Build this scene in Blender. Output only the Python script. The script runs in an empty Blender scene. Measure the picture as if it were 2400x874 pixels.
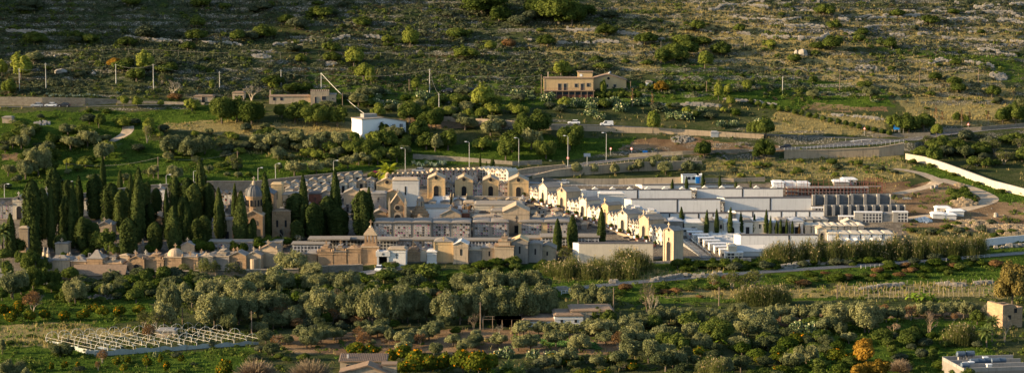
import bpy, math, random
import numpy as np
from mathutils import Vector, Matrix
R = math.radians
S = bpy.context.scene
COL = S.collection
rng = random.Random(7)
NR = np.random.default_rng(11)
F = 5200.0
PITCH = R(6.0)
CAMZ = 91.6
CP, SP = math.cos(PITCH), math.sin(PITCH)
SUN_EL, SUN_AZ = R(14.0), R(189)          # azimuth of the vector towards the sun, from +X anticlockwise

# ---------------------------------------------------------------- numeric noise
def _hash(ix, iy, seed):
    n = (ix.astype(np.int64) * 374761393 + iy.astype(np.int64) * 668265263 + seed * 2147483647) & 0xffffffff
    n = ((n ^ (n >> 13)) * 1274126177) & 0xffffffff
    n = n ^ (n >> 16)
    return (n & 0xffff) / 65535.0
def vnoise(x, y, seed=0):
    x = np.asarray(x, float); y = np.asarray(y, float)
    ix = np.floor(x); iy = np.floor(y); fx = x - ix; fy = y - iy
    fx = fx * fx * (3 - 2 * fx); fy = fy * fy * (3 - 2 * fy)
    a = _hash(ix, iy, seed); b = _hash(ix + 1, iy, seed); c = _hash(ix, iy + 1, seed); d = _hash(ix + 1, iy + 1, seed)
    return (a * (1 - fx) + b * fx) * (1 - fy) + (c * (1 - fx) + d * fx) * fy
def fbm(x, y, seed=0, o=4):
    s = 0; a = .5; t = 0
    for k in range(o):
        s = s + a * vnoise(x * 2 ** k + 17.3 * k, y * 2 ** k + 5.1 * k, seed + k); t += a; a *= .5
    return s / t
def sstep(a, b, x):
    t = np.clip((x - a) / (b - a), 0, 1); return t * t * (3 - 2 * t)

# ---------------------------------------------------------------- terrain
YD = [(874, 480), (640, 594), (597, 613), (551, 640), (487, 670), (446, 700), (403, 722), (377, 736), (300, 762), (215, 800), (100, 852), (0, 899)]
PD = [-400, 0, 60, 130, 250, 400] + [d for y, d in YD] + [1100, 1500, 3200]
PZ = [92, 89, 76, 56, 24, 3] + [CAMZ - d * math.tan(PITCH + math.atan((y - 437) / F)) for y, d in YD] + [145, 270, 460]
_pd = np.arange(-400, 3201, 2.0); _pz = np.interp(_pd, PD, PZ)
_k = np.exp(-np.linspace(-2, 2, 9) ** 2); _k /= _k.sum()
_pz = np.convolve(np.pad(_pz, 4, 'edge'), _k, 'valid')
def h_base(x, y):
    x = np.asarray(x, float); y = np.asarray(y, float)
    hill = sstep(745, 800, y)
    z = np.interp(y - .03 * x * sstep(640, 740, y), _pd, _pz)
    z = z + hill * (fbm(x / 60, y / 45, 3) - .5) * 7
    z = z + (1 - hill) * (fbm(x / 30, y / 30, 5) - .5) * .7
    # terraces on the hill
    st = 2.6
    t = z / st; fl = np.floor(t); fr = t - fl
    s = np.where(fr < .78, fr * .38, .2964 + (fr - .78) / .22 * .7036)
    am = sstep(770, 800, y) * sstep(.36, .5, fbm(x / 45, y / 18, 21) + .1 * (x > 40)) * (np.abs(x) < 260)
    z = z * (1 - am) + am * st * (fl + s)
    # the mountain spur that keeps the upper left slope out of the sun
    z = z + 118 * np.exp(-((x + 430) / 120.0) ** 2) * sstep(742, 850, y) * (x < -225) * sstep(-225, -300, x)
    z = z + 60 * sstep(-500, -900, x) * sstep(300, 900, y) + 50 * sstep(260, 900, x) * sstep(300, 900, y)
    return z
def axis(a, b, lo, hi, g=1.09):
    c = list(np.arange(lo, hi + .5, 1.0)); s = 1.0; v = hi
    while v < b: s = min(s * g, 60); v += s; c.append(v)
    s = 1.0; v = lo; d = []
    while v > a: s = min(s * g, 60); v -= s; d.append(v)
    return np.array(d[::-1] + c)
GX = axis(-1500, 1500, -222, 222); GY = axis(-300, 3000, 462, 925)
XX, YY = np.meshgrid(GX, GY)
ZZ = h_base(XX, YY)
def gh(x, y):
    x = np.asarray(x, float); y = np.asarray(y, float)
    i = np.clip(np.searchsorted(GX, x) - 1, 0, len(GX) - 2); j = np.clip(np.searchsorted(GY, y) - 1, 0, len(GY) - 2)
    fx = (x - GX[i]) / (GX[i + 1] - GX[i]); fy = (y - GY[j]) / (GY[j + 1] - GY[j])
    return (ZZ[j, i] * (1 - fx) + ZZ[j, i + 1] * fx) * (1 - fy) + (ZZ[j + 1, i] * (1 - fx) + ZZ[j + 1, i + 1] * fx) * fy
def ray(px, py):
    a = (px - 1200) / F; b = (437 - py) / F
    return a, CP + b * SP, -SP + b * CP
def G(px, py):
    """the point of the ground that the photograph shows at this pixel"""
    dx, dy, dz = ray(px, py)
    t = np.arange(470, 1300, .5)
    zz = CAMZ + t * dz - gh(t * dx, t * dy)
    k = np.nonzero(zz < 0)[0]
    if len(k) == 0: return Vector((dx * 1200, dy * 1200, float(gh(dx * 1200, dy * 1200))))
    k = k[0]; t1 = t[k]
    if k: t1 = t[k] - .5 * (-zz[k]) / (zz[k - 1] - zz[k] + 1e-9)
    return Vector((dx * t1, dy * t1, float(gh(dx * t1, dy * t1))))
def sc(p):
    return F / (p[1] * CP - (p[2] - CAMZ) * SP)
def proj(x, y, z):
    d = y * CP - (z - CAMZ) * SP; u = y * SP + (z - CAMZ) * CP
    return 1200 + F * x / d, 437 - F * u / d
def seg_d(x, y, pts):
    """distance to a polyline and interpolated z"""
    best = np.full(np.shape(x), 1e9); bz = np.zeros(np.shape(x))
    for a, b in zip(pts[:-1], pts[1:]):
        vx, vy = b[0] - a[0], b[1] - a[1]; L = vx * vx + vy * vy + 1e-9
        t = np.clip(((x - a[0]) * vx + (y - a[1]) * vy) / L, 0, 1)
        d = np.hypot(x - a[0] - t * vx, y - a[1] - t * vy)
        m = d < best; best = np.where(m, d, best); bz = np.where(m, a[2] + t * (b[2] - a[2]), bz)
    return best, bz
def densify(P, step=3.0):
    o = []
    for a, b in zip(P[:-1], P[1:]):
        n = max(1, int((b - a).length / step))
        o += [a.lerp(b, i / n) for i in range(n)]
    return o + [P[-1]]
def smooth(P, n=3):
    P = [p.copy() for p in P]
    for _ in range(n):
        Q = [P[0]] + [(P[i - 1] + P[i] * 2 + P[i + 1]) / 4 for i in range(1, len(P) - 1)] + [P[-1]]; P = Q
    return P
def flatten(P, w, fall):
    global ZZ
    xs = [p[0] for p in P]; ys = [p[1] for p in P]; m = w + fall + 2
    sel = (XX > min(xs) - m) & (XX < max(xs) + m) & (YY > min(ys) - m) & (YY < max(ys) + m)
    d, z = seg_d(XX[sel], YY[sel], P)
    k = 1 - sstep(w, w + fall, d)
    ZZ[sel] = ZZ[sel] * (1 - k) + (z) * k
# roads: (pixel polyline, half width in m, fall-off in m, lift in m)
ROADS = {}
def road(name, px, hw, fall, lift=0.0, step=3.0, sm=4):
    P = [G(a, b) for a, b in px]
    for i, p in enumerate(P): p.z += lift if not isinstance(lift, (list, tuple)) else lift[i]
    P = smooth(densify(P, step), sm)
    flatten(P, hw + .6, fall)
    ROADS[name] = (P, hw)
road('road', [(1100, 436), (1190, 420), (1250, 408), (1330, 393), (1410, 380), (1500, 371), (1590, 362), (1700, 357), (1830, 351), (1950, 344), (2050, 338), (2120, 331), (2200, 318), (2300, 306), (2440, 296)], 3.4, 4.0, .2)
road('side_road', [(2130, 331), (2060, 327), (1950, 322), (1830, 318), (1700, 312), (1560, 303), (1400, 294), (1250, 292), (1150, 290)], 1.9, 3.0, .1)
road('cemetery_lane', [(1240, 428), (1330, 433), (1450, 436), (1600, 428), (1790, 424)], 2.2, 2.0, 0)
road('hill_lane', [(-30, 250), (80, 252), (200, 250), (330, 247), (470, 245), (560, 247)], 1.6, 3.0, 0)
road('dirt_track', [(245, 338), (285, 322), (318, 306), (300, 296)], 2.0, 3.0, 0)
road('site_track', [(2095, 396), (2140, 400), (2180, 412), (2215, 425), (2170, 440), (2100, 455)], 2.2, 3, 0)
road('quarry_track', [(2060, 520), (2150, 510), (2240, 497), (2300, 480), (2330, 468), (2290, 447), (2240, 430), (2200, 420)], 2.8, 4, 0)
road('railway', [(1150, 700), (1320, 683), (1450, 669), (1600, 656), (1750, 644), (1900, 634), (2020, 626), (2200, 612), (2440, 594)], 2.1, 3.0, .4)
road('cemetery_forecourt', [(850, 640), (905, 632), (950, 626)], 3.0, 3.0, 0)
def resmooth_cemetery():
    pass

# ---------------------------------------------------------------- nodes and materials
MATS = {}
class NT:
    def __init__(s, nt): s.t = nt; s.n = nt.nodes; s.l = nt.links
    def add(s, typ, **k):
        n = s.n.new(typ)
        for a, b in k.items():
            if a == 'inp':
                for i, v in b.items():
                    if isinstance(v, bpy.types.NodeSocket): s.l.new(v, n.inputs[i])
                    else: n.inputs[i].default_value = v
            else: setattr(n, a, b)
        return n
    def mix(s, f, a, b, mode='MIX'):
        n = s.n.new('ShaderNodeMix'); n.data_type = 'RGBA'; n.blend_type = mode
        for i, v in ((0, f), (6, a), (7, b)):
            if isinstance(v, bpy.types.NodeSocket): s.l.new(v, n.inputs[i])
            else: n.inputs[i].default_value = v if i == 0 else (*v[:3], 1)
        return n.outputs[2]
    def math(s, op, a, b=0.0, c=None, clamp=False):
        n = s.n.new('ShaderNodeMath'); n.operation = op; n.use_clamp = clamp
        for i, v in enumerate((a, b) if c is None else (a, b, c)):
            if isinstance(v, bpy.types.NodeSocket): s.l.new(v, n.inputs[i])
            else: n.inputs[i].default_value = v
        return n.outputs[0]
    def ramp(s, f, a, b):
        n = s.add('ShaderNodeMapRange', inp={0: f, 1: a, 2: b}); n.interpolation_type = 'SMOOTHSTEP'
        return n.outputs[0]
    def noise(s, vec, scale, detail=4, rough=.6, dim='3D'):
        n = s.add('ShaderNodeTexNoise', inp={'Vector': vec, 'Scale': scale, 'Detail': detail, 'Roughness': rough})
        return n
def new_mat(name):
    m = bpy.data.materials.new(name); m.use_nodes = True
    nt = NT(m.node_tree); b = nt.n['Principled BSDF']; MATS[name] = m
    b.inputs['Specular IOR Level'].default_value = .25
    return m, nt, b
def hexc(c, k=1.0):
    return tuple(min(1, v * k) for v in c)
def surf(name, col, var=.25, scale=.6, rough=.85, stain=.0, bump=.0, course=0, metal=0, spots=None):
    """mottled masonry, plaster, metal; stain = dirt streaks, course = stone courses of that height"""
    m, nt, b = new_mat(name)
    tc = nt.add('ShaderNodeTexCoord'); geo = nt.add('ShaderNodeNewGeometry'); oi = nt.add('ShaderNodeObjectInfo')
    pos = geo.outputs['Position']
    n1 = nt.noise(pos, scale, 5, .65).outputs[0]
    n2 = nt.noise(pos, scale * 5, 3, .6).outputs[0]
    c = nt.mix(nt.ramp(n1, .3, .7), hexc(col, 1 - var), hexc(col, 1 + var))
    c = nt.mix(nt.math('MULTIPLY', n2, .5), c, hexc(col, 1 - var * 1.6), 'MIX')
    c = nt.mix(.5, c, nt.mix(oi.outputs['Random'], hexc(col, .8), hexc(col, 1.15)))
    if stain:
        mp = nt.add('ShaderNodeMapping', inp={'Vector': pos, 'Scale': (1.2, 1.2, .12)})
        st = nt.noise(mp.outputs[0], 1.6, 4, .7).outputs[0]
        c = nt.mix(nt.math('MULTIPLY', nt.ramp(st, .48, .75), stain), c, hexc((.10, .085, .065)))
    if course:
        sp = nt.add('ShaderNodeSeparateXYZ', inp={0: pos})
        hx = nt.math('ADD', sp.outputs[0], sp.outputs[1])
        cv = nt.add('ShaderNodeCombineXYZ', inp={0: hx, 1: sp.outputs[2]})
        br = nt.add('ShaderNodeTexBrick', inp={'Vector': cv.outputs[0], 'Color1': (1, 1, 1, 1), 'Color2': (.62, .6, .58, 1), 'Mortar': (.4, .37, .33, 1), 'Scale': 1.0, 'Mortar Size': course * .05, 'Bias': 0.0, 'Brick Width': course * 2, 'Row Height': course})
        c = nt.mix(.55, c, br.outputs[0], 'MULTIPLY')
    if spots:
        v = nt.add('ShaderNodeTexVoronoi', inp={'Vector': pos, 'Scale': spots[1]})
        c = nt.mix(nt.ramp(v.outputs['Distance'], .35, .2), c, spots[0])
    nt.l.new(c, b.inputs['Base Color']); b.inputs['Roughness'].default_value = rough; b.inputs['Metallic'].default_value = metal
    if bump:
        bm = nt.add('ShaderNodeBump', inp={'Strength': bump, 'Distance': .15, 'Height': n2}); nt.l.new(bm.outputs[0], b.inputs['Normal'])
    return m
def leafmat(name, c1, c2, c3=None, f3=.0, trans=.25, isl=.55):
    m, nt, b = new_mat(name)
    geo = nt.add('ShaderNodeNewGeometry'); oi = nt.add('ShaderNodeObjectInfo')
    n = nt.noise(geo.outputs['Position'], .45, 3, .6).outputs[0]
    f = nt.math('ADD', nt.math('MULTIPLY', geo.outputs['Random Per Island'], isl), nt.math('MULTIPLY', nt.ramp(n, .3, .7), 1 - isl))
    c = nt.mix(f, c1, c2)
    k = nt.mix(oi.outputs['Random'], (.7, .74, .72), (1.3, 1.22, 1.15))
    c = nt.mix(1.0, c, k, 'MULTIPLY')
    if c3:
        w = nt.add('ShaderNodeTexWhiteNoise', noise_dimensions='1D', inp={'W': geo.outputs['Random Per Island']})
        c = nt.mix(nt.math('LESS_THAN', w.outputs[0], f3), c, c3)
    d = nt.add('ShaderNodeBsdfDiffuse', inp={0: c}); tr = nt.add('ShaderNodeBsdfTranslucent', inp={0: c})
    mx = nt.add('ShaderNodeMixShader', inp={0: trans, 1: d.outputs[0], 2: tr.outputs[0]})
    nt.l.new(mx.outputs[0], nt.n['Material Output'].inputs[0])
    return m
def nichemat(name, stone, slab, dark, cw=.8, ch=.7, bright=.5, flowers=.35):
    """a wall of burial niches: a grid of slabs, each with its own tone, a dark photograph and a flower vase"""
    m, nt, b = new_mat(name)
    tc = nt.add('ShaderNodeTexCoord'); oi = nt.add('ShaderNodeObjectInfo')
    sp = nt.add('ShaderNodeSeparateXYZ', inp={0: tc.outputs['Object']})
    u = nt.math('DIVIDE', nt.math('ADD', sp.outputs[0], sp.outputs[1]), cw); v = nt.math('DIVIDE', sp.outputs[2], ch)
    fu, fv = nt.math('FRACT', u), nt.math('FRACT', v); iu, iv = nt.math('FLOOR', u), nt.math('FLOOR', v)
    def inside(f, a, c): return nt.math('MULTIPLY', nt.math('GREATER_THAN', f, a), nt.math('LESS_THAN', f, c))
    slabm = nt.math('MULTIPLY', inside(fu, .13, .9), inside(fv, .14, .9))
    cv = nt.add('ShaderNodeCombineXYZ', inp={0: iu, 1: iv, 2: nt.math('MULTIPLY', oi.outputs['Random'], 50)})
    wn = nt.add('ShaderNodeTexWhiteNoise', inp={'Vector': cv.outputs[0]})
    sc_ = nt.add('ShaderNodeSeparateColor', inp={0: wn.outputs['Color']})
    c = nt.mix(sc_.outputs[0], hexc(slab, .55), slab)
    c = nt.mix(nt.math('GREATER_THAN', sc_.outputs[1], 1 - (1 - bright) * .6), c, dark)
    flm = nt.math('MULTIPLY', nt.math('MULTIPLY', inside(fu, .2, .5), inside(fv, .15, .5)), nt.math('LESS_THAN', sc_.outputs[2], flowers))
    hue = nt.add('ShaderNodeHueSaturation', inp={'Hue': nt.math('ADD', .4, nt.math('MULTIPLY', sc_.outputs[0], .22)), 'Saturation': 1.0, 'Value': 1.0, 'Color': (.55, .09, .10, 1)})
    c = nt.mix(flm, c, hue.outputs[0])
    ph = nt.math('MULTIPLY', inside(fu, .55, .8), inside(fv, .45, .8))
    c = nt.mix(nt.math('MULTIPLY', ph, .8), c, dark)
    c = nt.mix(slabm, stone, c)
    nt.l.new(c, b.inputs['Base Color']); b.inputs['Roughness'].default_value = .6
    bm = nt.add('ShaderNodeBump', inp={'Strength': .6, 'Distance': .1, 'Height': slabm}); bm.invert = True; nt.l.new(bm.outputs[0], b.inputs['Normal'])
    return m

surf('sandstone', (.43, .285, .165), .28, .5, stain=.55, course=.45)
surf('pale_stone', (.46, .355, .24), .22, .5, stain=.6)
surf('golden_plaster', (.56, .40, .21), .16, .4, stain=.3)
surf('cream_plaster', (.57, .495, .38), .15, .4, stain=.25)
surf('white_plaster', (.64, .61, .56), .1, .25, stain=.16)
surf('panel_white', (.70, .685, .66), .06, .2, stain=.2)
surf('grey_stone', (.27, .24, .205), .22, .5, stain=.5)
surf('concrete', (.30, .285, .26), .22, .4, stain=.45)
surf('raw_concrete', (.19, .20, .205), .2, .5, stain=.3, course=1.1)
surf('roof_slab', (.27, .235, .19), .28, .7, stain=.3)
surf('dark_roof', (.10, .09, .085), .3, .8)
surf('lead', (.13, .13, .13), .3, 1.2, rough=.6, stain=.2)
surf('terracotta', (.27, .185, .12), .3, 1.5, stain=.3)
surf('void', (.018, .018, .02), .2, 2)
surf('dark_metal', (.05, .05, .055), .2, 2, rough=.5, metal=.3)
surf('grey_metal', (.42, .43, .44), .12, 1, rough=.45, metal=.4)
surf('pole_metal', (.44, .43, .40), .1, 1, rough=.5, metal=.2)
surf('pole_wood', (.22, .16, .11), .3, 1.5)
surf('rusty_steel', (.23, .085, .06), .3, 1.2, rough=.8)
surf('retaining', (.40, .31, .21), .25, .25, stain=.7)
surf('dry_stone', (.27, .235, .18), .4, 1.1, course=.5, bump=.5)
surf('rubble_stone', (.32, .285, .235), .3, .8)
surf('bright_wall', (.63, .53, .39), .16, .35, stain=.35)
surf('brick_red', (.22, .09, .06), .3, 1.5, course=.3)
surf('blue_plastic', (.03, .22, .55), .1, 1, rough=.45)
surf('red_plastic', (.65, .06, .02), .1, 1, rough=.5)
surf('white_paint', (.78, .78, .78), .04, 1, rough=.35)
surf('silver_paint', (.45, .47, .50), .05, 1, rough=.3, metal=.3)
surf('dark_paint', (.03, .035, .05), .1, 1, rough=.25)
surf('glass', (.03, .04, .05), .1, 1, rough=.1)
surf('rubber', (.02, .02, .02), .1, 1)
surf('tank_blue', (.09, .125, .17), .1, 1, rough=.4)
surf('plastic_sheet', (.38, .41, .38), .2, .5, rough=.4, stain=.4)
surf('ivory_pipe', (.62, .58, .48), .1, 1, rough=.5)
surf('mesh_net', (.30, .45, .42), .2, .5)
surf('sand_heap', (.33, .25, .155), .25, .8, bump=.5)
surf('marble', (.66, .65, .63), .15, 1.0, rough=.5)
surf('sign_blue', (.02, .20, .60), .05, 1, rough=.5)
surf('bark', (.12, .095, .07), .3, 1.5)
surf('pale_bark', (.27, .23, .18), .25, 1.5)
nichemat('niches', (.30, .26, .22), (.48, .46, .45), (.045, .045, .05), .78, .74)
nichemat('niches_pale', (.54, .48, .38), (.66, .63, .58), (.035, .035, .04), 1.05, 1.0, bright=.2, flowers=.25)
nichemat('niches_empty', (.52, .51, .49), (.05, .055, .065), (.04, .04, .05), .95, .9, flowers=0)
leafmat('olive_leaf', (.072, .090, .036), (.30, .305, .145), isl=.35)
leafmat('olive_leaf_dark', (.045, .062, .026), (.13, .15, .07), isl=.4)
leafmat('citrus_leaf', (.022, .048, .008), (.09, .12, .02))
leafmat('citrus_fruit_leaf', (.04, .07, .008), (.14, .15, .02), (.75, .28, .01), .07)
leafmat('broad_leaf', (.028, .054, .012), (.135, .165, .038))
leafmat('ochre_leaf', (.10, .085, .025), (.29, .23, .075))
leafmat('sunny_leaf', (.10, .14, .02), (.25, .27, .06))  # the yellow sunlight on tree tops is put into this leaf colour
leafmat('cypress_leaf', (.018, .034, .012), (.080, .100, .028), trans=.08)
leafmat('autumn_leaf', (.17, .10, .015), (.33, .205, .035), trans=.25)
leafmat('rust_leaf', (.11, .06, .028), (.22, .135, .06))
leafmat('twig', (.15, .11, .075), (.33, .26, .18), trans=0)
leafmat('pale_twig', (.26, .22, .16), (.48, .42, .32), trans=0)
leafmat('cane_leaf', (.045, .075, .018), (.19, .19, .065), trans=.3)
leafmat('plume', (.24, .19, .10), (.44, .36, .22), trans=.3)
leafmat('palm_leaf', (.07, .11, .03), (.20, .24, .08))
leafmat('yellow_palm_leaf', (.22, .28, .02), (.50, .50, .05), trans=.35)
leafmat('banana_leaf', (.10, .20, .02), (.26, .36, .05), trans=.4)
leafmat('agave_leaf', (.13, .19, .15), (.28, .34, .28), trans=.05)
leafmat('cactus_pad', (.06, .10, .045), (.17, .21, .10), (.5, .47, .26), .08, trans=.02)
leafmat('magenta_petal', (.35, .01, .12), (.60, .03, .22), trans=.3)
leafmat('scrub_leaf', (.034, .052, .028), (.115, .128, .075))
leafmat('scrub_brown', (.075, .06, .035), (.16, .125, .07))
leafmat('green_weed', (.03, .075, .012), (.12, .19, .035), trans=.3)
leafmat('straw', (.20, .165, .065), (.48, .385, .165), trans=.3)
leafmat('cabbage_leaf', (.06, .16, .04), (.20, .32, .10))
# ---------------------------------------------------------------- regions of the ground (traced, then fixed to the world)
PXX, PYY = proj(XX, YY, ZZ)
def inpoly(px, py, poly):
    r = np.zeros(np.shape(px), bool); n = len(poly)
    for i in range(n):
        x0, y0 = poly[i]; x1, y1 = poly[(i + 1) % n]
        c = (y0 > py) != (y1 > py)
        with np.errstate(divide='ignore', invalid='ignore'):
            xi = (x1 - x0) * (py - y0) / (y1 - y0 + 1e-12) + x0
        r ^= c & (px < xi)
    return r
WX = PXX + (fbm(XX / 9, YY / 9, 31) - .5) * 40; WY = PYY + (fbm(XX / 9, YY / 9, 41) - .5) * 16
vis = (np.abs(XX) < 260) & (YY > 440) & (YY < 1000)
def region(polys, base=0.0):
    m = np.full(XX.shape, base)
    for p in polys: m = np.where(vis & inpoly(WX, WY, p[1:]), p[0], m)
    return m
GREEN = region([(.8, (-50, 262), (250, 262), (470, 250), (640, 262), (560, 290), (380, 300), (340, 330), (840, 390), (840, 405), (600, 440), (0, 476), (-50, 480)),
    (.9, (200, 350), (900, 360), (880, 400), (600, 425), (330, 445), (0, 465), (-50, 420), (60, 360)),
    (.75, (900, 335), (1480, 330), (1480, 350), (1380, 368), (1200, 385), (880, 385), (860, 350)),
    (.9, (1260, 320), (1500, 322), (1470, 350), (1380, 362), (1180, 372), (1180, 345)),
    (.55, (700, 170), (1300, 175), (1700, 200), (1640, 250), (1300, 250), (1000, 260), (720, 240)),
    (.75, (1480, 195), (1780, 175), (2060, 200), (2100, 250), (1850, 262), (1700, 235), (1500, 240)),
    (.55, (1540, 130), (1800, 150), (2000, 180), (1800, 210), (1560, 190)),
    (.5, (2030, 110), (2400, 130), (2400, 200), (2200, 170)),
    (.9, (2120, 385), (2240, 398), (2420, 470), (2420, 492), (2300, 460), (2180, 412)),
    (.6, (2190, 420), (2300, 440), (2300, 480), (2180, 480)),
    (.5, (1640, 380), (2110, 365), (2120, 400), (1900, 420), (1660, 405)),
    (.85, (-50, 700), (360, 690), (360, 740), (150, 790), (-50, 800)),
    (.8, (-50, 640), (200, 660), (400, 650), (700, 660), (1000, 700), (700, 700), (-50, 700)),
    (.8, (-50, 800), (140, 800), (240, 830), (600, 815), (640, 900), (-50, 900)),
    (.65, (900, 640), (1300, 620), (2450, 575), (2450, 625), (2000, 660), (1300, 700)),
    (.8, (1440, 690), (1800, 690), (2000, 700), (1500, 712)),
    (.7, (1960, 640), (2450, 630), (2450, 690), (1980, 680)),
    (.7, (1900, 740), (2330, 750), (2330, 900), (1800, 900)),
    (.8, (1250, 785), (1400, 795), (1400, 812), (1260, 805)),
    (.5, (900, 705), (1130, 720), (1130, 745), (700, 740))])
DRY = region([(.85, (380, 285), (860, 285), (840, 310), (560, 320), (380, 302)),
    (.4, (600, 310), (900, 320), (860, 385), (700, 385), (560, 360)),
    (.8, (1640, 150), (1820, 120), (2100, 130), (2300, 150), (2400, 240), (2400, 300), (2150, 290), (2080, 210), (1800, 175)),
    (.75, (1440, 0), (1800, 10), (2000, 110), (1700, 150), (1460, 110)),
    (.6, (1240, 60), (1500, 60), (1560, 180), (1300, 170)), (.6, (1900, 20), (2420, 40), (2420, 120), (1950, 110)),
    (.75, (1820, 262), (2080, 275), (2060, 320), (1800, 312)),
    (.55, (1650, 375), (2110, 362), (2150, 420), (2080, 430), (1640, 415)),
    (.9, (-50, 765), (140, 755), (330, 780), (200, 800), (150, 815), (-50, 805)),
    (.8, (1520, 680), (1850, 672), (2000, 680), (1980, 696), (1560, 698)),
    (.8, (1960, 668), (2350, 662), (2350, 697), (1960, 697)),
    (.5, (1300, 640), (1700, 625), (1700, 645), (1300, 665)),
    (.8, (2050, 545), (2400, 530), (2450, 570), (2100, 570))])
SOIL = region([(.95, (1500, 325), (1660, 330), (1840, 345), (1840, 358), (1560, 362), (1440, 352)),
    (.8, (600, 785), (900, 775), (1150, 770), (1440, 790), (1460, 830), (1100, 830), (700, 830)),
    (.9, (1780, 735), (2260, 720), (2290, 742), (1900, 752), (1780, 765)),
    (.85, (2080, 440), (2200, 425), (2340, 470), (2420, 470), (2450, 560), (2250, 530), (2080, 530)),
    (.6, (700, 720), (1000, 735), (900, 755), (640, 745)),
    (.6, (930, 275), (1230, 285), (1230, 300), (960, 300)),
    (.6, (0, 352), (60, 356), (60, 375), (0, 378)),
    (.5, (1880, 245), (2080, 250), (2080, 262), (1880, 262)),
    (.9, (2060, 425), (2130, 425), (2130, 460), (2060, 460))])
STONE = region([(.9, (1600, -30), (2450, -30), (2450, 130), (1960, 110), (1640, 70)),
    (.45, (1330, 60), (1640, 60), (1640, 100), (1330, 100)),
    (.7, (570, 105), (660, 120), (640, 140), (570, 130)), (.5, (0, 60), (600, 20), (600, 60), (0, 100)),
    (.5, (2000, 130), (2400, 180), (2400, 230), (2250, 200)),
    (.3, (2200, 500), (2400, 480), (2450, 545), (2250, 530))])
PAVED = region([(1.0, (30, 640), (500, 636), (1180, 610), (1560, 606), (1760, 606), (1900, 575), (2130, 570), (2100, 470), (1830, 432), (1500, 432), (1240, 412), (1190, 390), (930, 395), (840, 412), (480, 448), (-60, 478), (-60, 560))])
STONE = STONE * np.where(PYY < 330, sstep(.53, .64, fbm(XX / 24, YY / 4.0, 55)), 1)
STONE = np.maximum(STONE, .55 * vis * (PYY < 205) * sstep(.70, .8, fbm(XX / 30, YY / 4.5, 58)))
HILL = vis & (PYY < 300)
def add_mesh(name, V, Fc, mats, parent=None, mi=None, smooth=False):
    me = bpy.data.meshes.new(name)
    V = np.asarray(V, np.float32); 
    if isinstance(Fc, np.ndarray):
        n = len(Fc); k = Fc.shape[1]
        me.vertices.add(len(V)); me.vertices.foreach_set('co', V.ravel())
        me.loops.add(n * k); me.loops.foreach_set('vertex_index', Fc.astype(np.int32).ravel())
        me.polygons.add(n); me.polygons.foreach_set('loop_start', np.arange(0, n * k, k, dtype=np.int32))
        me.update(calc_edges=True)
    else:
        me.from_pydata([tuple(v) for v in V], [], Fc); me.update()
    for m in mats: me.materials.append(MATS[m] if isinstance(m, str) else m)
    if mi is not None: me.polygons.foreach_set('material_index', np.asarray(mi, np.int32))
    if smooth: me.polygons.foreach_set('use_smooth', np.ones(len(me.polygons), bool))
    o = bpy.data.objects.new(name, me); COL.objects.link(o)
    if parent: o.parent = parent
    return o
def structure(o, kind='structure'):
    o['kind'] = kind; return o
# terrain mesh
ny, nx = XX.shape
V = np.stack([XX, YY, ZZ], -1).reshape(-1, 3)
a = (np.arange(ny - 1)[:, None] * nx + np.arange(nx - 1)[None]).ravel()
Fq = np.stack([a, a + 1, a + 1 + nx, a + nx], -1)
m, nt, b = new_mat('ground_material')
geo = nt.add('ShaderNodeNewGeometry'); pos = geo.outputs['Position']
at = nt.add('ShaderNodeAttribute', attribute_name='cover'); at2 = nt.add('ShaderNodeAttribute', attribute_name='cover_b')
s1 = nt.add('ShaderNodeSeparateColor', inp={0: at.outputs[0]}); s2 = nt.add('ShaderNodeSeparateColor', inp={0: at2.outputs[0]})
nA = nt.noise(pos, .09, 6, .65).outputs[0]; nB = nt.noise(pos, .5, 5, .7).outputs[0]; nC = nt.noise(pos, 2.2, 3, .7).outputs[0]
c = nt.mix(nt.ramp(nA, .35, .65), (.040, .054, .022), (.080, .082, .036))
c = nt.mix(nt.ramp(nB, .45, .7), c, (.036, .052, .016))
def cover(c, mask, c1, c2, nz, lo=.3, hi=.7):
    f = nt.math('ADD', mask, nt.math('MULTIPLY', nt.math('SUBTRACT', nB, .5), 1.2))
    f = nt.math('MULTIPLY', nt.ramp(f, .35, .6), nt.ramp(mask, .02, .15))
    return nt.mix(f, c, nt.mix(nt.ramp(nz, lo, hi), c1, c2))
c = cover(c, s1.outputs[0], (.020, .044, .008), (.088, .130, .020), nt.math('MULTIPLY', nt.math('ADD', nA, nB), .5))
c = cover(c, s1.outputs[1], (.13, .112, .044), (.33, .27, .115), nC)
c = cover(c, s1.outputs[2], (.13, .080, .045), (.27, .185, .105), nA)
sep = nt.add('ShaderNodeSeparateXYZ', inp={0: geo.outputs['True Normal']})
vr = nt.add('ShaderNodeTexVoronoi', inp={'Vector': pos, 'Scale': 1.6})
rockc = nt.mix(nt.ramp(vr.outputs['Distance'], .1, .6), (.36, .325, .27), (.09, .085, .065))
rk = nt.math('MULTIPLY', nt.ramp(nt.math('ADD', s2.outputs[0], nt.math('MULTIPLY', nB, .8)), .75, 1.15), 1.0)
steep = nt.math('MULTIPLY', nt.ramp(sep.outputs[2], .86, .78), nt.ramp(nA, .38, .55))
c = nt.mix(nt.math('MAXIMUM', rk, nt.math('MULTIPLY', steep, .8)), c, rockc)
c = nt.mix(s2.outputs[1], c, nt.mix(nt.ramp(nB, .3, .7), (.12, .10, .08), (.22, .19, .145)))
nt.l.new(c, b.inputs['Base Color']); b.inputs['Roughness'].default_value = 1; b.inputs['Specular IOR Level'].default_value = 0
bm_ = nt.add('ShaderNodeBump', inp={'Strength': .8, 'Distance': .6, 'Height': nC}); nt.l.new(bm_.outputs[0], b.inputs['Normal'])
ter = structure(add_mesh('ground', V, Fq, ['ground_material'], smooth=True))
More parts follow.
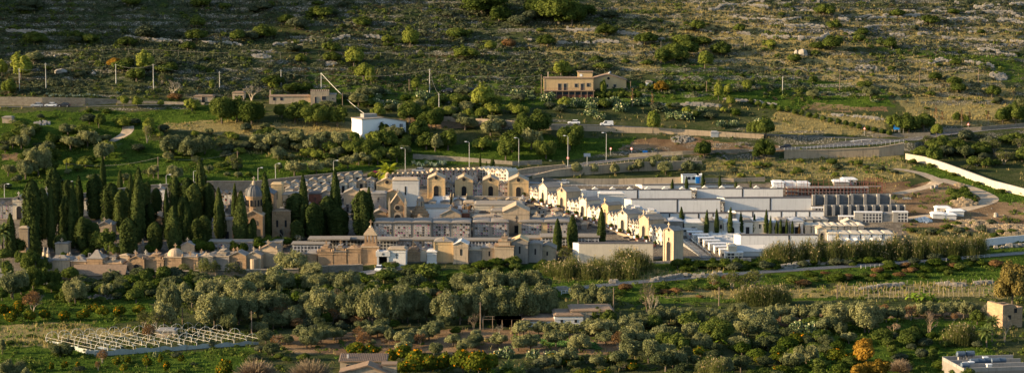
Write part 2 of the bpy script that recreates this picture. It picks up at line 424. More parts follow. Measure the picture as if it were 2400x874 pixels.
def setcol(o, name, chans):
    at_ = o.data.color_attributes.new(name, 'FLOAT_COLOR', 'POINT')
    arr = np.ones((chans[0].size, 4), np.float32)
    for i, ch in enumerate(chans): arr[:, i] = ch.ravel()
    at_.data.foreach_set('color', arr.ravel())
setcol(ter, 'cover', (GREEN, DRY, SOIL)); setcol(ter, 'cover_b', (STONE, PAVED, STONE * 0))

# ---------------------------------------------------------------- roads as sheets on the ground
m, nt, b = new_mat('asphalt'); geo = nt.add('ShaderNodeNewGeometry')
n = nt.noise(geo.outputs['Position'], .7, 5, .7).outputs[0]
nt.l.new(nt.mix(nt.ramp(n, .3, .7), (.055, .055, .058), (.145, .14, .135)), b.inputs['Base Color']); b.inputs['Roughness'].default_value = .8
m, nt, b = new_mat('dirt'); geo = nt.add('ShaderNodeNewGeometry')
n = nt.noise(geo.outputs['Position'], .8, 6, .7).outputs[0]
nt.l.new(nt.mix(nt.ramp(n, .25, .75), (.27, .20, .125), (.50, .40, .28)), b.inputs['Base Color']); b.inputs['Roughness'].default_value = 1
m, nt, b = new_mat('ballast'); geo = nt.add('ShaderNodeNewGeometry')
n = nt.noise(geo.outputs['Position'], 3, 4, .8).outputs[0]
nt.l.new(nt.mix(nt.ramp(n, .3, .7), (.05, .042, .04), (.14, .12, .11)), b.inputs['Base Color']); b.inputs['Roughness'].default_value = 1
def side(P, i):
    t = (P[min(i + 1, len(P) - 1)] - P[max(i - 1, 0)]); t.z = 0; t.normalize(); return Vector((-t.y, t.x, 0))
def ribbon(name, P, offs, lift, mat, follow=True):
    V = []; Fc = []
    for i, p in enumerate(P):
        s = side(P, i)
        for o in offs:
            q = p + s * o; z = (max(float(gh(q.x, q.y)), p.z - .2) if follow else p.z) + lift; V.append((q.x, q.y, z))
    k = len(offs)
    for i in range(len(P) - 1):
        for j in range(k - 1): Fc.append((i * k + j, i * k + j + 1, (i + 1) * k + j + 1, (i + 1) * k + j))
    return structure(add_mesh(name, V, Fc, [mat]))
def offs(w, n=5): return [(-w + 2 * w * i / (n - 1)) for i in range(n)]
for nm, mt in (('road', 'asphalt'), ('side_road', 'asphalt'), ('cemetery_lane', 'concrete'), ('hill_lane', 'asphalt'), ('dirt_track', 'dirt'), ('site_track', 'dirt'), ('quarry_track', 'dirt'), ('railway', 'ballast'), ('cemetery_forecourt', 'concrete')):
    P, w = ROADS[nm]; ribbon(nm if nm != 'railway' else 'railway_ballast', densify(P, 1.5), offs(w, 7), .07, mt)
P, w = ROADS['road']
ribbon('road_edge_line', densify(P, 1.5), [-3.1, -2.95], .085, 'white_paint'); ribbon('road_edge_line', densify(P, 1.5), [2.95, 3.1], .085, 'white_paint')
# ---------------------------------------------------------------- mesh builder
class MB:
    def __init__(s): s.v = []; s.f = []
    def quadv(s, *p):
        k = len(s.v); s.v += [tuple(q) for q in p]; s.f.append(tuple(range(k, k + len(p))))
    def box(s, x0, x1, y0, y1, z0, z1):
        k = len(s.v); s.v += [(x, y, z) for z in (z0, z1) for x, y in ((x0, y0), (x1, y0), (x1, y1), (x0, y1))]
        s.f += [(k + 3, k + 2, k + 1, k), (k + 4, k + 5, k + 6, k + 7)] + [(k + i, k + (i + 1) % 4, k + 4 + (i + 1) % 4, k + 4 + i) for i in range(4)]
        return s
    def frus(s, x0, x1, y0, y1, z0, z1, t, ty=None):
        """box whose top is drawn in by t"""
        ty = t if ty is None else ty
        k = len(s.v); s.v += [(x0, y0, z0), (x1, y0, z0), (x1, y1, z0), (x0, y1, z0), (x0 + t, y0 + ty, z1), (x1 - t, y0 + ty, z1), (x1 - t, y1 - ty, z1), (x0 + t, y1 - ty, z1)]
        s.f += [(k + 3, k + 2, k + 1, k), (k + 4, k + 5, k + 6, k + 7)] + [(k + i, k + (i + 1) % 4, k + 4 + (i + 1) % 4, k + 4 + i) for i in range(4)]
        return s
    def prism(s, poly, y0, y1):
        """polygon in x,z (anticlockwise seen from the front) pushed back from y0 to y1"""
        n = len(poly); k = len(s.v)
        s.v += [(x, y0, z) for x, z in poly] + [(x, y1, z) for x, z in poly]
        s.f += [tuple(range(k, k + n)), tuple(range(k + 2 * n - 1, k + n - 1, -1))] + [(k + i, k + n + i, k + n + (i + 1) % n, k + (i + 1) % n) for i in range(n)]
        return s
    def prismx(s, poly, x0, x1):
        n = len(poly); k = len(s.v)
        s.v += [(x0, y, z) for y, z in poly] + [(x1, y, z) for y, z in poly]
        s.f += [tuple(range(k, k + n)), tuple(range(k + 2 * n - 1, k + n - 1, -1))] + [(k + i, k + (i + 1) % n, k + n + (i + 1) % n, k + n + i) for i in range(n)]
        return s
    def lathe(s, cx, cy, prof, n=12, squash=1.0):
        k = len(s.v)
        for r, z in prof:
            s.v += [(cx + r * math.cos(2 * math.pi * i / n), cy + squash * r * math.sin(2 * math.pi * i / n), z) for i in range(n)]
        for j in range(len(prof) - 1):
            for i in range(n):
                s.f.append((k + j * n + i, k + j * n + (i + 1) % n, k + (j + 1) * n + (i + 1) % n, k + (j + 1) * n + i))
        s.f.append(tuple(range(k + n - 1, k - 1, -1))); s.f.append(tuple(range(k + (len(prof) - 1) * n, k + len(prof) * n)))
        return s
    def tube(s, a, b, r0, r1=None, n=6):
        r1 = r0 if r1 is None else r1; a = Vector(a); b = Vector(b); d = (b - a)
        if d.length < 1e-6: return s
        d.normalize(); u = d.orthogonal().normalized(); w = d.cross(u); k = len(s.v)
        for p, r in ((a, r0), (b, r1)):
            s.v += [tuple(p + (u * math.cos(2 * math.pi * i / n) + w * math.sin(2 * math.pi * i / n)) * r) for i in range(n)]
        s.f += [(k + i, k + (i + 1) % n, k + n + (i + 1) % n, k + n + i) for i in range(n)] + [tuple(range(k + n - 1, k - 1, -1)), tuple(range(k + n, k + 2 * n))]
        return s
    def path(s, pts, r, n=5):
        for a, b in zip(pts[:-1], pts[1:]): s.tube(a, b, r, r, n)
        return s
    def wheel(s, cx, cy, cz, r, w, n=12):
        return s.tube((cx, cy - w / 2, cz), (cx, cy + w / 2, cz), r, r, n)
    def build(s, name, mat, parent=None, smooth=False, mat_fix=True):
        me = bpy.data.meshes.new(name); me.from_pydata(s.v, [], s.f); me.update()
        me.materials.append(MATS[mat])
        if smooth: me.polygons.foreach_set('use_smooth', np.ones(len(me.polygons), bool))
        o = bpy.data.objects.new(name, me); COL.objects.link(o)
        if parent: o.parent = parent
        return o
LABELED = []
def thing(name, label, cat, loc=(0, 0, 0), rz=0, group=None):
    o = bpy.data.objects.new(name, None); COL.objects.link(o); o.empty_display_size = .5
    o.location = loc; o.rotation_euler = (0, 0, rz); o['label'] = label; o['category'] = cat
    if group: o['group'] = group
    return o
def tag(o, label, cat, group=None, kind=None):
    o['label'] = label; o['category'] = cat
    if group: o['group'] = group
    if kind: o['kind'] = kind
    return o
ORD = ['first', 'second', 'third', 'fourth', 'fifth', 'sixth', 'seventh', 'eighth', 'ninth', 'tenth', 'eleventh', 'twelfth', 'thirteenth', 'fourteenth', 'fifteenth', 'sixteenth', 'seventeenth', 'eighteenth', 'nineteenth', 'twentieth']
def nth(i, n, side='from the left'):
    if n == 1: return ''
    if i == n - 1 and n > 2: return 'rightmost'
    if i == 0: return 'leftmost'
    if i >= 12 and 1 <= n - 1 - i < 20: return ORD[n - 1 - i] + '-from-right'
    return ORD[i] if i < 20 else str(i + 1) + 'th'

# ---------------------------------------------------------------- foliage
def unit(v): return v / (np.linalg.norm(v, axis=-1, keepdims=True) + 1e-9)
def leaf_quads(C, N, size, aspect=1.3):
    n = len(C); N = unit(N); t = NR.normal(size=(n, 3)); u = unit(np.cross(N, t)); w = np.cross(N, u)
    size = np.broadcast_to(np.asarray(size, float), (n,))[:, None] * .5
    a, b = u * size * aspect, w * size
    V = np.stack([C - a - b * .6, C + a * .2 - b, C + a + b * .5, C - a * .3 + b], 1).reshape(-1, 3)
    return V, np.arange(4 * n).reshape(n, 4)
def blades(B, L, width, tilt, up=1.0, droop=0.0):
    """upright blades: bases B, lengths L; each is one tapering quad pair"""
    n = len(B); an = NR.uniform(0, 2 * np.pi, n); tl = NR.normal(0, tilt, n)
    D = np.stack([np.cos(an) * tl, np.sin(an) * tl, np.full(n, up)], -1); D = unit(D)
    an2 = NR.uniform(0, 2 * np.pi, n); Wd = np.stack([np.cos(an2), np.sin(an2), np.zeros(n)], -1) * (np.broadcast_to(width, (n,)) / 2)[:, None]
    L = np.broadcast_to(L, (n,))[:, None]
    T = B + D * L; T[:, 2] -= droop * L[:, 0]
    V = np.stack([B - Wd, B + Wd, T + Wd * .35, T - Wd * .35], 1).reshape(-1, 3)
    return V, np.arange(4 * n).reshape(n, 4)
def cat(*vf):
    V = []; Fc = []; k = 0
    for v, f in vf: V.append(v); Fc.append(f + k); k += len(v)
    return np.concatenate(V), np.concatenate(Fc)
def shell(lobes, n, size, outward=1.0, lo=.72, hi=1.06, below=-.6):
    """leaf quads over the shells of many lobes (cx,cy,cz,rx,ry,rz)"""
    L = np.array(lobes, float); ar = (L[:, 3] * L[:, 4] + L[:, 5] * L[:, 3]); k = NR.choice(len(L), n * 2, p=ar / ar.sum())
    d = unit(NR.normal(size=(n * 2, 3))); d = d[d[:, 2] > below]; k = k[:len(d)]
    r = NR.uniform(lo, hi, len(d))[:, None]
    P = L[k, :3] + d * L[k, 3:6] * r
    keep = np.ones(len(P), bool)
    for j, l in enumerate(L):
        q = (((P - l[:3]) / (l[3:6] * .72)) ** 2).sum(1) < 1
        keep &= ~(q & (k != j))
    P = P[keep][:n]; d = d[keep][:n]; 
    N = d * outward + NR.normal(size=d.shape) * .5 + np.array([0, 0, .25])
    return leaf_quads(P, N, size * NR.uniform(.6, 1.4, len(P)))
def ellip_core(lobes, k=.6, n=7):
    m = MB()
    for l in lobes:
        prof = [(max(.02, l[3] * k * math.sin(t)), l[2] - l[5] * k * math.cos(t)) for t in np.linspace(.05, math.pi - .05, 6)]
        m.lathe(l[0], l[1], prof, n)
    V = np.array(m.v); return V, [f for f in m.f]
def lobes_round(W, H, z0, n, r=(.25, .4), top=1.0):
    o = []
    for i in range(n):
        a = rng.uniform(0, 2 * math.pi); q = math.sqrt(rng.uniform(0.02, 1)) * .62
        rr = rng.uniform(*r) * W / 2
        zz = z0 + (H - z0) * (.36 + .42 * rng.random() * (1 - q * .6)) 
        o.append((math.cos(a) * q * W / 2, math.sin(a) * q * W / 2, zz, rr * rng.uniform(.9, 1.3), rr * rng.uniform(.9, 1.3), (H - z0) * rng.uniform(.2, .34) * top))
    return o
def mesh_np(name, V, Fc, mat):
    me = bpy.data.meshes.new(name); n = len(Fc); k = Fc.shape[1]
    me.vertices.add(len(V)); me.vertices.foreach_set('co', np.asarray(V, np.float32).ravel())
    me.loops.add(n * k); me.loops.foreach_set('vertex_index', Fc.astype(np.int32).ravel())
    me.polygons.add(n); me.polygons.foreach_set('loop_start', np.arange(0, n * k, k, dtype=np.int32)); me.update(calc_edges=True)
    me.materials.append(MATS[mat]); return me
def mesh_mb(name, m, mat):
    me = bpy.data.meshes.new(name); me.from_pydata(m.v, [], m.f); me.update(); me.materials.append(MATS[mat]); return me
def trunk_mb(H, r, spread, n=4, lean=.1, z1=.5):
    m = MB(); p = Vector((0, 0, -.6)); q = Vector((rng.uniform(-lean, lean), rng.uniform(-lean, lean), H * z1 * .55))
    m.tube(p, q, r, r * .7, 7)
    for i in range(n):
        a = 2 * math.pi * (i + rng.random() * .6) / n
        e = q + Vector((math.cos(a) * spread, math.sin(a) * spread, H * (z1 + rng.uniform(-.05, .2)) - q.z)); mid = q.lerp(e, .5) + Vector((math.cos(a) * spread * .12, math.sin(a) * spread * .12, 0))
        m.tube(q, mid, r * .5, r * .33, 5); m.tube(mid, e, r * .33, r * .12, 5)
    return m
PROTO = {}
def proto(kind, W, H, crowns, trunk, tm='bark', crown='crown'):
    PROTO.setdefault(kind, []).append((W, H, crowns, mesh_mb('trunk', trunk, tm) if trunk else None, crown))
def remat(src, kind, mat):
    PROTO[kind] = []
    for W, H, cr, tr, cn in PROTO[src]:
        c = cr.copy(); c.materials.clear(); c.materials.append(MATS[mat]); PROTO[kind].append((W, H, c, tr, cn))
def core_mesh(V, Fc, lobes, k):  # unseen solid cores added inside the leaves to block light
    Vc, fc = ellip_core(lobes, k); q = np.array([f for f in fc if len(f) == 4])
    return cat((V, Fc), (Vc, q))
for i in range(4):   # olives: loose rounded heads with sprays standing out
    lb = lobes_round(6, 5, .3, 13, (.26, .44)); V, Fc = shell(lb, 2700, .27, .8)
    sp = np.array(lb); k = NR.integers(0, len(sp), 240); base = sp[k, :3] + np.array([0, 0, 1]) * sp[k, 5:6] * .6
    sv = base + NR.normal(size=(240, 3)) * .35 * sp[k, 3:6] * [1, 1, .4] + np.array([0, 0, .25])
    V, Fc = cat((V, Fc), leaf_quads(sv, NR.normal(size=(240, 3)), .34)); V, Fc = core_mesh(V, Fc, lb, .62)
    proto('olive', 6, 5, mesh_np('crown', V, Fc, 'olive_leaf'), trunk_mb(5, .24, 1.1))
for i in range(4):
    lb = lobes_round(11, 8, -.3, 34, (.13, .33), .8); lb = [(x * 1.12, y * 1.12, z * rng.uniform(.82, 1.12), a, b_, c_) for x, y, z, a, b_, c_ in lb]
    V, Fc = shell(lb, 6200, .32, .75); sp = np.array(lb); k = NR.integers(0, len(sp), 900); sv = sp[k, :3] + np.array([0, 0, 1]) * sp[k, 5:6] * .8 + NR.normal(size=(900, 3)) * [.45, .45, .4]
    V, Fc = cat((V, Fc), leaf_quads(sv, NR.normal(size=(900, 3)), .3)); V, Fc = core_mesh(V, Fc, lb, .6)
    proto('olive_big', 11, 8, mesh_np('crown', V, Fc, 'olive_leaf'), trunk_mb(8, .34, 2.0, 5))
for i in range(3):
    lb = lobes_round(11, 9, -.3, 30, (.16, .36), .85); V, Fc = core_mesh(*shell(lb, 6000, .36, 1.0), lb, .68)
    proto('broad_big', 11, 9, mesh_np('crown', V, Fc, 'broad_leaf'), trunk_mb(9, .36, 2.2, 5))
remat('olive', 'olive_dark', 'olive_leaf_dark')
for i in range(3):   # broad-leaved trees, denser
    lb = lobes_round(6, 6, .2, 16, (.28, .46), 1.1); V, Fc = core_mesh(*shell(lb, 2100, .36, 1.1), lb, .7)
    proto('broad', 6, 6, mesh_np('crown', V, Fc, 'broad_leaf'), trunk_mb(6, .25, 1.2))
for i in range(3):   # low citrus trees
    lb = lobes_round(4, 3.6, .3, 8, (.4, .6), 1.1); V, Fc = core_mesh(*shell(lb, 1100, .3, 1.1, below=-.9), lb, .72)
    proto('citrus', 4, 3.6, mesh_np('crown', V, Fc, 'citrus_leaf'), trunk_mb(3.6, .12, .5))
remat('broad_big', 'ochre', 'ochre_leaf'); remat('citrus', 'orange', 'citrus_fruit_leaf'); remat('broad', 'sunny', 'sunny_leaf'); remat('broad', 'autumn', 'autumn_leaf'); remat('citrus', 'rust', 'rust_leaf'); remat('citrus', 'shrub', 'scrub_leaf')
remat('citrus', 'green_shrub', 'broad_leaf')
def cyp(W, H, shape, n, cols, size=.42):
    hs = NR.uniform(0, 1, n) ** .92; an = NR.uniform(0, 2 * np.pi, n)
    def prof(t): 
        if shape == 'point': return np.sin(np.clip(t * 1.15 + .16, 0, 1) ** .55 * np.pi * .5) * (1 - t) ** .62 * 1.22
        return np.minimum(1, (t / .18) ** .5 * .6 + .42) * np.clip((1 - t) / .22, 0, 1) ** .5
    ph = rng.uniform(0, 6.28)
    rid = 1 + .13 * np.cos(an * cols + ph + hs * 2.5) + .13 * (vnoise(an * 1.3 + ph * 9, hs * 6, rng.randint(0, 99)) - .5) * 2 + .1 * (vnoise(an * 3 + ph, hs * 16, 5) - .5) * 2
    r = prof(hs) * W / 2 * rid * NR.uniform(.84, 1.02, n)
    z = .4 + hs * (H - .4); z = z + (vnoise(an * 2, hs * 0 + ph, 3) - .5) * H * .05 * hs
    C = np.stack([np.cos(an) * r, np.sin(an) * r, z], -1); N = np.stack([np.cos(an), np.sin(an), np.full(n, .35)], -1) + NR.normal(size=(n, 3)) * .35
    V, Fc = leaf_quads(C, N, size * NR.uniform(.6, 1.3, n), 1.5)
    m = MB(); m.lathe(0, 0, [(max(.03, float(prof(np.array(t))) * W / 2 * .8), .4 + t * (H - .9)) for t in np.linspace(.02, .96, 9)], 9)  # unseen inner column, added so light does not pass through the crown
    q = np.array([f for f in m.f if len(f) == 4]); return cat((V, Fc), (np.array(m.v), q))
for sh, kd, cc in (('point', 'cypress', (3, 5)), ('round', 'cypress_round', (4, 6))):
    for c_ in cc + (7,):
        V, Fc = cyp(5, 20, sh, 5200, c_); proto(kd, 5, 20, mesh_np('crown', V, Fc, 'cypress_leaf'), MB().tube((0, 0, -1), (0, 0, 3), .35, .3))
def multi(sub):
    vs = []
    for dx, dy, w, h, n in sub: v, f = cyp(w, h, 'round', n, 4); vs.append((v + [dx, dy, 0], f))
    return cat(*vs)
for sub_ in (((-1.0, .2, 3.2, 20, 3600), (1.1, -.3, 3.0, 16.5, 3000), (.2, .9, 2.6, 18.4, 2400)), ((-.8, 0, 3.4, 17, 3400), (1.0, .2, 3.0, 20, 3400), (.1, -.9, 2.8, 12, 2000)), ((0, 0, 4.4, 20, 4800), (1.4, -.6, 2.2, 11, 1500))):
    V, Fc = multi(sub_); proto('cypress_round', 5.2, 20, mesh_np('crown', V, Fc, 'cypress_leaf'), MB().tube((0, 0, -1), (0, 0, 3), .35, .3))
for c_ in (3, 4):
    V, Fc = cyp(1.6, 6.5, 'point', 900, c_, .24); proto('small_cypress', 1.6, 6.5, mesh_np('crown', V, Fc, 'cypress_leaf'), MB().tube((0, 0, -1), (0, 0, 1), .12, .1))
remat('small_cypress', 'brown_cypress', 'rust_leaf')
def bare(W, H, n0, dense, mat, r0=.22, tilt=.9):
    m = MB(); tips = []
    def grow(p, d, L, r, lv):
        q = p + d * L; m.tube(p, q, r, r * .62, 5 if lv < 2 else 3)
        if lv >= 4: tips.append(q); return
        k = 3 if lv < 3 else dense
        for _ in range(k):
            v = Vector((rng.gauss(0, 1), rng.gauss(0, 1), rng.gauss(.45, .6))).normalized()
            grow(q, (d * .8 + v * tilt * .75).normalized(), L * rng.uniform(.6, .85), r * .55, lv + 1)
    for i in range(n0):
        a = 2 * math.pi * i / n0
        grow(Vector((0, 0, -.3)), Vector((math.cos(a) * .35, math.sin(a) * .35, 1)).normalized(), H * .3, r0, 0)
    V = np.array(m.v); mx = np.abs(V[:, :2]).max(); V = V * [W / 2 / mx * 1.05, W / 2 / mx * 1.05, H / V[:, 2].max()]
    m.v = [tuple(v) for v in V]; return m
for i in range(2):
    for kd, dn, mt in (('bare', 4, 'twig'), ('pale_bare', 4, 'pale_twig')):
        m = bare(6, 6, 3, dn, mt, .16)
        low = MB(); low.tube((0, 0, -.8), (0, 0, 1.2), .22, .16)
        PROTO.setdefault(kd, []).append((6, 6, mesh_mb('branches', m, mt), mesh_mb('trunk', low, 'pale_bark'), 'branches'))
# twiggy dome (hemispherical leafless bush with thousands of shoots)
for i in range(2):
    n = 2600; d = unit(NR.normal(size=(n, 3))); d[:, 2] = np.abs(d[:, 2]) * .9 + .05; d = unit(d)
    B = d * NR.uniform(.8, 2.2, n)[:, None]; L = NR.uniform(.9, 2.0, n)[:, None]; T = B + unit(d + NR.normal(size=(n, 3)) * .18 + [0, 0, .2]) * L
    Wd = unit(np.cross(d, NR.normal(size=(n, 3)))) * .035
    V = np.stack([B - Wd, B + Wd, T + Wd * .5, T - Wd * .5], 1).reshape(-1, 3); V[:, 2] = V[:, 2] * .85 + .3
    lm = MB()
    for k in range(9):
        a = k * .7; lm.tube((0, 0, -.5), (math.cos(a) * 1.2, math.sin(a) * 1.2, 1.6), .14, .07, 5)
    PROTO.setdefault('twig_dome', []).append((7.6, 3.9, mesh_np('branches', V, np.arange(4 * n).reshape(n, 4), 'twig'), mesh_mb('trunk', lm, 'bark'), 'branches'))
# leafy half-bare trees: sparse coloured leaves on visible wood
for i in range(2):
    lb = lobes_round(5, 6, .8, 12, (.25, .4), 1.1); V, Fc = shell(lb, 900, .26, .3, .5, 1.1)
    PROTO.setdefault('sparse', []).append((5, 6, mesh_np('crown', V, Fc, 'rust_leaf'), mesh_mb('trunk', bare(4.6, 5.6, 3, 2, 'bark', .16), 'pale_bark'), 'crown'))
remat('sparse', 'sparse_olive', 'cane_leaf')
# canes: a stand of giant reed
for i in range(3):
    n = 560; B = np.stack([NR.normal(0, 1.25, n), NR.normal(0, 1.0, n), np.zeros(n) - .2], -1)
    Lh = NR.uniform(1.4, 5.0, n) * np.clip(1.15 - .16 * np.hypot(B[:, 0], B[:, 1]), .5, 1.1)
    V1 = blades(B, Lh, .08, .26)
    tops = V1[0].reshape(-1, 4, 3)[:, 2]; k = NR.random(n) < .13
    V2 = leaf_quads(tops[k] + [0, 0, .15], NR.normal(size=(k.sum(), 3)) * [1, 1, .1], .26, 2.2)
    nl = 1700; j = NR.integers(0, n, nl); t = NR.uniform(.2, .95, nl)[:, None]; bb = B[j] * (1 - t) + tops[j] * t
    V3 = blades(bb, NR.uniform(.5, .9, nl), .1, 1.1, .7, .25)
    me = mesh_np('canes', *cat(V1, V3), 'cane_leaf'); PROTO.setdefault('reed', []).append((5, 4.4, me, mesh_np('plumes', *V2, 'plume'), 'canes'))
def frond_mesh(nf, L, w, rise, droop, z, mat, leaflets=True):
    V = []; Fc = []
    for i in range(nf):
        a = 2 * math.pi * i * .618; el = rise * (1 - (i / nf)) + rng.uniform(-.1, .1) - .35 * (i / nf)
        d = Vector((math.cos(a), math.sin(a), 0)); s = Vector((-d.y, d.x, 0)); p = Vector((0, 0, z)); pts = [p]
        for k in range(6):
            e = el - droop * (k / 5) ** 1.5; p = p + (d * math.cos(e) + Vector((0, 0, 1)) * math.sin(e)) * L / 6; pts.append(p)
        if leaflets:
            for k in range(1, 7):
                for sd in (-1, 1):
                    for q in range(3):
                        c = pts[k - 1].lerp(pts[k], q / 3); ww = w * math.sin(math.pi * (.15 + .8 * (k + q / 3) / 7.2))
                        e = c + s * sd * ww + d * ww * .5 - Vector((0, 0, ww * .45)); f = (pts[k] - pts[k - 1]).normalized() * L * .03
                        b_ = len(V); V += [tuple(c - f), tuple(c + f), tuple(e + f * .3), tuple(e - f * .3)]; Fc.append((b_, b_ + 1, b_ + 2, b_ + 3))
        for k in range(6):
            ww = .05 * L if leaflets is False else .012 * L
            if not leaflets: ww = w * math.sin(math.pi * (.12 + .8 * k / 6)); w2 = w * math.sin(math.pi * (.12 + .8 * (k + 1) / 6))
            else: w2 = ww
            b_ = len(V); V += [tuple(pts[k] - s * ww), tuple(pts[k] + s * ww), tuple(pts[k + 1] + s * w2), tuple(pts[k + 1] - s * w2)]; Fc.append((b_, b_ + 1, b_ + 2, b_ + 3))
    return mesh_np('fronds', np.array(V), np.array(Fc), mat)
PROTO['palm'] = [(6, 7, frond_mesh(34, 3.4, .55, 1.3, 1.3, 4.6, 'palm_leaf'), mesh_mb('trunk', MB().tube((0, 0, -.8), (.1, 0, 4.7), .32, .26, 8), 'bark'), 'fronds')]
PROTO['young_palm'] = [(6, 3.6, frond_mesh(26, 3.4, .5, 1.35, .9, .5, 'palm_leaf'), mesh_mb('trunk', MB().tube((0, 0, -.8), (0, 0, .6), .35, .3, 8), 'bark'), 'fronds')]
PROTO['yellow_palm'] = [(6, 5.5, frond_mesh(26, 3.2, .7, 1.35, 1.2, 2.8, 'yellow_palm_leaf'), mesh_mb('trunk', MB().tube((0, 0, -.8), (0, 0, 2.9), .2, .16, 8), 'bark'), 'fronds')]
PROTO['banana'] = [(4.4, 3.8, frond_mesh(13, 2.5, .34, 1.35, 1.5, 1.5, 'banana_leaf', False), mesh_mb('trunk', MB().tube((0, 0, -.5), (0, 0, 1.6), .14, .1, 7), 'cane_leaf'), 'fronds')]
def agave_mesh(n=26, L=1.3):
    d = unit(np.stack([NR.normal(size=n), NR.normal(size=n), NR.uniform(.5, 2.0, n)], -1)); s = unit(np.cross(d, [0, 0, 1])) * .1
    B = d * .1; M = d * L * .55 - [0, 0, .02]; T = d * L
    V = np.stack([B - s, B + s, M + s * .8, M - s * .8], 1).reshape(-1, 3); V2 = np.stack([M - s * .8, M + s * .8, T + s * .05, T - s * .05], 1).reshape(-1, 3)
    return mesh_np('leaves', *cat((V, np.arange(4 * n).reshape(n, 4)), (V2, np.arange(4 * n).reshape(n, 4))), 'agave_leaf')
PROTO['agave'] = [(2, 1.5, agave_mesh(), None, 'leaves'), (2, 1.5, agave_mesh(34), None, 'leaves')]
for i in range(2):
    n = 420; t = NR.uniform(0, 1, n); C = np.stack([NR.normal(0, 1.0, n), NR.normal(0, .8, n), .2 + t * 2.0 * NR.uniform(.5, 1, n)], -1)
    PROTO.setdefault('cactus', []).append((4.2, 2.4, mesh_np('pads', *leaf_quads(C, NR.normal(size=(n, 3)) * [1, 1, .3], .42), 'cactus_pad'), None, 'pads'))
PROTO['bougainvillea'] = []
remat('citrus', 'bougainvillea', 'magenta_petal')
PNAME = {'olive': 'olive_tree', 'olive_dark': 'olive_tree', 'broad': 'broadleaf_tree', 'citrus': 'citrus_tree', 'orange': 'orange_tree', 'sunny': 'broadleaf_tree', 'autumn': 'autumn_tree', 'rust': 'shrub', 'shrub': 'shrub', 'green_shrub': 'evergreen_bush', 'ochre': 'autumn_tree',  # the deep green plants are shrubs too, only named apart
    'cypress': 'cypress_tree', 'cypress_round': 'cypress_tree', 'small_cypress': 'cypress_tree', 'brown_cypress': 'cypress_tree', 'bare': 'bare_tree', 'pale_bare': 'bare_tree', 'twig_dome': 'bare_bush', 'sparse': 'thinning_tree', 'sparse_olive': 'thinning_tree',
    'reed': 'reed_clump', 'palm': 'palm_tree', 'young_palm': 'palm_tree', 'yellow_palm': 'palm_tree', 'banana': 'banana_plant', 'agave': 'agave_plant', 'cactus': 'prickly_pear', 'bougainvillea': 'bougainvillea'}
PDESC = {'olive': 'silvery olive tree', 'olive_dark': 'dull grey-green olive tree', 'broad': 'dark green bushy tree', 'citrus': 'dark green citrus tree', 'orange': 'citrus tree speckled with orange fruit', 'sunny': 'sun-tinted yellow-green leafy tree', 'autumn': 'golden autumn tree', 'rust': 'rust-brown shrub', 'shrub': 'grey-green shrub', 'green_shrub': 'deep green shrub', 'ochre': 'large ochre-leaved tree',
    'cypress': 'pointed dark cypress', 'cypress_round': 'broad round-topped cypress', 'small_cypress': 'slim young cypress', 'brown_cypress': 'browned young cypress', 'bare': 'leafless brown tree', 'pale_bare': 'leafless pale tree', 'twig_dome': 'dome-shaped leafless bush', 'sparse': 'half-bare tree with rusty leaves', 'sparse_olive': 'half-bare tree with yellowish leaves',
    'reed': 'clump of tall straw-tipped reeds', 'palm': 'feathery palm', 'young_palm': 'low arching palm', 'yellow_palm': 'yellow-green palm', 'banana': 'bright green banana plant', 'agave': 'blue-grey agave', 'cactus': 'prickly pear clump', 'bougainvillea': 'magenta bougainvillea'}
PCAT = lambda k: PNAME[k].replace('_', ' ').replace('bare tree', 'tree').replace('broadleaf tree', 'tree').replace('autumn tree', 'tree').replace('thinning tree', 'tree').replace('cypress tree', 'cypress').replace('evergreen bush', 'bush')
LM = []          # landmarks (px, py, phrase)
PLANTS = []
def plant(kind, px, yb, w=None, h=None, yt=None, label=None, group=None, sink=.0):
    """a plant whose foot stands at pixel (px, yb), w pixels wide and h pixels tall"""
    p = G(px, yb); s = sc(p); K0 = kind
    if kind in ('olive', 'broad') and w and w > 60: kind = kind + '_big'
    W0, H0, cr, tr, cn = rng.choice(PROTO[kind])
    if yt is not None: h = yb - yt
    kind = K0; sx = (w / s / W0) if w else 1.0; sz = (h / s / H0) if h else sx
    if w is None and h: sx = sz
    o = thing(PNAME[kind], label or '', PCAT(kind), (p.x, p.y, p.z - sink), rng.uniform(0, 6.28))
    o.scale = (sx, sx, sz)
    if 'cypress' in kind: o.rotation_euler.x = rng.gauss(0, .022); o.rotation_euler.y = rng.gauss(0, .022)
    c = bpy.data.objects.new(cn, cr); COL.objects.link(c); c.parent = o
    if tr:
        t = bpy.data.objects.new('plumes' if kind == 'reed' else 'trunk', tr); COL.objects.link(t); t.parent = o
    if label is None: PLANTS.append((o, kind, px, yb, p, sz * H0, group))
    elif group: o['group'] = group
    return o
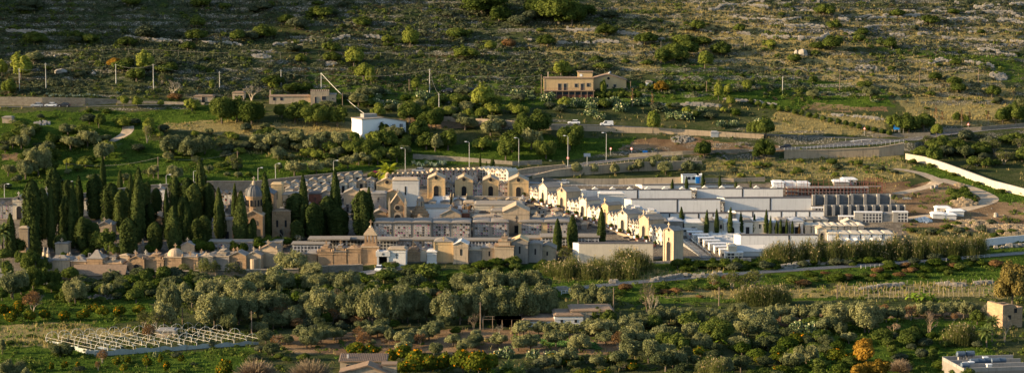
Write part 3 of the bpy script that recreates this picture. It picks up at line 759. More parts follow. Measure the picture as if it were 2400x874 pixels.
def label_plants():
    seen = {}; hs = {}
    for o, k, px, yb, p, h, g in PLANTS: hs.setdefault(k, []).append(h)
    for rec in PLANTS:
        o, k, px, yb, p, h, g = rec
        cand = sorted(LM, key=lambda l: abs(l[0] - px) + 2.2 * abs(l[1] - yb))
        l = cand[0]; dx, dy = px - l[0], (yb - l[1]) * 2.0
        rel = ('left of' if dx < 0 else 'right of') if abs(dx) > abs(dy) else ('in front of' if dy > 0 else 'behind')
        q = sorted(hs[k]); sz = 'small ' if h < q[len(q) // 3] else ('tall ' if h > q[2 * len(q) // 3] else '')
        if len(q) < 6: sz = ''
        seen.setdefault((sz, k, rel, l[2]), []).append(rec)
    for (sz, k, rel, lm), L in seen.items():
        L.sort(key=lambda r: r[2])
        for i, r in enumerate(L):
            o = r[0]; t = nth(i, len(L))
            base = f"{sz}{PDESC[k]}"
            if len((t + ' ' + base + ' ' + rel + ' ' + lm).split()) > 16: base = base.replace('speckled with orange fruit', 'with oranges').replace('clump of tall straw-tipped reeds', 'reed clump')
            o['label'] = f"{base} {rel} {lm}" if not t else f"{t} {base} {rel} {lm}"
            o['group'] = r[6] or (PCAT(k).replace('bush', 'bushe') + 's around the valley' if len(hs[k]) > 1 else '')
            if not o['group']: del o['group']
# ---------------------------------------------------------------- sites
class Site: pass
def site(x0, x1, yb, y1=None, turn=0.0):
    """front line of a building: the ground points under its left and right ends"""
    A = G(x0, yb); B = G(x1, y1 if y1 is not None else yb); t = Site(); t.A, t.B = A, B
    if y1 is None: B = Vector((B.x, A.y, B.z)); 
    t.w = (B - A).xy.length; t.loc = Vector(((A.x + B.x) / 2, (A.y + B.y) / 2, (A.z + B.z) / 2 if y1 is None else (A.z + B.z) / 2))
    t.rz = math.atan2(B.y - A.y, B.x - A.x) + turn; t.s = sc(t.loc); t.px = (x0 + x1) / 2; t.py = yb
    t.loc.z = float(gh(t.loc.x, t.loc.y))
    return t
def pxm(n, t): return n / t.s / .985
FD = 3.0   # foundations go this far down into the sloping ground
def cross_mb(m, x, y, z, h=1.1):
    h *= 1.25; m.box(x - .13, x + .13, y - .11, y + .11, z - .1, z + h); m.box(x - .46, x + .46, y - .09, y + .09, z + h * .52, z + h * .52 + .24); return m
def urn(m, x, y, z, s=1.0):
    return m.lathe(x, y, [(.12 * s, z - .05), (.28 * s, z + .25 * s), (.2 * s, z + .5 * s), (.05 * s, z + .75 * s)], 8)
def arch_poly(x, w, z0, z1, n=6):
    r = w / 2; zc = z1 - r
    return [(x - r, z0), (x + r, z0)] + [(x + r * math.cos(math.pi * i / n), zc + r * math.sin(math.pi * i / n)) for i in range(n + 1)]
def chapel(x0, x1, yt, yb, style, wall, roof, depth, opts, label, name='mausoleum', cat='mausoleum', group=None, turn=0.0, y1=None, wallh=None):
    """a small funerary building. style: flat gable hip pyramid dome tower step apse side; opts: c cross, d door, s slot window, r rose window,
    u urns, k cross on the wall, p corner pilasters, w two windows, a arched door, n niches on the front, t panelled front"""
    t = site(x0, x1, yb, y1, turn); w = t.w / 2; H = pxm(yb - yt, t); D = depth
    o = thing(name, label, cat, t.loc, t.rz, group)
    back = .12 * D
    rh = {'flat': .25, 'gable': w * .5, 'hip': w * .38, 'pyramid': H * .36, 'dome': w * .95, 'tower': H * .52, 'step': H * .3, 'apse': w * .5, 'side': w * .35, 'curve': w * .3}[style]
    if style in ('flat', 'side'): H = max(1.5, H - back * (1 if style == 'flat' else .5))
    wh = wallh if wallh else H - rh
    wh = max(wh, 1.0)
    m = MB(); m.box(-w, w, 0, D, -FD, wh)
    if 'p' in opts:
        for sx in (-1, 1): m.box(sx * w - .22, sx * w + .22, -.16, .2, -FD, wh - .02)
    if style in ('gable', 'apse'): m.prism([(-w, wh - .05), (w, wh - .05), (0, wh + rh - .12)], .05, D - .05)
    if style == 'side': m.prismx([(.05, wh - .05), (D - .05, wh - .05), (D / 2, wh + rh * .9)], -w + .03, w - .03)
    if style == 'apse':
        m.lathe(0, .1, [(w * .6, -FD), (w * .6, wh * .78)], 14)
    if style == 'step': m.box(-w * .62, w * .62, .4, D - .3, wh, wh + rh * .6); m.box(-w * .3, w * .3, .7, D - .7, wh + rh * .6, wh + rh)
    if style == 'tower':
        z = wh + rh * .12; q = w * .72
        m.box(-q, q, D / 2 - q, D / 2 + q, wh, z)
        for ix in range(4):
            xx = -q * .86 + ix * q * .573
            for yy in (D / 2 - q * .8, D / 2 + q * .8): m.box(xx - .16, xx + .16, yy - .16, yy + .16, z, z + rh * .4)
            m.box(-q * .86 - .16 if ix < 2 else q * .86 - .16, -q * .86 + .16 if ix < 2 else q * .86 + .16, D / 2 - q * .3 * (1 if ix % 2 else -1) - .16, D / 2 - q * .3 * (1 if ix % 2 else -1) + .16, z, z + rh * .4)
    m.build('walls', wall, o)
    m = MB(); e = .2
    if style == 'flat': m.box(-w - e, w + e, -e, D + e, wh, wh + .28); m.frus(-w - .02, w + .02, 0, D, wh + .28, wh + .55, .5)
    elif style in ('gable', 'apse'):
        m.prism([(-w - e, wh - .1), (-w - e, wh + .08), (0, wh + rh + .1), (w + e, wh + .08), (w + e, wh - .1), (0, wh + rh - .1)][::-1], -e, D + e)
    elif style == 'side':
        m.prismx([(-e, wh - .02), (D / 2, wh + rh), (D + e, wh - .02), (D + e, wh + .12), (D / 2, wh + rh + .16), (-e, wh + .12)][::-1], -w - e, w + e)
    elif style == 'curve':
        n = 8; up = [(w * math.cos(math.pi * i / n) * 1.08, wh + rh * math.sin(math.pi * i / n)) for i in range(n + 1)]
        m.prism(up, -e, D + e)
    elif style == 'hip': m.box(-w - e, w + e, -e, D + e, wh, wh + .15); m.frus(-w - e + .05, w + e - .05, -e + .05, D + e - .05, wh + .15, wh + rh, min(w, D / 2) * .85)
    elif style == 'pyramid':
        m.box(-w - e, w + e, -e, D + e, wh, wh + .2)
        zs = [wh + .2, wh + rh * .3, wh + rh * .62, wh + rh]; ws = [w * .92, w * .66, w * .42, w * .16]
        for i in range(3): m.frus(-ws[i], ws[i], D / 2 - ws[i], D / 2 + ws[i], zs[i], zs[i + 1], ws[i] - ws[i + 1])
    elif style == 'dome':
        m.box(-w - e, w + e, -e, D + e, wh, wh + .22); r = min(w, D / 2) * .95
        m.lathe(0, D / 2, [(r, wh + .2), (r, wh + .35)] + [(r * math.cos(a), wh + .35 + (rh - .3) * math.sin(a)) for a in np.linspace(.1, 1.45, 7)], 16)
    elif style == 'step': m.box(-w - e, w + e, -e, D + e, wh, wh + .2); m.box(-w * .62 - .12, w * .62 + .12, .3, D - .2, wh + rh * .6, wh + rh * .6 + .15); m.box(-w * .3 - .1, w * .3 + .1, .6, D - .6, wh + rh, wh + rh + .12)
    elif style == 'tower':
        m.box(-w - e, w + e, -e, D + e, wh - .3, wh - .02); z = wh + rh * .52; q = w * .78
        for i in range(5): m.box(-q * (1 - i * .17), q * (1 - i * .17), D / 2 - q * (1 - i * .17), D / 2 + q * (1 - i * .17), z + i * rh * .075, z + (i + 1) * rh * .075)
        m.lathe(0, D / 2, [(q * .3, z + rh * .37), (q * .22, z + rh * .44), (.05, z + rh * .5)], 8)
    m.build('roof', roof, o)
    if wh > 2.2 and style not in ('side', 'curve'):
        m = MB(); m.box(-w - .1, w + .1, -.1, D + .1, wh - .75, wh - .55); m.box(-w - .14, w + .14, -.14, D + .14, -FD, .35); m.build('cornice', wall, o)
    ztop = wh + rh
    yc = 0 if style in ('gable', 'apse', 'flat', 'side', 'curve', 'hip') else D / 2
    if style in ('hip', 'flat'): yc = .3
    if 'c' in opts: cross_mb(MB(), 0, yc, {'flat': wh + .3, 'tower': wh + rh * 1.02, 'hip': wh + .1}.get(style, ztop)).build('cross', wall, o)
    if 'u' in opts:
        for sx in (-1, 1): urn(MB(), sx * (w - .15), .1, wh + .1, 1.1).build('urn', wall, o)
    if 'd' in opts:
        dw = min(1.1, w * .7); m = MB(); m.box(-dw / 2 - .12, dw / 2 + .12, -.13, .02, 0, 2.35); d_ = m.build('door_frame', wall, o)
        MB().box(-dw / 2, dw / 2, -.15, .05, 0, 2.2).build('door', 'void', o)
    if 'a' in opts:
        dw = min(1.5, w * .8); MB().prism(arch_poly(0, dw + .35, 0, wh * .66 + .18), -.1, .05).build('door_frame', wall, o)
        MB().prism(arch_poly(0, dw, 0, wh * .66), -.14, .05).build('door', 'void', o)
    if 's' in opts: MB().box(-.22, .22, -.06, .05, wh * .45, wh * .78).build('window', 'void', o)
    if 'w' in opts:
        for sx in (-1, 1): MB().box(sx * w * .5 - .3, sx * w * .5 + .3, -.06, .05, wh * .4, wh * .68).build('window', 'void', o)
    if 'r' in opts:
        r = min(.6, w * .22); z = wh + (rh * .25 if style == 'gable' else -r * 2)
        MB().tube((0, -.1, z), (0, .05, z), r * 1.3, r * 1.3, 14).build('window_ring', wall, o); MB().tube((0, -.13, z), (0, .05, z), r, r, 14).build('rose_window', 'void', o)
    if 'k' in opts:
        m = MB(); m.box(-.09, .09, -.07, .03, wh * .5, wh * .82); m.box(-.35, .35, -.06, .03, wh * .68, wh * .73); m.build('wall_cross', 'dark_metal', o)
    if 't' in opts: MB().box(-w * .62, w * .62, -.07, .03, wh * .12, wh * .74).build('wall_panel', wall, o)
    if 'n' in opts: MB().box(-w * .93, w * .93, -.06, .03, .2, wh * .9).build('niche_grid', 'niches_pale', o)
    t.o = o; t.H = H; return t
def niches(x0, x1, yt, yb, n, roof, depth, label, mat='niches', wall='grey_stone', gab=.9, y1=None, group=None, name='niche_block', turn=0, roofm='roof_slab', margin=.12, cat='columbarium'):
    """a block of n bays of burial niches; roof 'gables' (one per bay), 'scallop' (low curved), 'flat'"""
    t = site(x0, x1, yb, y1, turn); w = t.w; H = pxm(yb - yt, t); D = depth; bw = w / n
    if roof == 'flat': H = max(1.5, H - .12 * D)
    o = thing(name, label, cat, t.loc, t.rz, group); wh = H - (gab if roof != 'flat' else .3)
    m = MB(); m.box(-w / 2, w / 2, 0, D, -FD, wh); m.build('walls', wall, o)
    for i in range(n):
        x = -w / 2 + (i + .5) * bw; a = bw / 2
        if roof == 'gables':
            MB().prism([(x - a + margin, .3), (x + a - margin, .3), (x + a - margin, wh - .1), (x, wh + gab * .72), (x - a + margin, wh - .1)], -.08, .1).build('niche_grid', mat, o)
            MB().prism([(x + a - .03, wh), (x + a - .03, wh + .18), (x, wh + gab + .05), (x - a + .03, wh + .18), (x - a + .03, wh), (x, wh + gab - .22)], -.3, D + .1).build('roof', roofm, o)
        else:
            MB().box(x - a + margin, x + a - margin, -.08, .1, .4, wh - .25).build('niche_grid', mat, o)
    if roof == 'scallop':
        for i in range(n):
            x = -w / 2 + (i + .5) * bw; a = bw / 2
            MB().prism([(x + a * 1.0 * math.cos(math.pi * k / 8), wh + .12 + gab * .6 * math.sin(math.pi * k / 8)) for k in range(9)] + [(x - a, wh - .06), (x + a, wh - .06)], -.5, D + .3).build('roof', roofm, o)
    if roof == 'flat': MB().box(-w / 2 - .25, w / 2 + .25, -.35, D + .2, wh, wh + .3).build('roof', roofm, o)
    t.o = o; return t
def white_wall(x0, x1, yt, yb, joints, label, depth=3.2, y1=None, mat='panel_white', group='long white niche blocks of the new section', name='niche_block', coping='dark_roof', peaks=0):
    t = site(x0, x1, yb, y1); w = t.w; depth *= .7; H = pxm(yb - yt, t) - .12 * depth
    o = thing(name, label, 'columbarium', t.loc, t.rz, group)
    MB().box(-w / 2, w / 2, 0, depth, -FD, H).build('walls', mat, o)
    MB().box(-w / 2 - .08, w / 2 + .08, -.08, depth + .08, H, H + .14).build('coping', coping, o)
    m = MB(); k = min(2.0, w * .08); m.v = [(-w / 2 - .02, .05, -FD), (-w / 2 - k, k * 1.3, -FD), (-w / 2 - k, k * 1.3 + .4, -FD), (-w / 2 - .02, k * 1.3 + .4, -FD), (-w / 2 - .02, .05, H), (-w / 2 - k, k * 1.3, H), (-w / 2 - k, k * 1.3 + .4, H), (-w / 2 - .02, k * 1.3 + .4, H)]
    m.f = [(7, 6, 5, 4), (0, 4, 5, 1), (1, 5, 6, 2), (2, 6, 7, 3), (3, 7, 4, 0)]; m.build('end_wall', 'white_plaster', o)
    if peaks:
        for i in range(peaks): x = -w / 2 + (i + .5) * w / peaks; MB().prism([(x - 1.0, H + .14), (x + 1.0, H + .14), (x, H + .85)], depth * .4, depth).build('skylight', 'white_plaster', o)
    for j in joints:
        x = (j - (x0 + x1) / 2) / t.s; MB().box(x - .2, x + .2, -.04, .05, -.5, H - .03).build('joint', 'dark_metal', o)
    t.o = o; return t

# ---------------------------------------------------------------- the front row of mausoleums
FR = 'mausoleums of the front row'
rows = [
 (80, 118, 606, 641, 'hip', 'grey_stone', 'dark_roof', 5, 'c', 'dull mausoleum with a dark shallow roof, far left end of the front row'),
 (116, 165, 601, 637, 'hip', 'pale_stone', 'grey_stone', 5.5, 'cut', 'large corniced stone mausoleum with urns and grey hipped roof, front row left'),
 (166, 203, 606, 639, 'hip', 'sandstone', 'grey_stone', 5, 'ct', 'stone mausoleum with grey hipped roof, just left of the tall pyramid roof'),
 (204, 241, 588, 640, 'pyramid', 'sandstone', 'grey_stone', 5, 't', 'stone mausoleum under a tall stepped pyramid roof, front row'),
 (243, 286, 611, 640, 'flat', 'pale_stone', 'sandstone', 5, 'cut', 'flat-topped stone mausoleum with a big cross, right of the pyramid roof'),
 (288, 301, 616, 638, 'flat', 'sandstone', 'sandstone', 4, 'd', 'small narrow stone tomb squeezed between two front-row mausoleums'),
 (302, 337, 600, 638, 'gable', 'sandstone', 'sandstone', 5, 'cupa', 'stone mausoleum with pediment, columns and crowning finials'),
 (340, 384, 598, 637, 'step', 'sandstone', 'sandstone', 5, 'cut', 'stone mausoleum with scrolls and a tall cross, left of the white dome'),
 (386, 426, 585, 637, 'dome', 'sandstone', 'pale_stone', 5.5, 'c', 'stone mausoleum with a pale rounded dome, front row'),
 (427, 465, 595, 636, 'hip', 'sandstone', 'grey_stone', 5.5, 'cut', 'stone mausoleum with grey hipped roof, right of the pale dome'),
 (467, 499, 596, 635, 'hip', 'pale_stone', 'pale_stone', 5, 'ct', 'narrow stone mausoleum with low pyramidal lid and cross'),
 (502, 536, 588, 634, 'step', 'grey_stone', 'pale_stone', 5, 'cp', 'greyish mausoleum with scrolled stepped gable and cross'),
 (538, 576, 590, 634, 'gable', 'sandstone', 'grey_stone', 5, 'cpa', 'stone mausoleum with a grey pointed gable and arched front'),
 (578, 612, 590, 633, 'apse', 'pale_stone', 'grey_stone', 5, 'c', 'stone mausoleum with a rounded apse, right end of the left front row'),
 (608, 650, 574, 625, 'gable', 'pale_stone', 'terracotta', 6, 'cup', 'stone mausoleum with tan gable and cross behind the round olive'),
 (698, 715, 592, 620, 'flat', 'sandstone', 'sandstone', 5, 'd', 'low stone tomb half hidden by olives, left of the orange-stone one'),
 (717, 743, 588, 619, 'flat', 'sandstone', 'grey_stone', 5, '', 'small orange-stone mausoleum with a flat grey top'),
 (745, 780, 578, 621, 'step', 'sandstone', 'sandstone', 5, 'cu', 'stone mausoleum with stepped top and cross, third left of the lantern tower'),
 (781, 812, 577, 621, 'step', 'sandstone', 'grey_stone', 5, 'cu', 'stone mausoleum with stepped grey top, second left of the lantern tower'),
 (814, 846, 578, 621, 'hip', 'sandstone', 'sandstone', 5, 'ct', 'stone mausoleum with low hipped top, touching the lantern tower'),
 (847, 887, 532, 620, 'tower', 'sandstone', 'pale_stone', 6, 'cp', 'tall sandstone mausoleum crowned by an open stepped lantern, beside the gate'),
 (909, 950, 579, 627, 'flat', 'white_plaster', 'pale_stone', 6, 'k', 'bright white chapel with a small dark cross, right of the cemetery gate'),
 (951, 984, 583, 613, 'step', 'sandstone', 'sandstone', 6, 'c', 'tan mausoleum with stepped top, right of the bright white chapel'),
 (985, 1000, 584, 612, 'gable', 'cream_plaster', 'grey_stone', 6, '', 'narrow cream tomb beside the bluish white one'),
 (1001, 1023, 583, 617, 'flat', 'white_plaster', 'white_plaster', 6, '', 'small bluish white tomb in the front row'),
 (1018, 1061, 559, 614, 'hip', 'golden_plaster', 'grey_stone', 6, 'cp', 'tall golden mausoleum with cross and lit left side, front row'),
 (1063, 1097, 565, 618, 'gable', 'pale_stone', 'white_plaster', 6, 's', 'beige mausoleum with white gable edge and a dark slot window'),
 (1099, 1129, 579, 615, 'flat', 'grey_stone', 'pale_stone', 6, '', 'plain grey-brown mausoleum between two with slot windows'),
 (1130, 1164, 575, 616, 'hip', 'pale_stone', 'grey_stone', 6, 'cs', 'pale mausoleum with low lid roof, cross and a short slot'),
 (1159, 1204, 560, 619, 'step', 'pale_stone', 'sandstone', 6, 'c', 'tall beige mausoleum with stepped top and lit left side'),
 (1199, 1237, 557, 617, 'gable', 'grey_stone', 'golden_plaster', 7, 's', 'tall grey mausoleum with golden gable roof and slot window'),
 (1238, 1271, 569, 615, 'curve', 'grey_stone', 'grey_stone', 6, 's', 'grey mausoleum with curved top and slot, left of the cypress pair'),
 (1262, 1303, 573, 611, 'gable', 'pale_stone', 'roof_slab', 7, 's', 'grey mausoleum with wide slab gable, next to the cypress pair'),
]
for r in rows:
    tn = -.10 if r[0] < 650 else -.04
    chapel(*r, group=FR, turn=tn)
    LM.append(((r[0] + r[1]) / 2, r[3], None))
LM = [l for l in LM if l[2]]
# base wall under the front row
def rubble_run(name, P, hs, label, cat):
    m = MB()
    for a, b, ha, hb in zip(P[:-1], P[1:], hs[:-1], hs[1:]):
        L = (b - a).xy.length; n = max(2, int(L / .42)); sd = Vector((-(b.y - a.y), b.x - a.x, 0)).normalized()
        for i in range(n):
            q = a.lerp(b, i / n); k = float(vnoise(q.x / 5, q.y / 5, 77)); q = q + sd * (float(vnoise(q.x / 9, q.y / 9, 12)) - .5) * 5
            if k < .3 or (k < .42 and rng.random() < .6): continue
            h = (ha + (hb - ha) * i / n) * (.35 + .8 * k); z = -.2; g = float(gh(q.x, q.y))
            while z < h:
                s = rng.uniform(.3, .62); x, y = q.x + rng.uniform(-.25, .25), q.y + rng.uniform(-.35, .35) * (1.4 - z / (h + .01)); s2 = s * rng.uniform(.6, 1)
                m.frus(x - s, x + s, y - s2, y + s2, g + z, g + z + s * 1.1, s * rng.uniform(.15, .4)); z += s * rng.uniform(.7, 1)
    o = m.build(name, 'rubble_stone', None); o.data.transform(Matrix.Translation(-P[0])); o.location = P[0]
    return tag(o, label, cat, None, 'thing')
def wall_run(name, pts, hpx, mat, label, cat='wall', th=.5, cop=None, group=None, top=None):
    """free wall along ground pixels, hpx pixel heights per point"""
    P = [G(a, b) for a, b in pts]; hs = [h / sc(p) for h, p in zip(hpx, P)]
    if mat == 'rubble_stone': return rubble_run(name, P, hs, label, cat)
    o = bpy.data.objects.new(name, None); COL.objects.link(o); o.location = P[0]; tag(o, label, cat, group, 'thing')
    m = MB(); c = MB()
    Q = []; H = []
    for i in range(len(P) - 1):
        n = max(1, int((P[i + 1] - P[i]).length / 4))
        for k in range(n): Q.append(P[i].lerp(P[i + 1], k / n)); H.append(hs[i] + (hs[i + 1] - hs[i]) * k / n)
    Q.append(P[-1]); H.append(hs[-1])
    Q = [Vector((q.x, q.y, q.z)) for q in Q]
    for i in range(len(Q) - 1):
        a, b = Q[i] - P[0], Q[i + 1] - P[0]; s = Vector((-(b.y - a.y), b.x - a.x, 0)).normalized() * th / 2
        za, zb = a.z + H[i], b.z + H[i + 1]
        k = len(m.v)
        m.v += [(a - s)[:2] + (a.z - 2,), (b - s)[:2] + (b.z - 2,), (b + s)[:2] + (b.z - 2,), (a + s)[:2] + (a.z - 2,), (a - s)[:2] + (za,), (b - s)[:2] + (zb,), (b + s)[:2] + (zb,), (a + s)[:2] + (za,)]
        m.v = [tuple(v) for v in m.v]; m.f += [(k + 4, k + 5, k + 6, k + 7), (k, k + 1, k + 5, k + 4), (k + 2, k + 3, k + 7, k + 6), (k + 3, k, k + 4, k + 7), (k + 1, k + 2, k + 6, k + 5)]
        if cop:
            s2 = s * (1 + .16 / th * 2) ; k = len(c.v)
            c.v += [tuple((a - s2)[:2]) + (za - .02,), tuple((b - s2)[:2]) + (zb - .02,), tuple((b + s2)[:2]) + (zb - .02,), tuple((a + s2)[:2]) + (za - .02,), tuple((a - s2)[:2]) + (za + .16,), tuple((b - s2)[:2]) + (zb + .16,), tuple((b + s2)[:2]) + (zb + .16,), tuple((a + s2)[:2]) + (za + .16,)]
            c.f += [(k + 4, k + 5, k + 6, k + 7), (k, k + 1, k + 5, k + 4), (k + 2, k + 3, k + 7, k + 6)]
    w = m.build('wall_face', mat, o)
    if cop: c.build('coping', cop, o)
    return o
wall_run('stone_wall', [(80, 653), (290, 652), (480, 650), (700, 648)], [14, 14, 16, 18], 'dry_stone', 'long rough stone wall carrying the left front row of mausoleums', cop='pale_stone')
wall_run('stone_wall', [(700, 641), (770, 639), (850, 634)], [14, 16, 14], 'dry_stone', 'short stone wall below the tombs left of the cemetery gate', cop='pale_stone')
wall_run('plaster_wall', [(1340, 617), (1540, 617), (1620, 616), (1760, 612)], [4, 5, 8, 8], 'concrete', 'grey boundary wall below the tall right-hand chapel')
# small flat-roofed shed and wall at the left front
chapel(170, 292, 633, 655, 'side', 'dry_stone', 'terracotta', 7, '', 'low rough stone shed with sloping roof below the pyramid-roofed tomb', name='shed', cat='shed')
chapel(-14, 14, 631, 652, 'flat', 'concrete', 'roof_slab', 5, '', 'small grey hut at the left edge below the palm', name='hut', cat='hut')
# cemetery gate
t = site(887, 908, 628); o = thing('cemetery_gate', 'white entrance portico with a small cross over a dark opening', 'gate', t.loc, t.rz)
w = t.w / 2 + .4
m = MB(); m.box(-w, -w + .5, 0, 4, -1, 4.8); m.box(w - .5, w, 0, 4, -1, 4.8); m.box(-w, w, 3.8, 4.2, -1, 3.1); m.build('piers', 'white_plaster', o)
MB().box(-w - .3, w + .3, -.2, 4.2, 3.2, 4.5).build('lintel', 'white_plaster', o); MB().box(-w + .5, w - .5, 3.4, 3.78, 0, 3.1).build('opening', 'void', o)
MB().box(-.35, .35, -.26, -.18, 3.75, 3.9).build('cross_bar', 'dark_metal', o); MB().box(-.08, .08, -.27, -.17, 3.5, 4.2).build('cross_post', 'dark_metal', o)
t = site(912, 932, 631); o = thing('gate_leaf', 'open dark iron gate leaf standing in front of the white chapel', 'gate', t.loc, R(55))
m = MB(); m.box(-1, 1, -.04, .04, .1, .2); m.box(-1, 1, -.04, .04, 1.9, 2.0)
for i in range(13): m.box(-1 + i / 6 - .03, -1 + i / 6 + .03, -.03, .03, .1, 2.2)
m.build('bars', 'dark_metal', o); MB().box(-1.1, -.98, -.06, .06, -.3, 2.3).build('post', 'dark_metal', o)
# canopies behind the gate
for x0, x1, yt, yb, l in ((722, 820, 554, 590, 'wide low slab canopy on thin posts left of the lantern tower'), (775, 868, 553, 583, 'flat grey canopy roof just behind the lantern tower'), (862, 935, 555, 600, 'flat grey canopy roof above the cemetery gate')):
    t = site(x0, x1, yb); H = pxm(yb - yt, t) - 1.0; w = t.w / 2; o = thing('canopy', l, 'canopy', t.loc, 0, 'entrance canopies')
    MB().box(-w, w, -1, 5.5, H, H + .35).build('roof', 'roof_slab', o); MB().box(-w + .8, w - .8, 4.2, 4.6, -1, H).build('rear_wall', 'concrete', o)
    MB().box(-w + .8, w - .8, 4.1, 4.18, .5, H - .5).build('niche_grid', 'niches_empty', o)
    for sx in (-1, 1): MB().box(sx * w * .86 - .15, sx * w * .86 + .15, -.4, -.1, -2, H).build('post', 'concrete', o)
niches(685, 770, 566, 600, 4, 'flat', 5, 'pale open-fronted niche block left of the slab canopies', mat='niches_empty', wall='concrete')

# ---------------------------------------------------------------- long scalloped niche building and the low ones
niches(876, 1012, 518, 560, 3, 'scallop', 9, 'left wing of the long niche building with scalloped slab roof', gab=.42, roofm='grey_stone', group='wings of the scalloped niche building', margin=.4)
niches(1012, 1104, 519, 559, 2, 'scallop', 9, 'middle wing of the long niche building with scalloped slab roof', gab=.42, roofm='grey_stone', group='wings of the scalloped niche building', margin=.5)
niches(1108, 1193, 518, 556, 2, 'scallop', 9, 'right wing of the long niche building with scalloped slab roof', gab=.42, roofm='grey_stone', group='wings of the scalloped niche building', margin=.5)
niches(900, 965, 557, 590, 3, 'flat', 5, 'low niche row with slab roof below the left scalloped wing', group='low niche rows behind the front row')
niches(968, 1060, 556, 590, 4, 'flat', 5, 'low niche row with slab roof below the middle scalloped wing', group='low niche rows behind the front row', wall='golden_plaster')
niches(1062, 1196, 557, 588, 5, 'flat', 5, 'low open niche row below the right scalloped wing', mat='niches_empty', group='low niche rows behind the front row')
niches(1215, 1336, 517, 552, 2, 'scallop', 9, 'brown-roofed niche building behind the cypress pair', gab=.42, wall='golden_plaster', roofm='grey_stone', margin=.9)
niches(1268, 1334, 547, 578, 3, 'flat', 7, 'small cream niche block between the two cypresses of the pair', mat='niches_empty', wall='golden_plaster')
niches(1352, 1404, 547, 576, 3, 'flat', 7, 'grey niche block between the cypress pair and the lone cypress', mat='niches_empty', wall='grey_stone')
niches(1230, 1272, 551, 572, 3, 'flat', 6, 'dark low undercroft of niches left of the cypress pair', mat='niches_empty', wall='grey_stone')
niches(490, 660, 560, 590, 8, 'flat', 5, 'long low niche wall half hidden among the left cypresses', wall='pale_stone')
niches(655, 692, 485, 530, 3, 'flat', 5, 'niche wall behind the leftmost pointed cypress of the middle')
chapel(1179, 1241, 490, 546, 'gable', 'pale_stone', 'pale_stone', 10, 'dk', 'modern beige chapel with a wide slab gable', wallh=6.2)
white_wall(1357, 1531, 569, 613, [], 'long plain beige wall block in front of the gabled chapels', 4, mat='cream_plaster', group=None, name='plain_block')

# ---------------------------------------------------------------- church, round temple and neighbours
t = site(903, 960, 528); o = thing('church', 'gothic sandstone church front with rose window and pinnacles', 'church', t.loc, 0)
w = t.w / 2; H = pxm(528 - 457, t); wh = H * .62
m = MB(); m.box(-w * .62, w * .62, 0, 11, -FD, wh); m.prism([(-w * .62, wh), (w * .62, wh), (0, H)], .01, 10.9); m.build('walls', 'sandstone', o)
for sx in (-1, 1):
    MB().prism([(sx * w * .6, -FD), (sx * w, -FD), (sx * w, wh * .45), (sx * w * .6, wh * .8)][::sx], .3, 10).build('side_aisle', 'sandstone', o)
    MB().box(sx * w * .66 - .3, sx * w * .66 + .3, -.3, .5, -FD, wh + .6).build('buttress', 'pale_stone', o)
    MB().frus(sx * w * .66 - .4, sx * w * .66 + .4, -.35, .45, wh + .6, wh + 2.6, .36).build('pinnacle', 'pale_stone', o)
MB().prism([(-w * .7, wh - .1), (-w * .7, wh + .15), (0, H + .25), (w * .7, wh + .15), (w * .7, wh - .1), (0, H - .1)][::-1], -.25, 11.2).build('roof', 'pale_stone', o)
MB().tube((0, -.16, wh * .92), (0, .05, wh * .92), 1.0, 1.0, 18).build('window_ring', 'pale_stone', o); MB().tube((0, -.2, wh * .92), (0, .05, wh * .92), .7, .7, 16).build('rose_window', 'void', o)
MB().prism(arch_poly(0, 2.6, 0, 3.9), -.12, .05).build('portal_arch', 'pale_stone', o); MB().prism(arch_poly(0, 1.7, 0, 3.2), -.18, .05).build('door', 'void', o)
cross_mb(MB(), 0, -.1, H + .2, 1.2).build('cross', 'pale_stone', o)
t = site(963, 1006, 527); o = thing('domed_tomb', 'round stepped sandstone temple with small colonnaded cupola, right of the church', 'temple', t.loc, 0)
w = t.w / 2; H = pxm(527 - 458, t); prof = [(w, -FD), (w, H * .3), (w * 1.05, H * .31), (w * 1.05, H * .36), (w * .9, H * .37), (w * .9, H * .45), (w * .72, H * .46), (w * .72, H * .53), (w * .55, H * .54), (w * .55, H * .6)]
MB().lathe(0, w, prof, 16).build('drum', 'sandstone', o)
m = MB()
for i in range(8): a = i * math.pi / 4; m.tube((math.cos(a) * w * .36, w + math.sin(a) * w * .36, H * .59), (math.cos(a) * w * .36, w + math.sin(a) * w * .36, H * .76), .16, .16, 6)
m.build('colonnade', 'pale_stone', o)
MB().lathe(0, w, [(w * .45, H * .76), (w * .45, H * .79)] + [(w * .4 * math.cos(a), H * .79 + H * .14 * math.sin(a)) for a in np.linspace(.05, 1.45, 6)], 14).build('dome', 'grey_stone', o)
cross_mb(MB(), 0, w, H * .93, 1.0).build('cross', 'grey_stone', o)
MB().prism(arch_poly(0, 1.6, .2, 3.0), -.25, .4).build('arch', 'pale_stone', o)
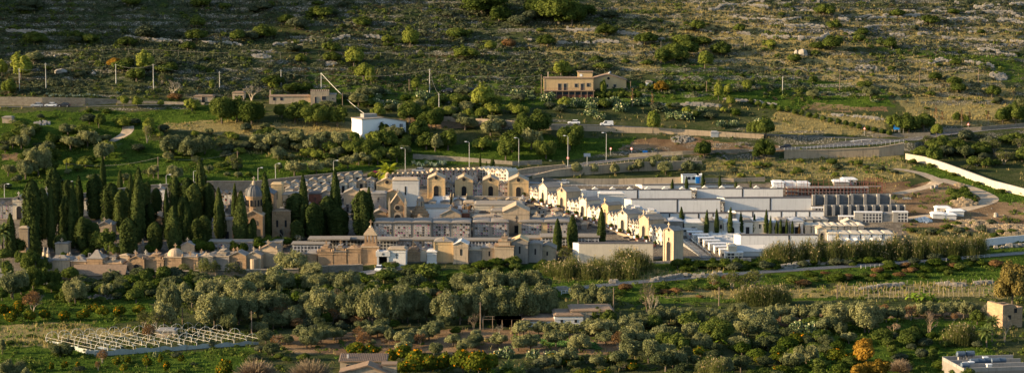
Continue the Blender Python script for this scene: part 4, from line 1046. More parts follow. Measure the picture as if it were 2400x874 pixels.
O = [
 (876, 905, 492, 528, 'gable', 'sandstone', 'grey_stone', 6, 'c', 'low orange-stone chapel left of the gothic church'),
 (1033, 1080, 492, 528, 'gable', 'pale_stone', 'grey_stone', 7, 'cp', 'classical tomb with grey pediment, right of the round temple'),
 (1081, 1100, 493, 522, 'flat', 'brick_red', 'roof_slab', 5, 'u', 'small red-brown tomb with a flat lid, behind the scalloped roofs'),
 (1108, 1161, 502, 527, 'flat', 'grey_stone', 'pale_stone', 6, 'a', 'flat grey tomb with a single arched window'),
 (990, 1056, 479, 523, 'flat', 'panel_white', 'concrete', 8, '', 'plain grey-white block below the broad stair'),
 (1112, 1228, 471, 506, 'flat', 'cream_plaster', 'roof_slab', 9, '', 'large flat beige block right of the stairs'),
 (1150, 1198, 489, 520, 'flat', 'cream_plaster', 'roof_slab', 6, 'n', 'low beige block in front of the larger flat one'),
 (920, 981, 416, 484, 'flat', 'white_plaster', 'pale_stone', 7, 's', 'tall modern white chapel with a dark vertical slot'),
 (904, 938, 446, 486, 'gable', 'golden_plaster', 'terracotta', 6, '', 'ochre timber-gabled tomb left of the tall white chapel'),
 (868, 905, 448, 492, 'flat', 'concrete', 'concrete', 6, 'k', 'plain grey tomb cube with dark relief behind the rightmost dark cypress'),
 (806, 846, 443, 486, 'gable', 'pale_stone', 'roof_slab', 6, '', 'beige tomb with tan slab gable behind the tall twin cypress'),
 (840, 872, 446, 490, 'curve', 'panel_white', 'pale_stone', 6, 'k', 'pale tomb with curved lid left of the grey cube'),
 (752, 778, 446, 490, 'gable', 'grey_stone', 'roof_slab', 6, 'k', 'grey modern tomb with a tall wall cross between cypresses'),
 (724, 754, 448, 490, 'flat', 'brick_red', 'dark_roof', 6, 'k', 'dark maroon tomb with a white cross window'),
 (636, 662, 428, 495, 'flat', 'golden_plaster', 'golden_plaster', 5, 's', 'tall golden tower tomb with black slot and cross'),
 (663, 700, 450, 500, 'flat', 'pale_stone', 'roof_slab', 6, '', 'beige flat tomb right of the golden tower tomb'),
 (752, 768, 475, 515, 'dome', 'sandstone', 'pale_stone', 4, 'c', 'small domed stone tomb between dark cypresses'),
 (600, 642, 446, 548, 'gable', 'sandstone', 'lead', 9, 'ac', 'large brown stone chapel with tall arch behind the pointed cypress'),
 (640, 680, 490, 555, 'flat', 'sandstone', 'sandstone', 6, 'dwp', 'two-storey orange-brown mausoleum right of the pointed cypress'),
 (346, 386, 503, 556, 'gable', 'sandstone', 'sandstone', 8, 'ap', 'brown chapel with broken arched gable among the left cypresses'),
 (228, 263, 520, 562, 'gable', 'pale_stone', 'grey_stone', 7, 'cu', 'pedimented tomb peeping between the dark cypresses at left'),
 (30, 60, 460, 514, 'gable', 'cream_plaster', 'roof_slab', 6, 'car', 'small cream chapel at the far left beside the niche row'),
 (46, 66, 530, 592, 'flat', 'pale_stone', 'pale_stone', 4, '', 'pale pillar-like tomb left of the big cypress group'),
 (520, 545, 510, 560, 'flat', 'pale_stone', 'grey_stone', 5, 'd', 'shaded tomb with flat top between two cypresses left of the dome'),
 (196, 216, 465, 505, 'gable', 'white_plaster', 'roof_slab', 4, '', 'pale little tomb glimpsed between the left cypresses'),
 (366, 386, 441, 470, 'gable', 'white_plaster', 'roof_slab', 4, 'c', 'white little tomb at the foot of the rear stone wall'),
 (130, 160, 566, 600, 'flat', 'pale_stone', 'grey_stone', 4, 'c', 'low grey tomb behind the left front row of mausoleums'),
 (255, 285, 572, 604, 'hip', 'sandstone', 'grey_stone', 4, 'c', 'low orange tomb behind the pyramid-roofed front mausoleum'),
 (425, 455, 568, 600, 'gable', 'pale_stone', 'grey_stone', 4, 'c', 'pale gabled tomb behind the front row, right of the white dome'),
 (575, 604, 440, 462, 'gable', 'cream_plaster', 'roof_slab', 5, 'c', 'cream gabled tomb behind the lead dome'),
]
for r in O: chapel(*r, group='tombs inside the old cemetery')
# domed chapel
t = site(571, 616, 566); o = thing('domed_chapel', 'tall sandstone chapel with a ribbed lead dome on an arcaded drum', 'chapel', t.loc, 0)
w = t.w / 2; H = pxm(566 - 424, t)
m = MB(); m.box(-w, w, 0, 2 * w, -FD, H * .42); m.prism([(-w, H * .42), (w, H * .42), (0, H * .5)], .02, 2 * w); m.build('walls', 'sandstone', o)
MB().prism([(-w - .2, H * .41), (-w - .2, H * .43), (0, H * .515), (w + .2, H * .43), (w + .2, H * .41), (0, H * .495)][::-1], -.25, 2 * w + .1).build('pediment', 'pale_stone', o)
MB().lathe(0, w, [(w * .86, H * .42), (w * .86, H * .54), (w * .78, H * .55), (w * .78, H * .7), (w * .88, H * .705), (w * .88, H * .73)], 20).build('drum', 'sandstone', o)
for i in range(12):
    a = i * math.pi / 6 + .26; c_ = Vector((math.cos(a) * w * .78, w + math.sin(a) * w * .78, 0)); MB().tube(c_ + Vector((0, 0, H * .57)), c_ + Vector((0, 0, H * .67)), .35, .3, 6).build('window', 'void', o)
m = MB(); m.lathe(0, w, [(w * .84 * math.cos(a), H * .73 + H * .18 * math.sin(a)) for a in np.linspace(0, 1.45, 8)], 20)
for i in range(10):
    a = i * math.pi / 5; pts = [(math.cos(a) * w * .86 * math.cos(q), w + math.sin(a) * w * .86 * math.cos(q), H * .73 + H * .185 * math.sin(q)) for q in np.linspace(0, 1.45, 7)]; m.path(pts, .09, 4)
m.build('dome', 'lead', o)
MB().lathe(0, w, [(.5, H * .9), (.45, H * .94), (.6, H * .945), (.1, H * .98)], 10).build('lantern', 'pale_stone', o); cross_mb(MB(), 0, w, H * .975, 1.0).build('cross', 'pale_stone', o)
MB().box(-.9, .9, -.2, .02, 0, 3.8).build('door_frame', 'pale_stone', o); MB().box(-.6, .6, -.25, .02, 0, 3.2).build('door', 'void', o)
MB().prism(arch_poly(0, 2.2, H * .27, H * .36), -.1, .02).build('arch_niche', 'pale_stone', o)
# column with cross
t = site(105, 117, 545); o = thing('memorial_column', 'tall stone column with capital and cross rising between cypresses', 'column', t.loc, 0); H = pxm(545 - 452, t)
MB().lathe(0, 0, [(.95, -2), (.95, 1.2), (.62, 1.4), (.55, H - 2.6)], 12).build('shaft', 'sandstone', o)
MB().lathe(0, 0, [(.6, H - 2.6), (.95, H - 1.9), (.95, H - .6), (.7, H - .5), (.4, H)], 12).build('capital', 'grey_stone', o); cross_mb(MB(), 0, 0, H, 1.4).build('cross', 'grey_stone', o)
# small statues and pillars behind the front row
for i, (x, yt, yb) in enumerate(((113, 580, 612), (64, 579, 600), (104, 578, 606), (145, 520, 545), (165, 590, 606), (202, 594, 606), (271, 580, 604), (335, 560, 596), (660, 452, 470))):
    t = site(x - 3, x + 3, yb); H = pxm(yb - yt, t); o = thing('grave_statue', f"{nth(i, 9)} weathered statue pedestal among the old tombs", 'monument', t.loc, rng.random(), 'pedestals among the old tombs')
    MB().frus(-.5, .5, -.5, .5, -1.5, H * .55, .12).build('pedestal', 'pale_stone', o); MB().lathe(0, 0, [(.3, H * .55), (.4, H * .7), (.22, H * .85), (.2, H * .92), (.12, H)], 8).build('figure', 'grey_stone', o)

# ---------------------------------------------------------------- back terrace: chapels on the podium
m_ = [(1003, 1042, 410, 465, 'leftmost of the four golden chapels on the terrace, tall with arched door'), (1068, 1107, 414, 462, 'second golden chapel on the terrace, with slanting side wing and arched door'),
      (1132, 1168, 415, 460, 'third golden chapel on the terrace, just left of the dark road bend'), (1192, 1238, 414, 464, 'rightmost golden chapel on the terrace, with crowning cross and finials')]
for x0, x1, yt, yb, l in m_: chapel(x0, x1, yt, yb, 'gable', 'golden_plaster', 'pale_stone', 9, 'acrp', l, name='chapel', cat='chapel', group='golden chapels of the terrace', turn=.0)
for x0, x1, l in ((1043, 1078, 'gabled niche pair between the first two golden chapels'), (1106, 1131, 'gabled niche pair between the second and third golden chapels'), (1168, 1198, 'gabled niche pair between the last two golden chapels')):
    niches(x0, x1, 427, 461, 2, 'gables', 5, l, group='gabled niche pairs of the terrace', wall='cream_plaster')
wall_run('terrace_wall', [(1052, 467), (1130, 467), (1240, 469)], [6, 6, 6], 'retaining', 'low dark terrace edge under the golden chapels', th=1.5, cop='grey_stone')
# broad stair
def stair(x0, x1, ya, yb_, n, label):
    A = site(x0, x1, yb_); Bt = site(x0, x1, ya); w = A.w / 2; L = Bt.loc.y - A.loc.y; z1 = Bt.loc.z - A.loc.z + .8
    o = thing('stair', label, 'stairs', A.loc, 0)
    m = MB()
    for i in range(n): m.box(-w, w, L * i / n, L, -1 if i == 0 else z1 * i / n, z1 * (i + 1) / n)
    m.build('steps', 'panel_white', o)
    for sx in (-1, 1): m = MB(); m.prismx([(0, -1), (L, -1), (L, z1 + .9), (0, .9)], sx * w - .25 if sx < 0 else w, -w + .0 if sx < 0 else w + .25); m.build('balustrade', 'golden_plaster', o)
    return o
stair(1012, 1052, 462, 487, 12, 'broad pale stair climbing to the leftmost golden chapel')
stair(1060, 1090, 466, 492, 12, 'second golden-edged stair right of the broad one')
chapel(1086, 1113, 470, 488, 'flat', 'grey_stone', 'pale_stone', 5, 'n', 'small niche block at the head of the second stair')
# back rows with scalloped gables
niches(905, 1010, 408, 440, 9, 'gables', 5, 'rear gabled niche row, left stretch beside the yellow palm', group='rear gabled niche rows', wall='pale_stone', roofm='pale_stone', gab=.8, y1=436)
niches(1010, 1120, 398, 433, 9, 'gables', 5, 'rear gabled niche row, middle stretch left of the sunlit one', group='rear gabled niche rows', wall='pale_stone', roofm='pale_stone', gab=.8, y1=429)
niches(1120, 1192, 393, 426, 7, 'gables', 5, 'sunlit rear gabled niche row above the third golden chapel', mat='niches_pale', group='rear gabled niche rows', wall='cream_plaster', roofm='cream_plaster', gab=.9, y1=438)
k = 0
for (xa, ya, xb, yb2, n, s) in ((660, 440, 850, 414, 9, 1), (668, 452, 880, 428, 10, 1), (690, 462, 800, 446, 5, 0)):
    for i in range(n):
        x = xa + (xb - xa) * i / n; y = ya + (yb2 - ya) * i / n + 14; w = (xb - xa) / n * .88
        chapel(x, x + w, y - 26, y, 'gable', 'cream_plaster' if (i + k) % 3 else 'pale_stone', 'roof_slab', 5, 'n' if i % 2 else 'd', f"{nth(i, n)} small tan-roofed tomb in the {['rearmost', 'middle', 'nearest'][k]} upper left rows", name='tomb', cat='tomb', group='small tan-roofed tombs of the upper left rows')
    k += 1
niches(-20, 34, 475, 514, 4, 'gables', 5, 'blue-grey gabled niche row at the left edge', group=None, wall='pale_stone')
niches(505, 546, 449, 480, 3, 'gables', 5, 'white gabled niche trio left of the lead dome', mat='niches_pale', wall='cream_plaster')
chapel(882, 932, 418, 446, 'gable', 'golden_plaster', 'pale_stone', 6, 'rc', 'cream gabled chapel with rose window under the yellow palm', name='chapel', cat='chapel')

# ---------------------------------------------------------------- the diagonal avenue of gabled niches and little chapels
def yd(x): return 460 + .357 * (x - 1231)
seq = [('n', 1231, 1262, 34), ('c', 1263, 1282, 52), ('n', 1284, 1307, 36), ('c', 1306, 1327, 52), ('n', 1329, 1357, 38), ('c', 1357, 1374, 52), ('n', 1376, 1409, 42), ('c', 1410, 1425, 54), ('n', 1424, 1448, 42), ('c', 1448, 1470, 56), ('n', 1473, 1498, 42), ('c', 1497, 1520, 58), ('n', 1521, 1553, 46)]
ni = 0; ci = 0
for kd, x0, x1, hp in seq:
    y0, y1 = yd(x0), yd(x1); A, B = G(x0, y0), G(x1, y1)
    if kd == 'n':
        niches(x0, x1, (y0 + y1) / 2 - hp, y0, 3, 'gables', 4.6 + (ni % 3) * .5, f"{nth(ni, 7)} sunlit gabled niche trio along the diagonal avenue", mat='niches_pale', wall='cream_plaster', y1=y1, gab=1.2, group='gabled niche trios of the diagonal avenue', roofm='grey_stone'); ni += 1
    else:
        chapel(x0, x1, (y0 + y1) / 2 - hp + [2, -3, 4, 0, 3, -2][ci % 6], y0, 'gable', ['cream_plaster', 'pale_stone', 'cream_plaster', 'golden_plaster'][ci % 4], ['grey_stone', 'roof_slab'][ci % 2], 5.2, ['asc', 'arc', 'acu'][ci % 3], f"{nth(ci, 6)} little sunlit chapel along the diagonal avenue", name='chapel', cat='chapel', y1=y1, group='little chapels of the diagonal avenue'); ci += 1
chapel(1556, 1578, 530, 612, 'gable', 'pale_stone', 'grey_stone', 3.8, 'asrpc', 'tall tower-like chapel with slim gable at the lower end of the avenue', name='chapel', cat='chapel', y1=618)
# terraces of flower tubs and graves in front of the avenue
gv = 0; gl = []
for i in range(46):
    x = 1228 + i * 6.8; y = yd(x) + 5 + (i % 2) * 5
    if x > 1545: break
    gl.append((x, y))
def grave(x, y, label, group, tone='marble', rz=0, h=.35, head=True):
    p = G(x, y); o = thing('grave', label, 'grave', p, rz, group)
    MB().box(-.5, .5, -1.0, 1.0, -.6, h).build('slab', tone, o)
    if head: m = MB(); m.box(-.5, .5, 1.0, 1.15, -.5, 1.1); m.build('headstone', 'marble', o)
    return o
for i, (x, y) in enumerate(gl):
    if i % 3 == 0:
        p = G(x, y); o = thing('planter', f"{nth(i // 3, (len(gl) + 2) // 3)} terracotta tub with a small shrub along the diagonal avenue", 'planter', p, 0, 'tubs along the diagonal avenue')
        MB().lathe(0, 0, [(.4, -.3), (.6, .7), (.66, .8)], 9).build('pot', 'rusty_steel', o)
        V, Fc = shell([(0, 0, 1.2, .6, .6, .55)], 90, .3); add_mesh('foliage', V, Fc, ['citrus_leaf'], o)
    else: grave(x, y + 3, f"{nth(i, len(gl))} dark grave slab along the diagonal avenue", 'graves along the diagonal avenue', 'dark_roof' if i % 2 else 'grey_stone', R(-60))
wall_run('kerb_wall', [(1228, 470), (1330, 508), (1440, 546), (1500, 563)], [5, 5, 5, 5], 'retaining', 'low brown wall running along the diagonal avenue', th=.6)

# crowded small tombs between the larger ones
def tomb_rows(corners, rows_n, cols, label, group, hpx=(9, 17)):
    (ax, ay), (bx, by), (cx_, cy_), (dx_, dy_) = corners    # back left, back right, front right, front left
    for r_ in range(rows_n):
        v = (r_ + .5) / rows_n; xs = [ax + (dx_ - ax) * v, bx + (cx_ - bx) * v]; ys = [ay + (dy_ - ay) * v, by + (cy_ - by) * v]
        for i in range(cols):
            u = (i + .5) / cols; x = xs[0] + (xs[1] - xs[0]) * u + rng.uniform(-2, 2); y = ys[0] + (ys[1] - ys[0]) * u; w = rng.uniform(6, 10)
            st = rng.choice(['gable', 'flat', 'hip', 'step', 'flat', 'gable']); wl = rng.choice(['pale_stone', 'cream_plaster', 'grey_stone', 'sandstone', 'white_plaster', 'concrete'])
            chapel(x - w, x + w, y - rng.uniform(*hpx), y, st, wl, rng.choice(['roof_slab', 'grey_stone', 'pale_stone', 'dark_roof']), rng.uniform(2.5, 4.5), rng.choice(['c', 'd', 'n', 's', 'ca', '']),
                f"{nth(i, cols)} small tomb in the {['back', 'second', 'third', 'front'][r_ if r_ < rows_n - 1 else 3]} row of {label}", name='tomb', cat='tomb', group=group, turn=rng.uniform(-.25, .1))
tomb_rows(((1245, 492), (1300, 498), (1395, 545), (1250, 545)), 3, 6, 'the plot right of the beige chapel', 'small tombs of the crowded plot')
tomb_rows(((668, 466), (890, 458), (870, 500), (668, 512)), 3, 9, 'the plot behind the middle cypresses', 'small tombs behind the middle cypresses')
tomb_rows(((985, 478), (1240, 472), (1240, 512), (1060, 516)), 3, 8, 'the plot below the broad stairs', 'small tombs below the broad stairs')
tomb_rows(((470, 470), (600, 462), (600, 520), (500, 530)), 3, 5, 'the plot left of the lead dome', 'small tombs left of the lead dome')
tomb_rows(((120, 606), (640, 598), (640, 612), (120, 622)), 1, 20, 'tombs behind the front mausoleums', 'small tombs behind the front mausoleums')
tomb_rows(((1640, 524), (1880, 520), (1880, 530), (1640, 534)), 1, 13, 'pale tombs above the slim cypresses', 'pale small tombs above the slim cypresses', (6, 10))

# ---------------------------------------------------------------- new section: long white blocks
white_wall(1505, 1720, 432, 443, [], 'topmost thin white block behind the small cypresses', 3, mat='white_plaster')
white_wall(1375, 1621, 443, 470, [1494], 'upper left long white block with one dark joint', 4, y1=469, peaks=6)
white_wall(1633, 1835, 440, 466, [1740], 'upper right long white block with one dark joint', 4, y1=465, peaks=5)
white_wall(1480, 1688, 466, 500, [1587], 'middle left long white block with one dark joint', 4, y1=499)
white_wall(1698, 1901, 463, 496, [1805], 'middle right long white block with one dark joint', 4, y1=495)
white_wall(1548, 1707, 498, 518, [1569, 1603, 1637, 1671], 'lower left white block with four dark joints', 4)
white_wall(1724, 1930, 494, 515, [1764, 1797, 1831, 1865, 1897], 'lower right white block with five dark joints', 4)
niches(1622, 1632, 445, 469, 1, 'flat', 3, 'narrow niche strip between the two upper white blocks', mat='niches_pale')
niches(1689, 1697, 470, 499, 1, 'flat', 3, 'narrow niche strip between the two middle white blocks', mat='niches_pale')
niches(1708, 1723, 497, 517, 1, 'flat', 3, 'narrow niche strip between the two lower white blocks', mat='niches')
niches(1404, 1444, 450, 480, 3, 'flat', 5, 'bright block of white niches standing before the upper left white block', mat='niches_pale', wall='white_plaster', roofm='white_plaster')
chapel(1403, 1463, 450, 482, 'flat', 'white_plaster', 'white_plaster', 4, '', 'plain white side of the bright niche block')
chapel(1476, 1513, 487, 520, 'step', 'cream_plaster', 'white_plaster', 7, 'wd', 'cream stepped tomb at the left of the new section')
chapel(1508, 1547, 494, 530, 'step', 'cream_plaster', 'white_plaster', 7, 'wd', 'second cream stepped tomb, nearer than the first')
SM = [(1548, 1566, 'grey_stone'), (1567, 1600, 'grey_stone'), (1604, 1646, 'cream_plaster'), (1646, 1674, 'cream_plaster'), (1676, 1694, 'cream_plaster'), (1696, 1734, 'white_plaster'), (1740, 1764, 'white_plaster'), (1765, 1796, 'cream_plaster'), (1800, 1822, 'cream_plaster'), (1824, 1850, 'cream_plaster'), (1852, 1882, 'white_plaster')]
for i, (a, b_, w_) in enumerate(SM):
    chapel(a, b_, 512 + (i % 3), 549, ['flat', 'hip', 'flat'][i % 3], w_, ['roof_slab', 'grey_metal', 'white_plaster'][i % 3], 7, ['w', 'a', 'd', 's'][i % 4], f"{nth(i, len(SM))} small pale chapel in the row behind the slim cypresses", name='chapel', cat='chapel', group='small pale chapels behind the slim cypresses')
for i in range(7):   # small blocks just under the lower white blocks
    a = 1820 + i * 17.5; chapel(a, a + 15, 509, 526, 'flat', 'concrete' if i % 2 else 'cream_plaster', 'concrete', 5, '', f"{nth(i, 7)} tiny tomb cube below the lower right white block", name='tomb', cat='tomb', group='tiny tomb cubes')
# stepped white niche terraces going down to the right
for i in range(9):
    x = 1600 + i * 12.5; y = 552 + i * 7.0
    t = site(x, x + 34 + i, y); w = t.w / 2
    o = thing('niche_block', f"{nth(i, 9)} stepped white niche block descending beside the blue stair", 'columbarium', t.loc, R(4), 'stepped white niche blocks')
    MB().box(-w, w, 0, 2.6, -FD, 1.9).build('walls', 'white_plaster', o); MB().box(-w + .1, w - .1, -.06, .02, .1, 1.7).build('niche_grid', 'niches_pale', o); MB().box(-w - .1, w + .1, -.12, 2.7, 1.9, 2.05).build('roof', 'white_paint', o)
t0 = G(1600, 568); t1 = G(1655, 604)
o = thing('stair', 'blue-grey railed stair beside the stepped white niche blocks', 'stairs', t0, math.atan2(t1.y - t0.y, t1.x - t0.x)); L = (t1 - t0).xy.length; m = MB()
for i in range(14): m.box(L * i / 14, L * (i + 1) / 14, -1.4, 1.4, -3, 1.0 - i * (1.0 + t0.z - t1.z) / 14)
m.build('steps', 'concrete', o)
for sy in (-1.4, 1.4):
    m = MB(); m.tube((0, sy, 2.0), (L, sy, 2.0 - (1 + t0.z - t1.z)), .08)
    for i in range(10): m.tube((L * i / 9, sy, 0 - i * (1 + t0.z - t1.z) / 9), (L * i / 9, sy, 2.0 - i * (1 + t0.z - t1.z) / 9), .05)
    m.build('railing', 'tank_blue', o)
white_wall(1736, 1916, 549, 584, [1849], 'nearest long white block below the slim cypresses', 4, mat='panel_white')
chapel(1724, 1800, 575, 600, 'side', 'white_plaster', 'white_plaster', 4, '', 'low white building with rippled roof below the nearest white block')
chapel(1708, 1726, 572, 607, 'flat', 'cream_plaster', 'cream_plaster', 5, '', 'narrow cream block at the corner of the low white building')
# graves of the open field
gi = 0; gf = []
for r_ in range(5):
    for c_ in range(15):
        x = 1655 + c_ * 6.2 + rng.uniform(-1.2, 1.2) + r_ * 1.5; y = 551 + r_ * 5.0 + rng.uniform(-.6, .6)
        if x < 1640 + (y - 545) * 1.7 or x > 1735 and y > 552: continue
        gf.append((x, y, r_))
for r_ in range(5):
    q = [g for g in gf if g[2] == r_]
    for i, g in enumerate(q): grave(g[0], g[1], f"{nth(i, len(q))} pale grave in the {ORD[r_]} row of the open grave field", 'graves of the open field', 'marble', rng.uniform(-.1, .1), rng.uniform(.2, .6))
# cube tombs at the right
for i in range(6):
    a = 1937 + i * 26; chapel(a + 3, a + 26, 541, 564, 'flat', 'panel_white' if i < 5 else 'white_plaster', 'cream_plaster', 6, 't', f"{nth(i, 6)} pale cube tomb in the front row at the right", name='tomb', cat='tomb', group='pale cube tombs, front row')
for i in range(9):
    a = 1885 + i * 15.5; chapel(a + 2, a + 15, 522 + (i % 2), 549, 'flat', 'cream_plaster' if i < 5 else 'concrete', 'cream_plaster', 6, '', f"{nth(i, 9)} pale cube tomb in the second row at the right", name='tomb', cat='tomb', group='pale cube tombs, second row')
chapel(1916, 1936, 532, 562, 'gable', 'cream_plaster', 'pale_stone', 5, 'ap', 'small cream temple-front tomb left of the cube tombs')
chapel(1974, 2006, 514, 531, 'gable', 'cream_plaster', 'cream_plaster', 5, '', 'low twin-gabled white tomb above the cube tombs')
for i in range(6):
    a = 1963 + i * 19; chapel(a, a + 18, 562, 574, 'gable', 'white_plaster', 'white_plaster', 4, '', f"{nth(i, 6)} low white gabled tomb at the foot of the cube tombs", name='tomb', cat='tomb', group='low white gabled tombs')

# ---------------------------------------------------------------- building site
def shells(x0, x1, yt, yb, n, label, mat='raw_concrete'):
    t = site(x0, x1, yb); w = t.w; H = pxm(yb - yt, t); o = thing('concrete_shell', label, 'building site', t.loc, R(2), 'unfinished concrete blocks')
    MB().box(-w / 2, w / 2, 1.6, 2.0, -FD, H).build('rear_wall', mat, o)
    for i in range(n + 1): x = -w / 2 + w * i / n; MB().box(x - .12, x + (.75 if i < n else .12), 0, 1.58, -FD, H * .98).build('buttress', 'concrete', o)
shells(1905, 1990, 457, 482, 3, 'left half of the upper grey concrete shell'); shells(1994, 2088, 456, 481, 3, 'right half of the upper grey concrete shell')
shells(1932, 2120, 481, 505, 10, 'lower grey concrete shell with many buttresses'); 
def boxgrid(x0, x1, yt, yb, label, nx_=4, part=.5):
    t = site(x0, x1, yb); w = t.w; H = pxm(yb - yt, t) - .5; o = thing('niche_block', label, 'columbarium', t.loc, R(-3), 'new empty niche frames')
    MB().box(-w / 2, w / 2, 0, 2.5, -1, H).build('walls', 'concrete', o); MB().box(-w / 2 + w * part, w / 2 - .1, -.08, .05, .1, H - .1).build('niche_grid', 'niches_empty', o); MB().box(-w / 2 - .05, w / 2 + .05, -.1, 2.6, H, H + .15).build('roof', 'panel_white', o)
boxgrid(2003, 2071, 497, 524, 'empty niche frame with white end, left of the pair', part=.3); boxgrid(2093, 2128, 494, 521, 'empty niche frame with white end, at the right edge of the site', part=.35)
boxgrid(1966, 2004, 504, 522, 'low empty niche frame behind the twin gables', part=.2); boxgrid(1903, 1930, 484, 500, 'small beige niche frame beside the middle right white block', part=.2)
chapel(2070, 2112, 499, 521, 'flat', 'concrete', 'concrete', 3, '', 'low concrete block between the two empty niche frames', name='concrete_block', cat='building site')
t = site(1845, 2034, 462); w = t.w / 2; H = pxm(462 - 434, t)
o = thing('scaffolded_building', 'unfinished niche building with rusty red scaffolding and concrete frame', 'building site', t.loc, 0)
m = MB()
for k in range(3): m.box(-w, w, 0, 4, H * (k + 1) / 3 - .3 - .6, H * (k + 1) / 3 - .6)
m.build('floor_slabs', 'concrete', o)
m = MB()
for i in range(24): x = -w + .2 + i * (2 * w - .4) / 23; MB().box(x - .12, x + .12, .1, .35, -2, H - .6).build('column', 'concrete', o)
MB().box(-w, w, 3.81, 3.95, -2, H - .7).build('rear_wall', 'brick_red', o)
m = MB()
for i in range(30): x = -w - 3 + i * (2 * w + 8) / 29; m.tube((x, -.6, -1.5), (x, -.6, H + rng.uniform(-.6, 1.4)), .07, .07, 4); 
for k in range(5): m.tube((-w - 3, -.6, H * k / 4), (w + 5, -.6, H * k / 4), .06, .06, 4)
m.build('scaffolding', 'rusty_steel', o)
m = MB()
for i in range(16): x = -w + i * 2 * w / 15; m.tube((x, 4.3, H - .6), (x, 4.3, H + 1.5), .06, .06, 4)
m.tube((-w, 4.3, H + .6), (w, 4.3, H + .6), .05, .05, 4); m.build('guard_rail', 'rusty_steel', o)
t = site(2028, 2068, 456); w = t.w / 2; o = thing('scaffold_tower', 'rusty red scaffold tower at the right end of the unfinished building', 'scaffolding', t.loc, 0, None); m = MB()
for i in range(6):
    for y in (0, 3): x = -w + i * 2 * w / 5; m.tube((x, y, -1), (x, y, 5.2), .08, .08, 4)
for k in range(5): m.box(-w, w, 0, .15, k * 1.2, k * 1.2 + .1); m.box(-w, w, 3, 3.15, k * 1.2, k * 1.2 + .1)
m.build('frame', 'rusty_steel', o); MB().box(-w, w, .2, 2.9, 2.4, 2.5).build('deck', 'concrete', o)
for i, (a, b_, yt, yb, l) in enumerate(((1812, 1838, 423, 440, 'bright white precast box at the left end of the stack'), (1840, 1866, 424, 439, 'second white precast box of the stack beside the scaffolding'), (1868, 1898, 425, 440, 'third precast box of the stack, partly over the scaffolding'), (1975, 2008, 416, 434, 'dark latticed precast box with a white side on top of the site'), (1955, 1990, 426, 436, 'flat pale slab stack on the unfinished roof'))):
    chapel(a, b_, yt, yb, 'flat', 'white_paint' if i < 3 else 'concrete', 'white_paint', 5, 'n' if i == 3 else '', l, name='precast_box', cat='building material', group='precast boxes of the site')
for i, (a, b_, yt, yb, l, op) in enumerate(((2195, 2231, 484, 501, 'upright precast niche frame on the dirt yard', 'n'), (2224, 2258, 490, 505, 'white precast slab stack right of the upright frame', ''), (2186, 2214, 500, 512, 'white slab lying flat in front of the frame', ''), (2208, 2240, 500, 513, 'nearest white slab lying on the dirt yard', ''))):
    chapel(a, b_, yt, yb, 'flat', 'white_plaster', 'white_paint', 4, op, l, name='precast_slab', cat='building material', group='precast pieces on the dirt yard')
for i, (a, yb) in enumerate(((2184, 442), (2194, 440))):
    t = site(a - 4, a + 4, yb); o = thing('concrete_ring', f"{'left' if i == 0 else 'right'} of two grey concrete pipe rings on the dirt track", 'building material', t.loc, 0, 'concrete pipe rings'); m = MB(); n = 12
    m.lathe(0, 0, [(.6, -.2), (.6, .9)], 12); m.build('ring', 'concrete', o); MB().lathe(0, 0, [(.42, .6), (.42, .93)], 10).build('hollow', 'void', o)
p = G(2250, 478); V, Fc = leaf_quads(NR.normal(size=(40, 3)) * [.9, .5, .3] + [0, 0, .3], NR.normal(size=(40, 3)) * [.3, 1, 1], .8)
o = add_mesh('safety_netting', V + np.array([p.x, p.y, p.z]), Fc, ['red_plastic']); tag(o, 'crumpled bright red safety netting on the bushy mound', 'netting')
wall_run('safety_netting', [(1688, 549), (1706, 548)], [7, 7], 'red_plastic', 'short orange-red barrier among the slim cypresses', 'barrier', th=.06)
# ---------------------------------------------------------------- walls of the hillside and the roads
wall_run('road_wall', [(-20, 480), (145, 474), (330, 456), (500, 452), (600, 447), (720, 428), (848, 413)], [14, 14, 20, 27, 22, 16, 12], 'dry_stone', 'long sloping stone wall behind the left cypresses, carrying the lamps', cop='grey_stone')
wall_run('road_wall', [(1248, 418), (1300, 413), (1365, 410), (1472, 402), (1560, 399), (1645, 395)], [6, 14, 18, 21, 20, 17], 'retaining', 'brown retaining wall under the road bend with olives before it', cop='pale_stone')
wall_run('road_wall', [(1195, 412), (1250, 405), (1325, 396)], [10, 12, 10], 'retaining', 'short pale wall at the inside of the road bend', cop='pale_stone')
wall_run('yard_wall', [(1328, 432), (1450, 432), (1598, 429)], [13, 13, 14], 'retaining', 'brown wall along the cemetery lane left of the white cabin')
wall_run('yard_wall', [(1650, 427), (1720, 427), (1792, 425)], [10, 9, 10], 'retaining', 'low broken brown wall right of the blue toilet')
wall_run('road_wall', [(1838, 371), (1960, 369), (2060, 367), (2118, 362)], [18, 18, 21, 26], 'retaining', 'tall tan retaining wall carrying the road at the right', cop='pale_stone')
wall_run('boundary_wall', [(2123, 373), (2169, 383), (2216, 399), (2326, 439), (2430, 466)], [12, 14, 15, 15, 15], 'bright_wall', 'long brightly sunlit cream boundary wall running down at the right', th=.6, cop='bright_wall')
wall_run('terrace_wall', [(-20, 247), (100, 249), (200, 247), (275, 241)], [20, 21, 17, 8], 'dry_stone', 'high stone wall behind the three parked cars at the upper left')
wall_run('terrace_wall', [(275, 242), (380, 243), (480, 246)], [6, 5, 5], 'dry_stone', 'low stone wall continuing right from the high wall at the upper left')
wall_run('terrace_wall', [(1262, 303), (1400, 307), (1560, 312), (1790, 324)], [11, 11, 11, 9], 'retaining', 'long brown terrace wall below the parked white van')
wall_run('terrace_wall', [(1475, 369), (1600, 363), (1755, 357)], [9, 9, 8], 'dry_stone', 'rough stone wall along the upper edge of the road')
